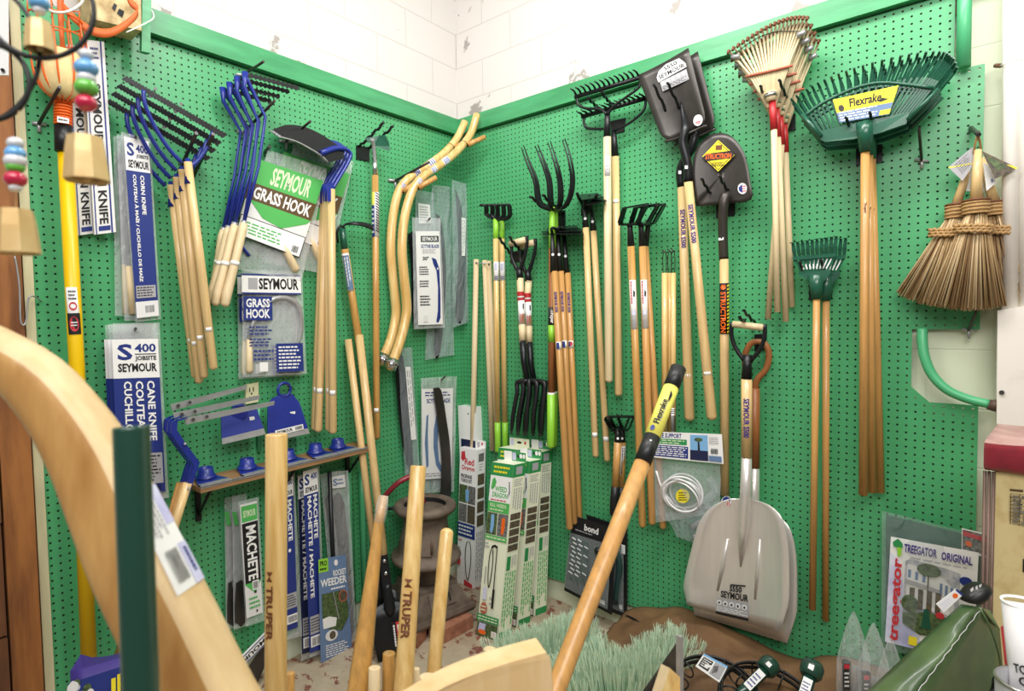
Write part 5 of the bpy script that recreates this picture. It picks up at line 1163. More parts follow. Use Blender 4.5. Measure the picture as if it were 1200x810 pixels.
# ---- tree support kit bag
t = T('tree_support_bag', 'clear bag with coiled white hose and blue printed header card', 'packaged hose', R(808, 638, .05))
hc = H(R, [(767, 506, .105), (846, 509, .105), (848, 544, .105), (765, 536, .105)])
t.add('header_card', card(hc, .001, 'white', [('t', 'TREE SUPPORT', .02, .04, .42, .22, 'printblue'), ('r', .0, .25, .5, .45, 'boxgreen'), ('l', .02, .27, .48, .44, 2, 'palegreen'), ('r', .02, .5, .52, .93, 'printblue'), ('l', .04, .52, .5, .9, 5, 'white'), ('r', .55, .06, .8, .6, 'skyblue'), ('r', .55, .6, .8, .95, 'navy'), ('p', [(.66, .2), (.68, .2), (.69, .6), (.66, .6)], 'ink'), ('e', .67, .22, .06, .07, 'photogreen'), ('l', .82, .1, .97, .35, 4, 'greypaper'), ('b', .84, .5, .93, .68, 'ink'), ('r', .81, .75, .98, .94, 'cardblue')]))
c = R(799, 580, .085); m_ = mpp(c)
rr = random.Random(5)
for k in range(6):
    a = rr.uniform(-.35, .35); b = rr.uniform(-.35, .35)
    axz = V((a, -1, b)).normalized(); ax0 = axz.orthogonal().normalized(); ax1 = axz.cross(ax0)
    t.add('hose_coil', MB().torus(c+V((rr.uniform(-.012, .012), 0, rr.uniform(-.012, .012))), (19.5+rr.uniform(-2, 3.5))*m_, .0042, 'tubewhite', ax=(ax0, ax1, axz), seg=36, rs=8))
t.add('hose_end', tube(smooth_path(H(R, [(769, 552, .09), (776, 573, .09), (790, 592, .09)]), 3), 2.4, 'tubewhite', 8))
t.add('round_label', card(H(R, [(792, 573, .098), (808, 573, .098), (808, 590, .098), (792, 590, .098)]), .0004, None, [('e', .5, .5, .5, .5, 'printyellow'), ('l', .2, .2, .85, .85, 4, 'ink')]))
t.add('strap_bundle', tube(smooth_path(H(R, [(830, 560, .06), (838, 575, .06), (826, 590, .07), (836, 600, .06)]), 3), 9, 'smoke', 8)+tube(smooth_path(H(R, [(810, 618, .06), (825, 612, .07), (820, 630, .06), (812, 628, .06)]), 3), 8, 'greysteel', 8))
t.add('plastic_bag', bag(H(R, [(768, 534, .06), (846, 540, .06), (846, 600, .06), (765, 612, .06)]), .04, 'haze', 12, 14, 9, .6)+bag(H(R, [(780, 600, .05), (846, 590, .05), (824, 638, .05), (796, 628, .05)]), .04, 'smoke', 8, 8, 10, .6))
# ---- short stirrup hoes
g2 = 'short stirrup hoes'
for k, (dx, d, lb) in enumerate([(5, .04, 'right short stirrup hoe, white printed sleeve and black grip'), (0, .09, 'left short stirrup hoe above the blister packs')]):
    t = T('hand_hoe', lb, 'hand hoe', R(718+dx*2, 602, d), g2)
    P = lambda x, y, dd=0: R(x+dx, y, d+dd)
    q = [P(716, 503), P(709, 491, .02), P(710, 488, .03), P(736, 488, .03), P(738, 490, .03), P(732, 504), P(716, 505)]
    t.add('loop', sheet([[p+V((0, -.012, -.003)), p+V((0, .012, .003))] for p in q], .004, 'blacksteel', smooth=False))
    t.add('socket', tube([P(724, 502), P(724, 519)], [6, 8.5], 'black', 12)); t.add('price_dot', tube([P(724, 514, .012), P(724, 514, .016)], 3, 'white', 8))
    t.add('handle', tube([P(724, 518), P(721+dx*.4, 572)], 8.5, 'tan', 12))
    if k == 0: t.add('sleeve', wire_label(P(724, 520), P(722, 560), 9, .05, .9, 1.2, [('v', .1, .05, .9, .95, 4, 'ink')]))
    t.add('grip', tube([P(721+dx*.4, 570), P(720+dx*.4, 585), P(719+dx*.5, 602)], [9, 10, 9], 'black', 12, round_=1))
PH([(719, 500), (730, 499), (730, 508), (719, 509)], [((720, 500), (715, 489), .15), ((728, 499), (724, 488), .15)], 'small hook carrying the short stirrup hoes')
# ---- blister packs
g = 'black tool blister packs'
for k, (q, d, lb) in enumerate([([(687, 603), (735, 619), (735, 724), (700, 712)], .03, 'rear blister pack, right edge showing'), ([(671, 604), (722, 620), (717, 721), (661, 692)], .085, 'front blister pack with dark tool behind clear plastic')]):
    Q = H(R, [(x, y, d) for x, y in q]); t = T('blister_pack', lb, 'blister pack', (Q[2]+Q[3])/2, g)
    t.add('backing_card', card(Q, .001, 'ink', [('t', 'bond', .3, .06, .62, .14, 'white'), ('l', .1, .15, .5, .18, 1, 'greypaper'), ('r', .75, .88, .85, .93, 'white'), ('r', .86, .2, .95, .3, 'white')]))
    f = lambda x, y, dd: (Q[0]*(1-x)*(1-y)+Q[1]*x*(1-y)+Q[2]*x*y+Q[3]*(1-x)*y)+V((0, -dd, 0))
    t.add('tool_grip', tube(smooth_path([f(.75, .25, .018), f(.85, .4, .018), f(.8, .6, .018), f(.7, .85, .018)], 4), 9, 'tealdark', 10)+MB().ball(f(.7, .3, .02), .022, 'black'))
    t.add('tool_head', plate([f(.1, .25, .02), f(.45, .25, .02), f(.5, .75, .02), f(.08, .8, .02)], .015, 'tealdark'))
    m = MB()
    for i in range(9):
        y = .26+.055*i
        for j in range(2+(i % 2)): m += tube([f(.1+.13*j+.03*(i % 2), y-.01, .024), f(.19+.13*j+.03*(i % 2), y+.005, .024)], 1.6, 'card', 6)
    t.add('spikes', m)
    cov = bag([f(.04, .2, .004), f(.96, .18, .004), f(.95, .93, .004), f(.03, .92, .004)], .035, 'blister', 8, 8, k, .1)
    t.add('clear_cover', cov)
# ---- electrics at the right end
t = T('electrical_box', 'white painted electrical panel at the right edge below the brooms', 'electrical box', R(1190, 500, 0))
t.add('cabinet', plate(H(R, [(1169, 364, .10), (1260, 350, .10), (1260, 520, .10), (1168, 497, .10)]), .11, 'panelbox', n=V((0, -1, 0))))
t.add('screw', tube([R(1174, 460, .10), R(1174, 460, .105)], 5, 'gunmetal', 10))
solo('conduit', 'green painted conduit curving through the cut-out into the electrical panel', 'pipe', tube(smooth_path(H(R, [(1081, 386, .02), (1081, 400, .03), (1084, 420, .04), (1093, 440, .045), (1110, 457, .05), (1135, 468, .05), (1160, 474, .05)]), 5), 10.5, 'conduit', 14))
solo('connector', 'grey fitting joining the curved conduit to the electrical panel', 'pipe fitting', tube(H(R, [(1158, 474, .05), (1162, 475, .05), (1163, 475, .05), (1169, 476, .05)]), [12.5, 12.5, 14, 14], 'pumptrim', 12))
for k, (x, lb) in enumerate([(1184, 'left white painted pipe above the electrical panel'), (1203, 'right white painted pipe at the edge of the picture')]):
    solo('pipe', lb, 'pipe', tube(H(R, [(x+1.5, -60, .07), (x+1, 120, .07), (x, 363, .06)]), 16, 'pipe', 14), 'white painted pipes')
solo('pipe_clip', 'small rusty clip fixing the white pipes to the wall', 'pipe clip', tube(H(R, [(1167, 77, .01), (1172, 77, .05)]), 5, 'rust', 8)+tube(smooth_path(H(R, [(1172, 77, .05), (1178, 75, .11), (1192, 70, .11), (1204, 68, .1)]), 3), 1.5, 'pipe', 6))
# ================================================================= things on the floor by the corner
# ---- pot belly stove on two bricks
c = V((.228, -.555, 0)); an = math.radians(-11.4)
ex, ey, ez = V((math.cos(an), math.sin(an), 0)), V((-math.sin(an), math.cos(an), 0)), V((0, 0, 1))
t = T('stove', 'small rusty cast iron pot belly stove standing on bricks in the corner', 'stove', c+V((0, 0, .065)))
def sq(m, h0, h1, a0, a1, mt):
    b = m.add([c+ex*(a*i)+ey*(a*j)+ez*h for a, h in ((a0, h0), (a1, h1)) for i, j in ((-1, -1), (1, -1), (1, 1), (-1, 1))])
    m.face((b+3, b+2, b+1, b), mt); m.face((b+4, b+5, b+6, b+7), mt)
    for k in range(4): m.face((b+k, b+(k+1) % 4, b+4+(k+1) % 4, b+4+k), mt)
m = MB(); sq(m, .066, .085, .168, .178, 'ironrust'); sq(m, .085, .105, .178, .174, 'ironrust'); sq(m, .105, .125, .160, .155, 'ironrust'); sq(m, .125, .205, .150, .108, 'ironrust'); sq(m, .205, .222, .112, .108, 'ironrust')
t.add('base', m)
m = MB(); n = (ex*.08+ez*.042).normalized(); s = (ez*.08-ex*.042).normalized()
f = lambda u, v: c+ex*.131+ez*.163+ey*u+s*v
m.plate([f(-.075, -.036), f(.075, -.036), f(.07, .036), f(-.07, .036)], .012, 'ironrust', n=n)
dr = t.add('vent_door', MB().plate([p+n*.008 for p in (f(-.075, -.036), f(.075, -.036), f(.07, .036), f(-.07, .036))], .012, 'ironrust', n=n))
m = MB()
for u in (-.045, -.018, .009, .036): m.plate([p+n*.0095 for p in (f(u, -.022), f(u+.011, -.022), f(u+.011, .022), f(u, .022))], .002, 'ink', n=n)
t.add('vent_slots', m, dr)
body = [(.104, .218), (.104, .300), (.112, .302), (.112, .310), (.150, .318), (.172, .326), (.178, .340), (.172, .354), (.150, .360), (.143, .385), (.132, .43), (.118, .475), (.112, .50), (.112, .53), (.122, .55), (.12, .575)]
t.add('belly', MB().lathe(c, body, 'ironrust', 40))
t.add('top_ring', MB().lathe(c, [(.118, .565), (.150, .570), (.160, .588), (.152, .604), (.128, .612), (.112, .607), (.106, .598)], 'ironrust', 40, cap=False))
t.add('fire_pot', MB().lathe(c, [(.107, .60), (.104, .54), (.09, .50), (.0, .49)], 'ink', 40, cap=False))
dv = (ex*.75-ey*.66).normalized(); ds = dv.cross(ez)
m = MB()
for k in range(5):
    pass
q = [(-.05, .395), (.05, .395), (.045, .47), (-.045, .47)]
pd = lambda u, z, o=0: c+dv*(.146+o-(z-.385)*.30)+ds*u+ez*z
d2 = t.add('fire_door', plate([pd(-.048, .392, .004), pd(.048, .392, .004), pd(.044, .468, .006), pd(-.044, .468, .006)], .02, 'ironrust'))
t.add('latch', tube([pd(.03, .43, .012), pd(.06, .43, .008)], .006, 'rust', 8, px=False), d2); t.add('hinge', tube([pd(-.05, .405, .008), pd(-.05, .455, .008)], .006, 'rust', 8, px=False), d2)
t = T('pruning_saw', 'red handled curved tool resting on the stove top', 'hand tool', c+V((-.05, .02, .60)))
t.add('handle', tube(smooth_path(H(Z, [(446, 589, 2.92), (455, 577, 2.9), (468, 565, 2.9), (482, 558, 2.92)]), 4), 6.5, 'pumpred', 12))
t.add('jaw', tube(smooth_path(H(Z, [(482, 560, 2.9), (492, 575, 2.88), (497, 590, 2.86)]), 4), 5, 'pumpred', 10)+tube(H(Z, [(447, 588, 2.93), (452, 597, 2.9), (470, 594, 2.88)]), 4, 'blacksteel', 8))
def brick(lb, a, e, w, h=.064):
    a = V(a); e = V(e); d = e-a; sd = V((-d.y, d.x, 0)).normalized()*w
    m = MB(); b = m.add([a, e, e+sd, a+sd, a+V((0, 0, h)), e+V((0, 0, h)), e+sd+V((0, 0, h)), a+sd+V((0, 0, h))])
    for f_ in ((3, 2, 1, 0), (4, 5, 6, 7), (0, 1, 5, 4), (1, 2, 6, 5), (2, 3, 7, 6), (3, 0, 4, 7)): m.face([b+i for i in f_], 'brick')
    solo('brick', lb, 'brick', m, 'bricks under the stove')
brick('long red brick under the right side of the stove', (.437, -.673, .001), (.457, -.465, .001), .09)
brick('red brick under the front corner of the stove', (.25, -.80, .001), (.37, -.76, .001), .09)
# ---- torch boxes
def leanbox(name, lb, cat, grp, A, B, Cc, top, els_f, els_s, tab, base='card', tabels=None, thick=True):
    A, B, Cc = V(A), V(B), V(Cc); D = A+Cc-B; up = top-B
    t = T(name, lb, cat, (A+Cc)/2, grp)
    m = MB(); b = m.add([A, B, Cc, D, A+up, B+up, Cc+up, D+up])
    for f_ in ((3, 2, 1, 0), (4, 5, 6, 7), (0, 1, 5, 4), (1, 2, 6, 5), (2, 3, 7, 6), (3, 0, 4, 7)): m.face([b+i for i in f_], base)
    t.add('carton', m)
    t.add('front_print', card([A+up, B+up, B, A], 0, None, els_f, seed=3)); t.add('side_print', card([B+up, Cc+up, Cc, B], 0, None, els_s, seed=4))
    if tab:
        h = V((0, 0, tab)); e = (D-A)*.02
        q = [D+up+h, Cc+up+h, Cc+up, D+up]
        t.add('hang_tab', card(q, .0015, base, tabels or []))
    return t
elf = [('r', 0, .0, 1, .075, 'boxgreen'), ('l', .12, .012, .9, .065, 2, 'printyellow'), ('r', .0, .075, 1, .225, 'white'),
       ('t', 'WEED', .25, .135, .8, .165, 'printgreen'), ('t', 'DRAGON', .15, .17, .85, .2, 'printgreen'), ('p', [(.1, .1), (.2, .085), (.3, .11), (.24, .14), (.14, .16), (.07, .15)], 'printgreen'), ('p', [(.86, .1), (.9, .1), (.95, .16), (.88, .2), (.9, .15)], 'gunmetal'), ('l', .1, .208, .9, .222, 1, 'signred'),
       ('r', .0, .225, .98, .285, 'printgreen'), ('t', 'KILL WEEDS', .1, .235, .85, .256, 'palegreen'), ('l', .1, .262, .85, .28, 1, 'palegreen'),
       ('r', .02, .29, .48, .415, 'photogreen'), ('r', .52, .29, .98, .415, 'photogrey'), ('p', [(.2, .3), (.34, .3), (.36, .37), (.3, .41), (.2, .4)], 'skyblue'), ('p', [(.7, .31), (.85, .31), (.86, .37), (.8, .41), (.7, .4)], 'orange'), ('r', 0, .42, 1, .447, 'printgreen'), ('l', .05, .424, .95, .443, 1, 'palegreen'),
       ('l', .02, .46, .25, .5, 2, 'greypaper')]
def loop_el(x0, y0, x1, y1, mt):          # the printed drawing of a coiled hose
    pts = [(x0+(x1-x0)*(.5+.5*math.sin(a)*(.45+.55*abs(math.cos(a/2)))), y0+(y1-y0)*(.5-.5*math.cos(a))) for a in [i*math.pi/16 for i in range(33)]]
    out = []
    for i in range(32):
        (a, b), (c_, d_) = pts[i], pts[i+1]
        nx, ny = (d_-b)*1, (c_-a)
        l = max(1e-6, math.hypot((c_-a)*1.0, (d_-b)*8)); ux, uy = -(d_-b)*8/l*.02, (c_-a)/l*.0026
        out.append(('p', [(a-ux, b-uy), (a+ux, b+uy), (c_+ux, d_+uy), (c_-ux, d_-uy)], mt))
    return out
elf += [e for e in loop_el(.3, .5, .48, .72, 'ink')]+[('p', [(.62, .47), (.66, .47), (.67, .83), (.62, .83)], 'gunmetal'), ('r', .6, .72, .7, .83, 'ink'), ('p', [(.36, .5), (.4, .475), (.55, .465), (.65, .475), (.65, .487), (.52, .48)], 'ink'), ('r', .18, .6, .23, .7, 'greypaper'), ('r', .17, .72, .34, .79, 'lavender'), ('p', [(.27+.17*math.cos(i*math.pi/14)*(1 if i % 2 else .84), .84+.037*math.sin(i*math.pi/14)*(1 if i % 2 else .84)) for i in range(28)], 'terracotta'), ('l', .15, .82, .4, .86, 2, 'palegreen'), ('l', .5, .76, .6, .82, 2, 'greypaper'),
        ('r', 0, .875, 1, .915, 'boxgreen'), ('l', .06, .88, .95, .912, 2, 'palegreen'), ('r', .05, .92, .98, 1, 'photogreen'), ('p', [(.1, .97), (.15, .925), (.45, .925), (.4, .97)], 'lavender'), ('e', .3, .975, .18, .014, 'orange'), ('r', .72, .955, .95, .99, 'white'), ('l', .74, .96, .93, .988, 3, 'signred')]
els = [('r', 0, 0, 1, .075, 'boxgreen'), ('r', .25, .015, .75, .06, 'greypaper'), ('l', .15, .085, .9, .13, 4, 'greypaper'), ('v', .15, .14, .9, .27, 4, 'greypaper')]+[('r', .1, .285+.045*i, .9, .322+.045*i, 'photodark') for i in range(5)]+[('r', .12, .53, .42, .61, 'boxgreen'), ('v', .5, .53, .9, .6, 3, 'greypaper'), ('v', .05, .62, .95, .95, 5, 'printgreen'), ('r', 0, .96, 1, 1, 'boxgreen')]
tabg = [('r', 0, 0, .36, 1, 'white'), ('r', .36, 0, 1, 1, 'boxgreen'), ('r', .38, .1, .55, .9, 'lavender'), ('e', .66, .45, .05, .16, 'ink'), ('e', .78, .4, .07, .25, 'white'), ('e', .92, .4, .06, .25, 'white')]
tabw = [('r', .05, .1, .22, .9, 'lavender'), ('e', .5, .5, .12, .15, 'ink'), ('e', .8, .5, .05, .2, 'signred')]
g = 'green weed torch boxes'
e1, e2 = V((.118, .018, 0)), V((.020, .072, 0))
for (B, top, lb, tb) in [(V((.6288, -.18, 0)), R(634, 530, .085), 'rearmost tall green and white torch box on the right, against the pegboard', tabg), (V((.62, -.315, 0)), R(621, 541, .235), 'middle tall green and white torch box', tabg), (V((.6158, -.4664, 0)), R(602, 545, .375), 'front tall green and white torch box, drawing of a black hose', tabg),
                         (V((.478, -.235, 0)), R(611, 528, .12)+V((-.02, 0, 0)), 'white topped torch box at the back left of the group', tabw)]:
    leanbox('torch_box', lb, 'torch box', g, B-e1, B, B+e2, top, elf, els, .045, 'boxcream', tb)
g = 'red and white torch boxes'
elr = [('t', 'Red', .3, .07, .85, .12, 'signred'), ('t', 'Dragon', .15, .125, .9, .17, 'signred'), ('p', [(.1, .03), (.3, .02), (.35, .07), (.2, .1), (.08, .08)], 'signred'), ('t', 'PROPANE', .1, .19, .75, .22, 'ink'), ('t', 'TORCH KIT', .1, .225, .75, .25, 'ink'), ('r', .03, .27, .5, .4, 'photogreen'), ('r', .54, .27, .98, .4, 'photogrey'), ('p', [(.4, .3), (.6, .3), (.6, .38), (.42, .39)], 'skyblue'), ('r', .03, .41, .5, .54, 'photogrey'), ('r', .54, .41, .98, .54, 'photodark'), ('r', .0, .55, 1, .65, 'printblue'), ('l', .05, .56, .95, .64, 3, 'white'), ('l', .05, .67, .3, .69, 1, 'signred')]
elr += loop_el(.5, .67, .85, .95, 'ink')+[('e', .15, .83, .12, .03, 'signred'), ('l', .05, .72, .25, .8, 3, 'greypaper'), ('p', [(.5, .95), (.98, .97), (.98, 1), (.5, .99)], 'signred')]
els_r = [('r', .2, .03, .8, .09, 'photogrey'), ('l', .3, .1, .7, .16, 3, 'greypaper')]+[('r', .15, .18+.1*i, .9, .26+.1*i, 'photodark') for i in range(4)]+[('v', .1, .6, .9, .97, 5, 'greypaper')]
e1, e2 = V((.130, .0, 0)), V((.005, .072, 0))
B = V((.1965, -.1601, 0))
leanbox('torch_box', 'front red and white torch box with hose drawing, left of the green boxes', 'torch box', g, B-e1, B, B+e2, R(559, 528, .10), elr, els_r, .04, 'white', tabw)
B = V((.185, -.085, 0))
leanbox('torch_box', 'taller plain white carton behind, with a dark square label', 'torch box', g, B-e1*1.0, B, B+e2*.8, R(556, 478, .055), [('r', .12, .19, .98, .33, 'navy'), ('t', 'RED DRAGON', .16, .24, .9, .29, 'lavender'), ('e', .62, .04, .03, .006, 'ink'), ('l', .05, .42, .3, .6, 6, 'gunmetal')], [('r', .2, .2, .8, .3, 'greypaper')], .0, 'white')
# ---- two shovels leaning upside up against the left board
def lean(lb, topp, botp, w, mt, blade, g, wrap=False):
    a, b = topp, botp; ax = (a-b).normalized(); t = T('leaning_shovel', lb, 'shovel', b, g)
    s0 = b+ax*.40
    t.add('handle', tube([a, a.lerp(s0, .5), s0], w, mt, 12, round_=0)+MB())
    sd = ax.cross(V((CAM-b).normalized())).normalized(); nn = sd.cross(ax)
    if nn.dot(CAM-b) < 0: nn = -nn
    t.add('strap', plate([s0+ax*.05-sd*.019+nn*.02, s0+ax*.05+sd*.019+nn*.02, s0-ax*.10+sd*.02+nn*.02, s0-ax*.10-sd*.02+nn*.02], .036, 'blacksteel'))
    for q in (.025, -.03): t.add('rivet', MB().lathe(s0+ax*q+nn*.02, [(.009, 0), (.008, .003), (.003, .005)], 'chrome', 14, ax=(sd, ax, nn)))
    t.add('socket', tube(smooth_path([s0-ax*.08+nn*.012, s0-ax*.13+nn*.016, s0-ax*.18+nn*.01, s0-ax*.22], 3), [.02, .02, .02, .021, .023, .025, .027, .024, .018, .01], 'blacksteel', 12, px=False))
    gr = []
    for i in range(9):
        x = i/4-1; gr.append([s0-ax*(.16+.02*x*x)+sd*x*.075*(1)+nn*(.02*x*x), s0-ax*.24+sd*x*.085+nn*(.024*x*x), s0-ax*.32+sd*x*.085+nn*(.024*x*x), s0-ax*.40+sd*x*.075+nn*.02*x*x])
    t.add('blade', sheet(gr, .003, 'blacksteel'))
    if blade: t.add('sticker', card([s0-ax*.25+sd*.0+nn*.006, s0-ax*.25+sd*.05+nn*.012, s0-ax*.37+sd*.05+nn*.012, s0-ax*.37+nn*.006], .0005, 'signred', [('r', 0, 0, .4, 1, 'ink'), ('r', .5, .1, .9, .35, 'white'), ('v', .05, .1, .35, .9, 1, 'white')]))
lean('left of two square shovels leaning on the left board, mostly hidden', L(408, 398, .035), Z(452, 752, 2.62), 8.5, 'ash', False, 'leaning shovels')
lean('right of two square shovels leaning on the left board, riveted black blade', L(421, 393, .06), Z(463, 770, 2.56), 9.5, 'ash', True, 'leaning shovels')
# ---- foreground handles standing in front of the corner
g = 'loose wooden handles in the foreground'
def handle(lb, pts, w, mt, stick=None, name='tool_handle', rnd_=1, prt=None):
    P = [Z(*p) for p in pts]; d = (P[-1]-P[-2]).normalized()
    k = (P[-1].z-.02)/max(.05, -d.z); foot = P[-1]+d*k
    foot = V((foot.x, foot.y, .0)); P2 = P+[foot]
    w2 = list(w) if isinstance(w, (list, tuple)) else [w]*len(P)
    r = [a*mpp(p)/2 for a, p in zip(w2, P)]; r.append(r[-1]*.95)
    t = T(name, lb, 'tool handle', foot, g)
    dd = (P2[0]-P2[1]).normalized()
    if rnd_: P2 = [P2[0]+dd*r[0]*(.6 if rnd_ == 1 else .12), P2[0]+dd*r[0]*(.35 if rnd_ == 1 else .08)]+P2; r = [r[0]*(.35 if rnd_ == 1 else .8), r[0]*.8 if rnd_ == 1 else r[0]*.95]+r
    t.add('shaft', tube(P2, r, mt, 20, px=False))
    if prt:
        q0, q1, ww = prt[0], prt[1], prt[2]
        t.add('print', wire_label(Z(*q0), Z(*q1), ww, 0, 1, .9, prt[3], None))
    return t
tr = [('p', [(.1, .0), (.9, .0), (.5, .07)], 'burnt'), ('p', [(.5, .065), (.9, .14), (.1, .14)], 'burnt'), ('t', 'TRUPER', .1, .2, .92, 1, 'burnt', 90)]
trl = [('p', [(.0, .0), (.34, .0), (.17, .07)], 'burnt'), ('p', [(.17, .065), (.34, .14), (.0, .14)], 'burnt'), ('t', 'TRUPER', 0, .2, .34, 1, 'burnt', 90)]
handle('thick upright pale handle with burnt lettering, left of the stove', [(324, 510, 1.0), (323.5, 660, .99), (323, 810, .98)], [25, 25, 25.5], 'hickory', rnd_=2, prt=((323.6, 666, .99), (323.2, 745, .985), 25.5, trl))
handle('pale handle with burnt lettering leaning in front of the stove', [(490, 547, 1.25), (476, 760, 1.17), (472.5, 812, 1.15)], [18.5, 22, 23], 'hickory', rnd_=2, prt=((481.5, 677, 1.2), (476.9, 746, 1.175), 21.5, [('p', [(.1, .0), (.62, .0), (.36, .07)], 'burnt'), ('p', [(.36, .065), (.62, .14), (.1, .14)], 'burnt'), ('t', 'TRUPER', .1, .2, .62, 1, 'burnt', 90)]))
tt = handle('tapered honey coloured handle with plastic wrap at its thin top', [(450, 582, 1.3), (444, 612, 1.28), (426, 760, 1.2), (419, 812, 1.17)], [9, 11.5, 23, 25], 'honey', rnd_=2)
tt.add('plastic_wrap', tube([Z(450, 581, 1.3), Z(447, 597, 1.29), Z(444, 613, 1.28)], [11, 15, 13], 'haze', 12))
handle('round topped pale handle leaning right of the stove front', [(523.5, 624, 1.35), (511, 757, 1.28), (506, 812, 1.26)], [16, 16.5, 17], 'hickory')
for px, py, dep, w, mt, lb in [(439, 783, 1.15, 14, 'ashpale', 'short pale handle end between the honey handle and its neighbour'), (456, 766, 1.2, 15, 'honey', 'short honey handle end left of the leaning lettered handle'), (487, 784, 1.2, 10, 'ashpale', 'thin pale handle end right of the leaning lettered handle'), (501, 793, 1.1, 20, 'ashpale', 'wide pale handle end below the round topped handle'), (574, 761, 1.35, 15, 'ashpale', 'stubby pale handle end in front of the floor stains'), (340, 789, 1.2, 11, 'honey', 'short square handle end beside the thick upright handle')]:
    handle(lb, [(px, py, dep), (px-1, 830, dep-.01)], w, mt, rnd_=2)
# long rake handle with yellow sleeve
a, m1, b = Z(795, 432, 1.36), Z(765, 512, 1.28), Z(652, 806, 1.0)
d = (b-a).normalized(); foot = b+d*((b.z)/-d.z); foot.z = 0
t = T('long_handle', 'long tan handle with yellow printed sleeve and black tip leaning to the right', 'tool handle', foot)
def on(y): return a+(b-a)*((y-432)/374.)
def px2(y):                                     # point on the shaft that shows at this height
    lo_, hi_ = 0., 1.
    for _ in range(30):
        k = (lo_+hi_)/2; p = a.lerp(b, k); q = p-CAM; yy = PY-FOC*q.dot(AY)/q.dot(AZ)
        if yy < y: lo_ = k
        else: hi_ = k
    return a.lerp(b, lo_)
rw = .0172
t.add('shaft', tube([px2(515), px2(660), b, foot], [rw, rw*1.02, rw*1.02, rw], 'tan', 18, px=False))
t.add('black_collar', tube([px2(512), px2(543)], rw*1.06, 'black', 18, px=False)); t.add('rivet', MB().ball(px2(517)+(CAM-px2(517)).normalized()*rw, .004, 'chrome'))
t.add('sleeve', tube([px2(453), px2(514)], rw*1.03, 'paleyellow', 20, px=False))
t.add('print', wire_label(px2(455), px2(513), 2*rw*1.04/mpp(px2(480)), 0, 1, .9, [('t', 'Flexrake', .2, .32, .6, .8, 'ink', -90), ('p', [(.55, .12), (.75, .2), (.68, .36), (.58, .3)], 'ink'), ('r', .62, .35, .645, .75, 'greypaper'), ('e', .3, .9, .14, .05, 'printblue')], None))
t.add('tip', tube([px2(432), px2(455)], rw*1.07, 'black', 18, px=False))
nn = (CAM-a).normalized()
t.add('tip_cut', plate([px2(434)+AX*-.006+nn*rw*1.1, px2(434)+AX*.010+nn*rw*1.1, px2(447)+AX*.010+nn*rw*1.12, px2(447)+AX*-.004+nn*rw*1.12], .001, 'greysteel'))
# big curved plough/mattock handle, nearest the camera
t = T('plough_handle', 'huge curved wooden plough handle sweeping down from the left, white label on it', 'plough handle', V(Z(300, 850, .50))*1)
st = [(-60, 392, 64, .0, .54), (-10, 413, 66, .0, .53), (40, 445, 68, .1, .52), (80, 492, 72, .25, .515), (112, 545, 80, .5, .51), (140, 610, 88, .8, .505), (165, 665, 96, 1., .50), (200, 735, 100, 1., .495), (245, 830, 104, 1., .49), (300, 930, 108, 1., .48)]
sp = smooth_path([V((s[0], s[1], s[4])) for s in st], 3); wd = smooth_path([V((s[2], s[3], 0)) for s in st], 3)
gr = []; n = len(sp)
PT = []
for i, (p, q) in enumerate(zip(sp, wd)):
    P = Z(p.x, p.y, p.z); p2 = sp[min(i+1, n-1)]; p1 = sp[max(i-1, 0)]
    tn = (Z(p2.x, p2.y, p2.z)-Z(p1.x, p1.y, p1.z)).normalized(); vw = (CAM-P).normalized(); vw = (vw-tn*vw.dot(tn)).normalized(); e1 = tn.cross(vw)
    if e1.dot(AX+AY) < 0: e1 = -e1
    k = q.y; aa = math.radians(35); hw = q.x*mpp(P)/2
    nA = e1*math.cos(aa)+vw*math.sin(aa); nB = vw*math.cos(aa)-e1*math.sin(aa)
    A_, B_ = hw*.98, hw*.86                        # half sizes along nA, nB
    ring = []
    for j in range(24):
        th = 2*math.pi*(j+.5)/24; cc, ss = math.cos(th), math.sin(th); ex_ = 2+10*k
        sc = 1/((abs(cc)**ex_+abs(ss)**ex_)**(1/ex_))
        ring.append(P+nA*cc*sc*A_*(1-.12*k)+nB*ss*sc*B_*(1-.12*k))
    PT.append((P, nA, nB, A_*(1-.12*k), B_*(1-.12*k), tn)); gr.append(ring)
m = MB(); b0 = len(m.v)
for r_ in gr: m.v += r_
for i in range(n-1):
    for j in range(24):
        m.face((i*24+j, i*24+(j+1) % 24, (i+1)*24+(j+1) % 24, (i+1)*24+j), 'adzeface' if j in (0, 1, 2, 21, 22, 23) else 'adzewood', True)  # upper faces paler: partly their own hue, partly lighting put into the colour
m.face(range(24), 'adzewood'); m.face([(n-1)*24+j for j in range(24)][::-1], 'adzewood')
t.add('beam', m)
def onface(i, s): P, nA, nB, A_, B_, tn = PT[i]; return P+nA*(A_+.0006)+nB*(B_*s)
i0, i1 = 14, 20
q = [onface(i0, -.75), onface(i0, .8), onface(i1, .8), onface(i1, -.75)]
t.add('sticker', card(q, .0004, 'white', [('r', .0, .0, .3, .4, 'lavender'), ('r', 0, .6, .3, 1, 'lavender'), ('v', .35, .1, .85, .5, 4, 'greypaper'), ('b', .4, .62, .8, .92, 'photogrey'), ('v', .05, .65, .25, .95, 1, 'printblue')]))
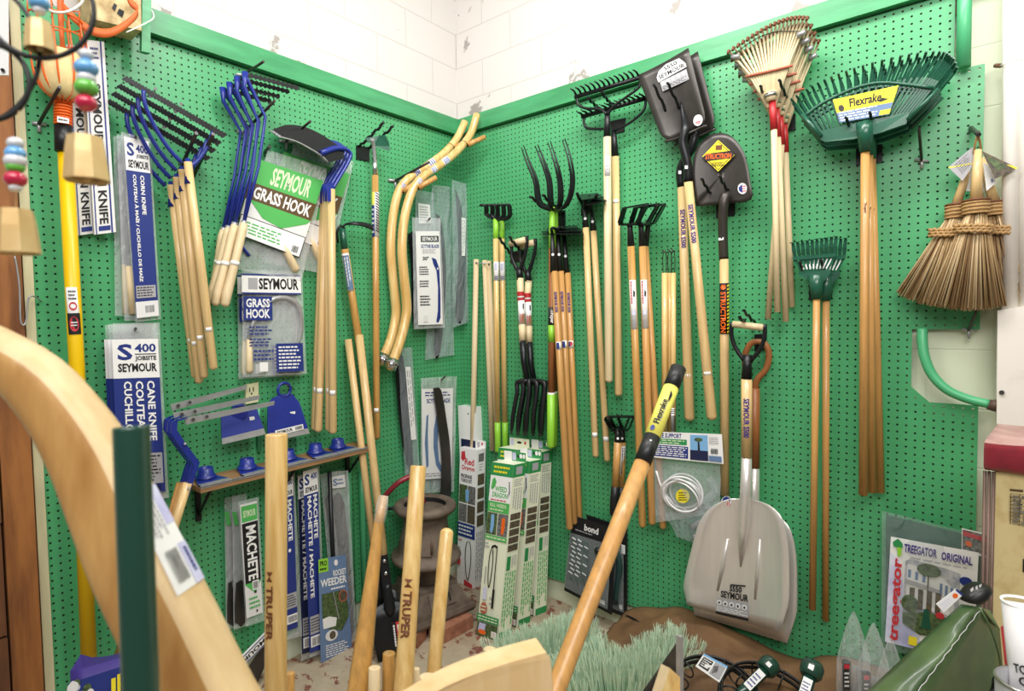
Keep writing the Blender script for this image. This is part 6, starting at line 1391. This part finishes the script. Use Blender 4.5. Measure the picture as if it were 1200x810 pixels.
# green post
P0, P1 = Z(154, 503, .40), Z(166, 830, .385); d = (P1-P0).normalized(); foot = P1+d*(P1.z/-d.z); foot.z = 0
t = T('steel_post', 'dark green painted steel tube standing in the left foreground', 'post', foot)
r0 = 19.5*mpp(P0)
ax = (P0-P1).normalized(); a1 = ax.orthogonal().normalized(); a2 = ax.cross(a1)
t.add('tube', tube([P0, P1, foot], [r0, r0*.98, r0*.98], 'postgreen', 28, px=False, cap=False)+MB().lathe(P0, [(r0, 0), (r0*.98, .002), (r0*.82, .002), (r0*.82, -.05), (0, -.05)], 'postgreen', 28, ax=(a1, a2, ax), cap=False))
# purple bag of soil at the foot of the board
A_ = Z(82, 787, 1.5); B_ = Z(205, 748, 1.62); dn = V((0, 0, -1))
Ab, Bb = V((A_.x, A_.y, 0)), V((B_.x, B_.y, 0)); bk = V((-.10, -.02, 0))
t = T('soil_bag', 'purple printed bag with pale flowers at the bottom left corner', 'bag', Ab)
gr = []
for i in range(9):
    row = []
    for j in range(9):
        x, y = i/8, j/8; p = (A_*(1-x)+B_*x)*(1-y)+(Ab*(1-x)+Bb*x)*y
        row.append(p+V((.05, -.03, 0))*math.sin(math.pi*x)**.6*math.sin(math.pi*min(1, y*1.2+.02))**.6)
    gr.append(row)
t.add('sack', sheet(gr, .08, 'purpleink'))
q = [A_+V((.03, -.02, -.004)), B_+V((.03, -.02, -.004)), B_+V((.06, -.04, -.30)), A_+V((.06, -.04, -.30))]
rr = random.Random(4)
fl_ = []
for i in range(26):
    x, y = rr.uniform(.0, .28), rr.uniform(.04, .5); x *= (.5+y)
    fl_.append(('e', x+.06, y, rr.uniform(.03, .06), rr.uniform(.03, .06), rr.choice(('lavender', 'card', 'photogreen', 'lavender'))))
t.add('print', card(q, 0, None, [('r', .03, .03, .97, .97, 'printblue')]+fl_+[('r', .42+.07*0, .1, .46, .32, 'printyellow'), ('r', .475, .08, .505, .3, 'printyellow'), ('r', .52, .1, .535, .28, 'card'), ('r', .55, .1, .565, .28, 'card')]))
# pale wooden blade shaped handle end, and a dark hoe, at the bottom edge
t = T('plough_handle', 'pale wooden handle end curving up at the bottom edge', 'plough handle', Z(580, 900, .62))
pl = smooth_path(H(Z, [(470, 835, .60), (520, 806, .61), (560, 789, .62), (600, 776, .63), (640, 765, .64)]), 4)+[Z(645, 772, .64), Z(648, 800, .64), Z(650, 900, .63), Z(470, 905, .60)]
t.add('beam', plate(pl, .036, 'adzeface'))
t = T('hoe_head', 'dark steel hoe blade with a wooden wedge at the bottom edge', 'hoe', Z(780, 900, .95))
t.add('blade', plate(H(Z, [(797, 747, .95), (797, 840, .95), (728, 860, .99), (752, 812, .99)]), .008, 'gunmetal', side='greysteel'))
t.add('edge', plate(H(Z, [(797, 747, .945), (801, 746, .95), (801, 840, .95), (797, 842, .945)]), .008, 'greysteel'))
t.add('wedge', plate(H(Z, [(770, 830, .90), (785, 783, .92), (797, 794, .92), (797, 840, .9)]), .03, 'hickory', side='ashpale'))
# ================================================================= bottom right
# green bristle brooms standing bristles up
g = 'green bristle broom heads'
def broomhead(lb, g0, g1, w, h, seed, tilt):
    a, b = V(g0), V(g1); d = (b-a); Ld = d.length; d.normalize(); s = V((-d.y, d.x, 0)); t = T('broom_head', lb, 'broom head', (a+b)/2, g)
    m = MB().box((a+b)/2+V((0, 0, .02)), Ld, w, .04, 'tan', ax=(d, s, V((0, 0, 1)))); t.add('block', m)
    rr = random.Random(seed); m = MB()
    n1, n2 = int(Ld/.020), int(w/.020)
    for i in range(n1):
        for j in range(n2):
            x = (i+.5+rr.uniform(-.2, .2))/n1; y = (j+.5+rr.uniform(-.2, .2))/n2-.5
            hh = h*rr.uniform(.86, 1.04)*(1-.35*abs(2*y)**2.5); o0 = d*((x-.5)*.05+rr.gauss(0, .009))+s*(y*.09+rr.gauss(0, .009))+tilt*h
            for k in range(16):
                q0, q1 = rr.gauss(0, 1), rr.gauss(0, 1)
                p = a+d*(x*Ld+q0*.0025)+s*(y*w+q1*.0025)+V((0, 0, .038))
                e = p+V((0, 0, hh*rr.uniform(.93, 1.03)))+o0+d*q0*.0055+s*q1*.0055
                q = p.lerp(e, .6)+d*rr.gauss(0, .0015)+s*rr.gauss(0, .0015); e2 = e+d*rr.gauss(0, .004)+s*rr.gauss(0, .004)
                w_ = .0011; an_ = rr.uniform(0, 3.14); u_ = (d*math.cos(an_)+s*math.sin(an_))*w_
                b0 = m.add([p+u_, p-u_, q+u_, q-u_, e2+u_*.8, e2-u_*.8])
                m.face((b0, b0+1, b0+3, b0+2), 'bristle'); m.face((b0+2, b0+3, b0+5, b0+4), 'bristletip')
    t.add('bristles', m)
broomhead('left green broom head, nearest the torch boxes', G(590, 822), G(688, 780), .12, .215, 1, V((-.05, .05, 0)))
broomhead('middle green broom head, its bristles leaning left', G(655, 860), G(725, 820), .12, .21, 2, V((-.25, .0, 0)))
broomhead('right green broom head, in front of the brown paper sack', G(715, 850), G(795, 800), .13, .21, 3, V((.0, .05, 0)))
# brown paper sack along the foot of the right wall
t = T('paper_sack', 'crumpled brown paper sack lying along the foot of the right wall', 'paper sack', R(870, 830, .2))
from mathutils import noise
tp = smooth_path([V((x, y, 0)) for x, y in [(733, 716), (750, 711), (775, 712), (800, 712), (825, 722), (850, 734), (880, 748), (910, 763), (940, 772), (965, 768), (1000, 772), (1060, 790)]], 6)
gr = []; N_ = len(tp)
for i, p in enumerate(tp):
    w0 = R(p.x, p.y, .035); row = []
    w0.z = max(w0.z, .06)
    for j in range(22):
        s = j/21; dd = .035+.42*s; q = V((w0.x, -dd, w0.z*(1-s**2.2)))
        f = min(1, s*5)
        n1 = noise.cell(q*9)*0+noise.ridged_multi_fractal(q*5+V((3, 1, 2)), 1, 2, 3, 1, 2)-1.2
        q += V((.012*noise.noise(q*7), 0, .030*n1*f*(1-s*.5)))
        row.append(V((q.x, q.y, max(q.z, .004))))
    gr.append(row)
t.add('paper', sheet(gr, .003, 'kraft'))
t.add('folded_edge', tube(smooth_path([R(735, 722, .10), R(745, 727, .14), R(757, 738, .17)], 3), 2.5, 'ink', 6))
t.add('torn_flap', sheet([[R(733, 720, .10), R(735, 745, .17)], [R(748, 730, .12), R(745, 750, .19)], [R(760, 741, .14), R(757, 752, .2)]], .003, 'kraft'))
# coiled black edging rings with a tag
g = 'coils of black edging'
for k, (px, py, dep, rp, lb) in enumerate([(838, 806, 2.06, 48, 'left coil of black garden edging with a printed tag'), (905, 826, 1.98, 58, 'right coil of black garden edging at the bottom edge')]):
    cc = Z(px, py+4, dep); rr_ = rp*mpp(cc); nrm = (V((0, 0, 1))*.8+(CAM-cc).normalized()*.45+V((.2*k, .15, 0))).normalized(); a1 = nrm.orthogonal().normalized(); a2 = nrm.cross(a1)
    t = T('edging_coil', lb, 'garden edging', cc-V((0, 0, .05)), g)
    for j in range(4): t.add('ring', MB().torus(cc+nrm*(.012*j-.02), rr_*(1-.03*(j % 2)), .0045, 'black', ax=(a1, a2, nrm), seg=40))
    for j in range(10):
        q = j*math.pi/5+.2; pc = cc+(a1*math.cos(q)+a2*math.sin(q))*rr_*.80
        t.add('loop', MB().torus(pc, rr_*.19, .003, 'black', ax=((a1*math.cos(q)+a2*math.sin(q)), nrm, (a2*math.cos(q)-a1*math.sin(q))), seg=18, rs=6))
solo('hang_tag', 'teal and white printed tag lying on the black edging coil', 'tag', card(H(Z, [(825, 766, 1.98), (853, 781, 1.98), (843, 800, 1.93), (815, 781, 1.93)]), .001, 'white', [('r', 0, 0, 1, .12, 'skyblue'), ('r', .06, .2, .46, .85, 'gunmetal'), ('l', .1, .25, .42, .8, 4, 'white'), ('r', .52, .15, .95, .9, 'greypaper'), ('p', [(.55, .4), (.7, .25), (.75, .6), (.6, .85)], 'photogrey')]))
g = 'dark green capped stakes'
for k, (px, py, dep, tx, ty, lb) in enumerate([(900, 782, 2.1, 876, 806, 'dark green capped sprinkler stake lying beside the edging coils'), (951, 786, 1.95, 942, 816, 'dark green capped sprinkler stake standing near the clear bags')]):
    a, b = Z(px, py, dep), Z(tx, ty, dep-.05); ax = (a-b).normalized()
    t = T('sprinkler_stake', lb, 'sprinkler stake', b, g)
    t.add('stem', tube([b-ax*.12, a-ax*.02], .020, 'postgreen', 16, px=False))
    t.add('cap', tube([a-ax*.025, a-ax*.015, a+ax*.015, a+ax*.028, a+ax*.034], [.026, .034, .036, .030, .012], 'postgreen', 18, px=False))
    nn = (CAM-a).normalized(); sd = ax.cross(nn).normalized()
    t.add('cap_sticker', card([a+nn*.040-sd*.012+ax*.02, a+nn*.040+ax*.02+sd*.004, a+nn*.04+sd*.004+ax*.002, a+nn*.04-sd*.012+ax*.002], .0005, 'white'))
    t.add('label', card([a+nn*.026-sd*.016-ax*.03, a+nn*.026+sd*.012-ax*.03, b+nn*.026+sd*.012, b+nn*.026-sd*.016], .0005, 'white', [('l', .1, .2, .9, .9, 4, 'printblue')]))
# tree watering bag pack
Q = [R(1035, 595, .06), R(1162, 626, .06), R(1152, 770, .06), R(1034, 756, .06)]
t = T('watering_bag_pack', 'clear pack with white house photo card and red lettering on the right board', 'packaged watering bag', (Q[2]+Q[3])/2)
t.add('folded_bag', plate([Q[0].lerp(Q[1], .03)+V((0, -.012, -.02)), Q[0].lerp(Q[1], .97)+V((0, -.012, -.02)), Q[2]+V((0, -.012, .02)), Q[3]+V((0.01, -.012, .02))], .01, 'rakegreen'))
cq = H(R, [(1044, 629, .11), (1147, 648, .11), (1140, 778, .11), (1037, 752, .11)])
tg = [('p', [(.0, .15), (.0, 1), (.25, 1), (.2, .5), (.12, .2)], 'lavender'), ('p', [(0, .6), (.22, .7), (.5, 1), (0, 1)], 'lavender'),
      ('p', [(.19, .2), (.25, .17), (.7, .2), (.82, .22), (.82, .75), (.19, .75)], 'photohouse'), ('p', [(.22, .32), (.25, .3), (.78, .36), (.78, .40), (.22, .37)], 'white'), ('p', [(.22, .22), (.55, .24), (.74, .36), (.78, .62), (.22, .6)], 'card')]
tg += [('r', .23+.085*i, .27+.008*i, .265+.085*i, .345+.008*i, 'cardblue') for i in range(3)]+[('r', .6+.06*i, .34+.008*i, .63+.06*i, .46+.008*i, 'cardblue') for i in range(3)]+[('r', .26+.1*i, .43, .32+.1*i, .62, 'photodark') for i in range(4)]+[('p', [(.22, .36), (.6, .4), (.6, .43), (.22, .4)], 'greypaper')]
tg += [('p', [(.19, .68), (.5, .62), (.85, .66), (.85, .82), (.4, .85), (.2, .78)], 'photogreen'), ('e', .27, .58, .1, .08, 'photogreen'), ('e', .47, .24, .14, .06, 'photogreen'), ('r', .46, .28, .475, .62, 'photodark'), ('p', [(.44, .6), (.49, .6), (.53, .78), (.41, .78)], 'rakegreen'), ('e', .62, .63, .05, .03, 'signred'),
       ('p', [(.03, .04), (.09, .0), (.15, .04), (.15, .08), (.04, .08)], 'boxgreen'), ('p', [(.08, .08), (.14, .08), (.14, .15), (.1, .17)], 'lime'), ('t', 'TREEGATOR', .17, .035, .55, .115, 'purpleink'), ('t', 'ORIGINAL', .6, .045, .94, .12, 'purpleink'), ('l', .25, .14, .9, .165, 1, 'greypaper'), ('e', .88, .27, .07, .04, 'printblue'), ('t', 'treegator', .05, .18, .19, .97, 'signred', -90), ('r', .28, .88, .38, .96, 'printyellow')]
t.add('printed_card', card(cq, .001, 'white', tg))
t.add('small_card', card(H(R, [(1127, 619, .1), (1160, 627, .1), (1160, 655, .1), (1127, 646, .1)]), .001, 'white', [('r', .03, .05, 1, .9, 'photogrey'), ('p', [(.05, .1), (.9, .15), (.9, .35), (.05, .3)], 'signred'), ('e', .25, .6, .12, .12, 'orange')]))
t.add('plastic_bag', bag([q+V((0, -.02, 0)) for q in Q], .04, 'blister', 12, 12, 7, .6))
g = 'clear bags of black fittings'
for k, (dx, dy, d, lb) in enumerate([(0, 0, .2, 'left clear bag of black fittings, pointed top'), (23, 13, .22, 'middle clear bag of black fittings behind the green tarp bag'), (43, 30, .24, 'right clear bag of black fittings, mostly hidden by the tarp bag')]):
    t = T('fitting_bag', lb, 'bag of fittings', R(995+dx, 830+dy, d), g)
    P = lambda x, y, dd=0: R(x+dx, y+dy, d+dd)
    t.add('plastic_bag', bag([P(983, 713), P(1021, 713), P(1021, 838), P(981, 838)], .06, 'haze', 8, 16, 70+k, .8, prof=lambda y: .08+.92*min(1, y/.42)**.8))
    t.add('fitting', tube([P(992, 775, .03), P(992, 840, .03)], 9, 'black', 12)+tube([P(1004, 782, .03), P(1004, 840, .03)], 9, 'smoke', 12))
    t.add('label', card([P(989, 778, .062), P(996, 778, .062), P(996, 808, .062), P(989, 808, .062)], .0004, 'gunmetal', [('r', .05, .02, .95, .2, 'signred'), ('l', .1, .3, .9, .95, 4, 'white')]))
# green woven bag with black spout
Pz = lambda x, y, dd=1.75: Z(x, y, dd*.78)
t = T('tarp_bag', 'folded dark green woven tarp bag with a black cap and a tag', 'tarp bag', Pz(1090, 1000, 1.7))
a0, a1, b0, b1 = Pz(1126, 708, 1.80), Pz(1151, 712, 1.74), Pz(1000, 825, 1.72), Pz(1062, 828, 1.62)
gr = [[a0.lerp(b0, s).lerp(a1.lerp(b1, s), u)+(CAM-a0).normalized()*(.02*math.sin(u*math.pi)+.006*math.sin(s*9+u*3)) for u in [i/6 for i in range(7)]] for s in [i/10 for i in range(11)]]
t.add('front_panel', sheet(gr, .003, 'tarp'))
c0, c1 = Pz(1172, 738, 1.78), Pz(1180, 835, 1.74)
gr = [[a1.lerp(b1, s).lerp(c0.lerp(c1, s), u)+(a1-CAM).normalized()*(.05*math.sin(u*math.pi*.5+.2)*(1-.3*u)) for u in [i/6 for i in range(7)]] for s in [i/10 for i in range(11)]]
t.add('side_panel', sheet(gr, .003, 'tarp'))
t.add('under_panel', plate([b0, b1, c1, Pz(1180, 1150, 1.72), Pz(1000, 1150, 1.72)], .003, 'tarp'))
t.add('top_fold', plate([a0, a1, c0, Pz(1160, 715, 1.82)], .003, 'tarp'))
cc = Pz(1144, 694, 1.76); t.add('cap', MB().lathe(cc, [(.0, .024), (.018, .021), (.026, .01), (.028, -.008), (.024, -.023), (.0, -.024)], 'black', 18, ax=(AX, AZ, (AY*.8+AX*.5).normalized()), cap=False))

vv = (CAM-cc).normalized(); t.add('cap_marks', card([cc+vv*.029-AX*.018+AY*.012, cc+vv*.029+AX*.016+AY*.022, cc+vv*.029+AX*.018, cc+vv*.029-AX*.02-AY*.012], 0, None, [('p', [(.1, .3), (.3, .1), (.35, .4), (.2, .6)], 'white'), ('p', [(.45, .2), (.6, .05), (.62, .5), (.5, .45)], 'white'), ('p', [(.7, .1), (.9, .05), (.85, .3), (.72, .4)], 'white'), ('l', .1, .7, .7, 1, 2, 'greypaper')])); t.add('tag', card(H(Pz, [(1121, 690, 1.72), (1129, 697, 1.72), (1106, 718, 1.70), (1097, 708, 1.70)]), .001, 'white', [('p', [(.0, .0), (1, 0), (1, .08), (0, .08)], 'printblue'), ('e', .5, .25, .28, .1, 'orange'), ('v', .2, .45, .8, .95, 3, 'lavender')]))  # cap marks: white scribbles for the crumples on the black cap
t.add('stitching', tube(smooth_path([a1.lerp(b1, s)+(CAM-a1).normalized()*.006+AX*.002*math.sin(s*60) for s in [i/30 for i in range(31)]], 1), .0007, 'card', 5, px=False)+MB())
t.add('drawstring', tube(smooth_path(H(Pz, [(1148, 712, 1.72), (1160, 735, 1.7), (1170, 765, 1.7), (1176, 800, 1.7)]), 3), 2, 'tarp', 6))
# vintage pump
t = T('fuel_pump', 'old cream pump cabinet with dusty red lid at the right edge', 'pump', Z(1190, 1300, 1.47))
E0, E1 = Z(1166, 553, 1.47), Z(1164, 905, 1.40); E1 = V((E0.x, E0.y, .0)); rt = V((.30, .09, 0)); bk = V((-.06, .22, 0))
dz = V((0, 0, 1))
def quadbox(m, a, r_, b_, z0, z1, mt):
    p = [V((a.x, a.y, 0)), V((a.x, a.y, 0))+r_, V((a.x, a.y, 0))+r_+b_, V((a.x, a.y, 0))+b_]
    i = m.add([q+dz*z0 for q in p]+[q+dz*z1 for q in p])
    for f_ in ((3, 2, 1, 0), (4, 5, 6, 7), (0, 1, 5, 4), (1, 2, 6, 5), (2, 3, 7, 6), (3, 0, 4, 7)): m.face([i+k for k in f_], mt)
    return m
rt = (AX*.32+AZ*-.06); rt.z = 0; bk = (AZ*.15+AX*.17); bk.z = 0
t.add('cabinet', quadbox(MB(), E0, rt, bk, 0, E0.z, 'pumpcream'))
tm = MB()
for k in range(3): tm += tube([E0-AX*(.003+.006*k)+V((0, 0, .0))+AZ*.006*k, V((E0.x, E0.y, .0))-AX*(.003+.006*k)+AZ*.006*k], .004, 'pumptrim', 10, px=False)
t.add('corner_trim', tm)
q = [E0+rt*.10+dz*-.04-AZ*.002, E0+rt*.6+dz*-.05-AZ*.002, E0+rt*.6+dz*-.17-AZ*.002, E0+rt*.10+dz*-.135-AZ*.002]
t.add('printed_table', card(q, 0, None, [('l', 0, .02*0, 1, .12, 1, 'printbrown')]+[('r', 0, .15+.1*i, 1, .158+.1*i, 'printbrown') for i in range(9)]+[('r', .12*i, .15, .12*i+.012, .97, 'printbrown') for i in range(9)]+[('l', .02, .16, .98, .95, 8, 'photogrey')]))
t.add('dark_slot', card([E0+rt*.2+dz*-.225-AZ*.002, E0+rt*.45+dz*-.23-AZ*.002, E0+rt*.45+dz*-.265-AZ*.002, E0+rt*.2+dz*-.26-AZ*.002], 0, None, [('r', 0, 0, 1, 1, 'ink')]))
def slab(pts, dep, mt, tm):
    return plate(pts, dep, mt, side=tm)
f0 = E0-rt*.07-bk*.12+dz*.004; W_ = rt*1.2; K_ = bk*1.3
gr = []
for i in range(13):
    s = i/12; lo_ = f0+W_*s+dz*(-.055*s); hi_ = lo_+dz*(.075+.05*math.sin(s*1.5)**2)
    gr.append([lo_+K_*.10+dz*.0, lo_+K_*.01+dz*.012, lo_+dz*.02, hi_-dz*.014, hi_+K_*.03, hi_+K_*.10+dz*.006, hi_+K_*.9+dz*.012, hi_+K_-dz*.02, lo_+K_])
ml = MB(); nb = 9
for r_ in gr: ml.v += r_
for i in range(12):
    for j in range(nb-1): ml.face((i*nb+j, i*nb+j+1, (i+1)*nb+j+1, (i+1)*nb+j), 'pumpdust' if j >= 4 else 'pumpred', j != 4)
ml.face([j for j in range(nb)], 'pumpred'); ml.face([12*nb+j for j in range(nb)][::-1], 'pumpred')
for i in range(12): ml.face((i*nb, (i+1)*nb, (i+1)*nb+nb-1, i*nb+nb-1), 'pumpred')
t.add('lid', ml)
st_ = f0+W_*.42+K_*.3+dz*.09
t.add('lid_step', quadbox(MB(), st_, W_*.5, K_*.5, st_.z-.01, st_.z+.045, 'pumpdust'))
# white paper roll and metal pail in the right corner
P0, P1 = Z(1199, 707, 1.2), Z(1214, 840, 1.14)
t = T('paper_roll', 'white printed roll standing in a grey pail at the right edge', 'roll', P1)
t.add('roll', tube([P0, P1], [39, 41], 'tubewhite', 26)); t.add('rim', MB().torus(P0, 19*mpp(P0), .003, 'white', ax=(AX, AZ, (P0-P1).normalized()), seg=26))
t.add('print', wire_label(P0, P1, 40.5, .55, .78, .9, [('t', 'TOM', .1, .05, .6, .4, 'ink'), ('t', 'OS', .2, .5, .6, .85, 'ink')], None))
solo('folder', 'red strip of card tucked between the pump and the white roll', 'card', plate(H(Z, [(1173, 735, 1.27), (1180, 730, 1.27), (1193, 800, 1.22), (1182, 815, 1.22)]), .004, 'signred'))
cc = Z(1205, 800, 1.13)
t = T('pail', 'grey metal pail at the bottom right corner', 'pail', V((cc.x, cc.y, cc.z-.25)))
t.add('body', MB().lathe(cc, [(.044, -.22), (.050, 0), (.047, -.0), (.041, -.21)], 'greysteel', 30, cap=False)); t.add('rim', MB().torus(cc, .050, .003, 'chrome', seg=30))
solo('plastic_film', 'dark crumpled plastic sheet between the tarp bag and the pail', 'plastic sheet', bag(H(Z, [(1150, 790, 1.25), (1178, 762, 1.26), (1180, 830, 1.23), (1148, 850, 1.24)]), .05, 'black', 8, 8, 77, 1.))
# ================================================================= wind chime hanging at the top left, close to the camera
t = T('wind_chime', 'blurred wind chime of black rings, glass beads and brass bells at the top left', 'wind chime', Z(40, -60, .5))
D_ = .48
def ring(cx_, cy_, r_, tl, w): 
    c_ = Z(cx_, cy_, D_); n_ = (-AZ+AX*tl).normalized(); a1 = n_.orthogonal().normalized(); a2 = n_.cross(a1)
    t.add('ring', MB().torus(c_, r_*mpp(c_), w*mpp(c_)/2, 'black', ax=(a1, a2, n_), seg=48))
ring(47, 10, 58, .15, 6); ring(-14, 96, 45, .1, 6); ring(-50, 60, 90, .1, 5)
def string(x0, y0, items, x1=None):
    ys = [i[1] for i in items]; x1 = x0 if x1 is None else x1
    t.add('cord', tube([Z(x0, y0, D_), Z(x1, max(ys), D_)], 1.5, 'straw', 6))
    for kind, y, s in items:
        c_ = Z(x1, y, D_); m_ = mpp(c_)
        if kind == 'bell':
            b_ = t.add('bell', MB().lathe(c_, [(.3*s*m_, .52*s*m_), (.38*s*m_, .50*s*m_), (.44*s*m_, .1*s*m_), (.5*s*m_, -.52*s*m_), (.47*s*m_, -.54*s*m_), (.42*s*m_, -.45*s*m_), (.34*s*m_, .4*s*m_)], 'brass', 8, cap=True, smooth=False))
            t.add('clapper', MB().ball(c_-V((0, 0, .45*s*m_)), .12*s*m_, 'brass', 8), b_)
        else: t.add('bead', MB().ball(c_, s*m_/2, kind, 10, sq=.8))
string(42, -20, [('beadblue', 4, 22), ('beadclear', 12, 14), ('bell', 42, 32)], 46)
string(98, 60, [('beadclear', 64, 16), ('beadblue', 80, 26), ('beadclear', 92, 20), ('beadgreen', 103, 26), ('beadred', 121, 24), ('bell', 186, 49)], 101)
string(22, 130, [('beadclear', 168, 18), ('beadblue', 180, 22), ('beadclear', 189, 24), ('beadgreen', 196, 20), ('beadred', 210, 24), ('beadclear', 220, 14), ('bell', 271, 49)], 18)
# bits on the left timbers
t = T('metal_strip', 'white metal strip with a hole at the top left edge', 'metal strip', Z(2, 88, 1.2)); t.add('strip', plate(H(Z, [(-8, -10, 1.2), (9, -10, 1.2), (9, 88, 1.2), (-8, 88, 1.2)]), .003, 'white')); t.add('hole', tube([Z(3, 82, 1.198), Z(3, 82, 1.194)], 4, 'ink', 10))
solo('wire_hook', 'bent grey wire hook hanging on the brown timber', 'hook', tube(smooth_path(H(L, [(17, 300, .05), (20, 315, .05), (23, 340, .05), (24, 375, .05), (28, 381, .05), (31, 374, .05), (33, 352, .05), (37, 347, .05), (43, 349, .03), (48, 353, .005)]), 4), 2, 'greysteel', 6))
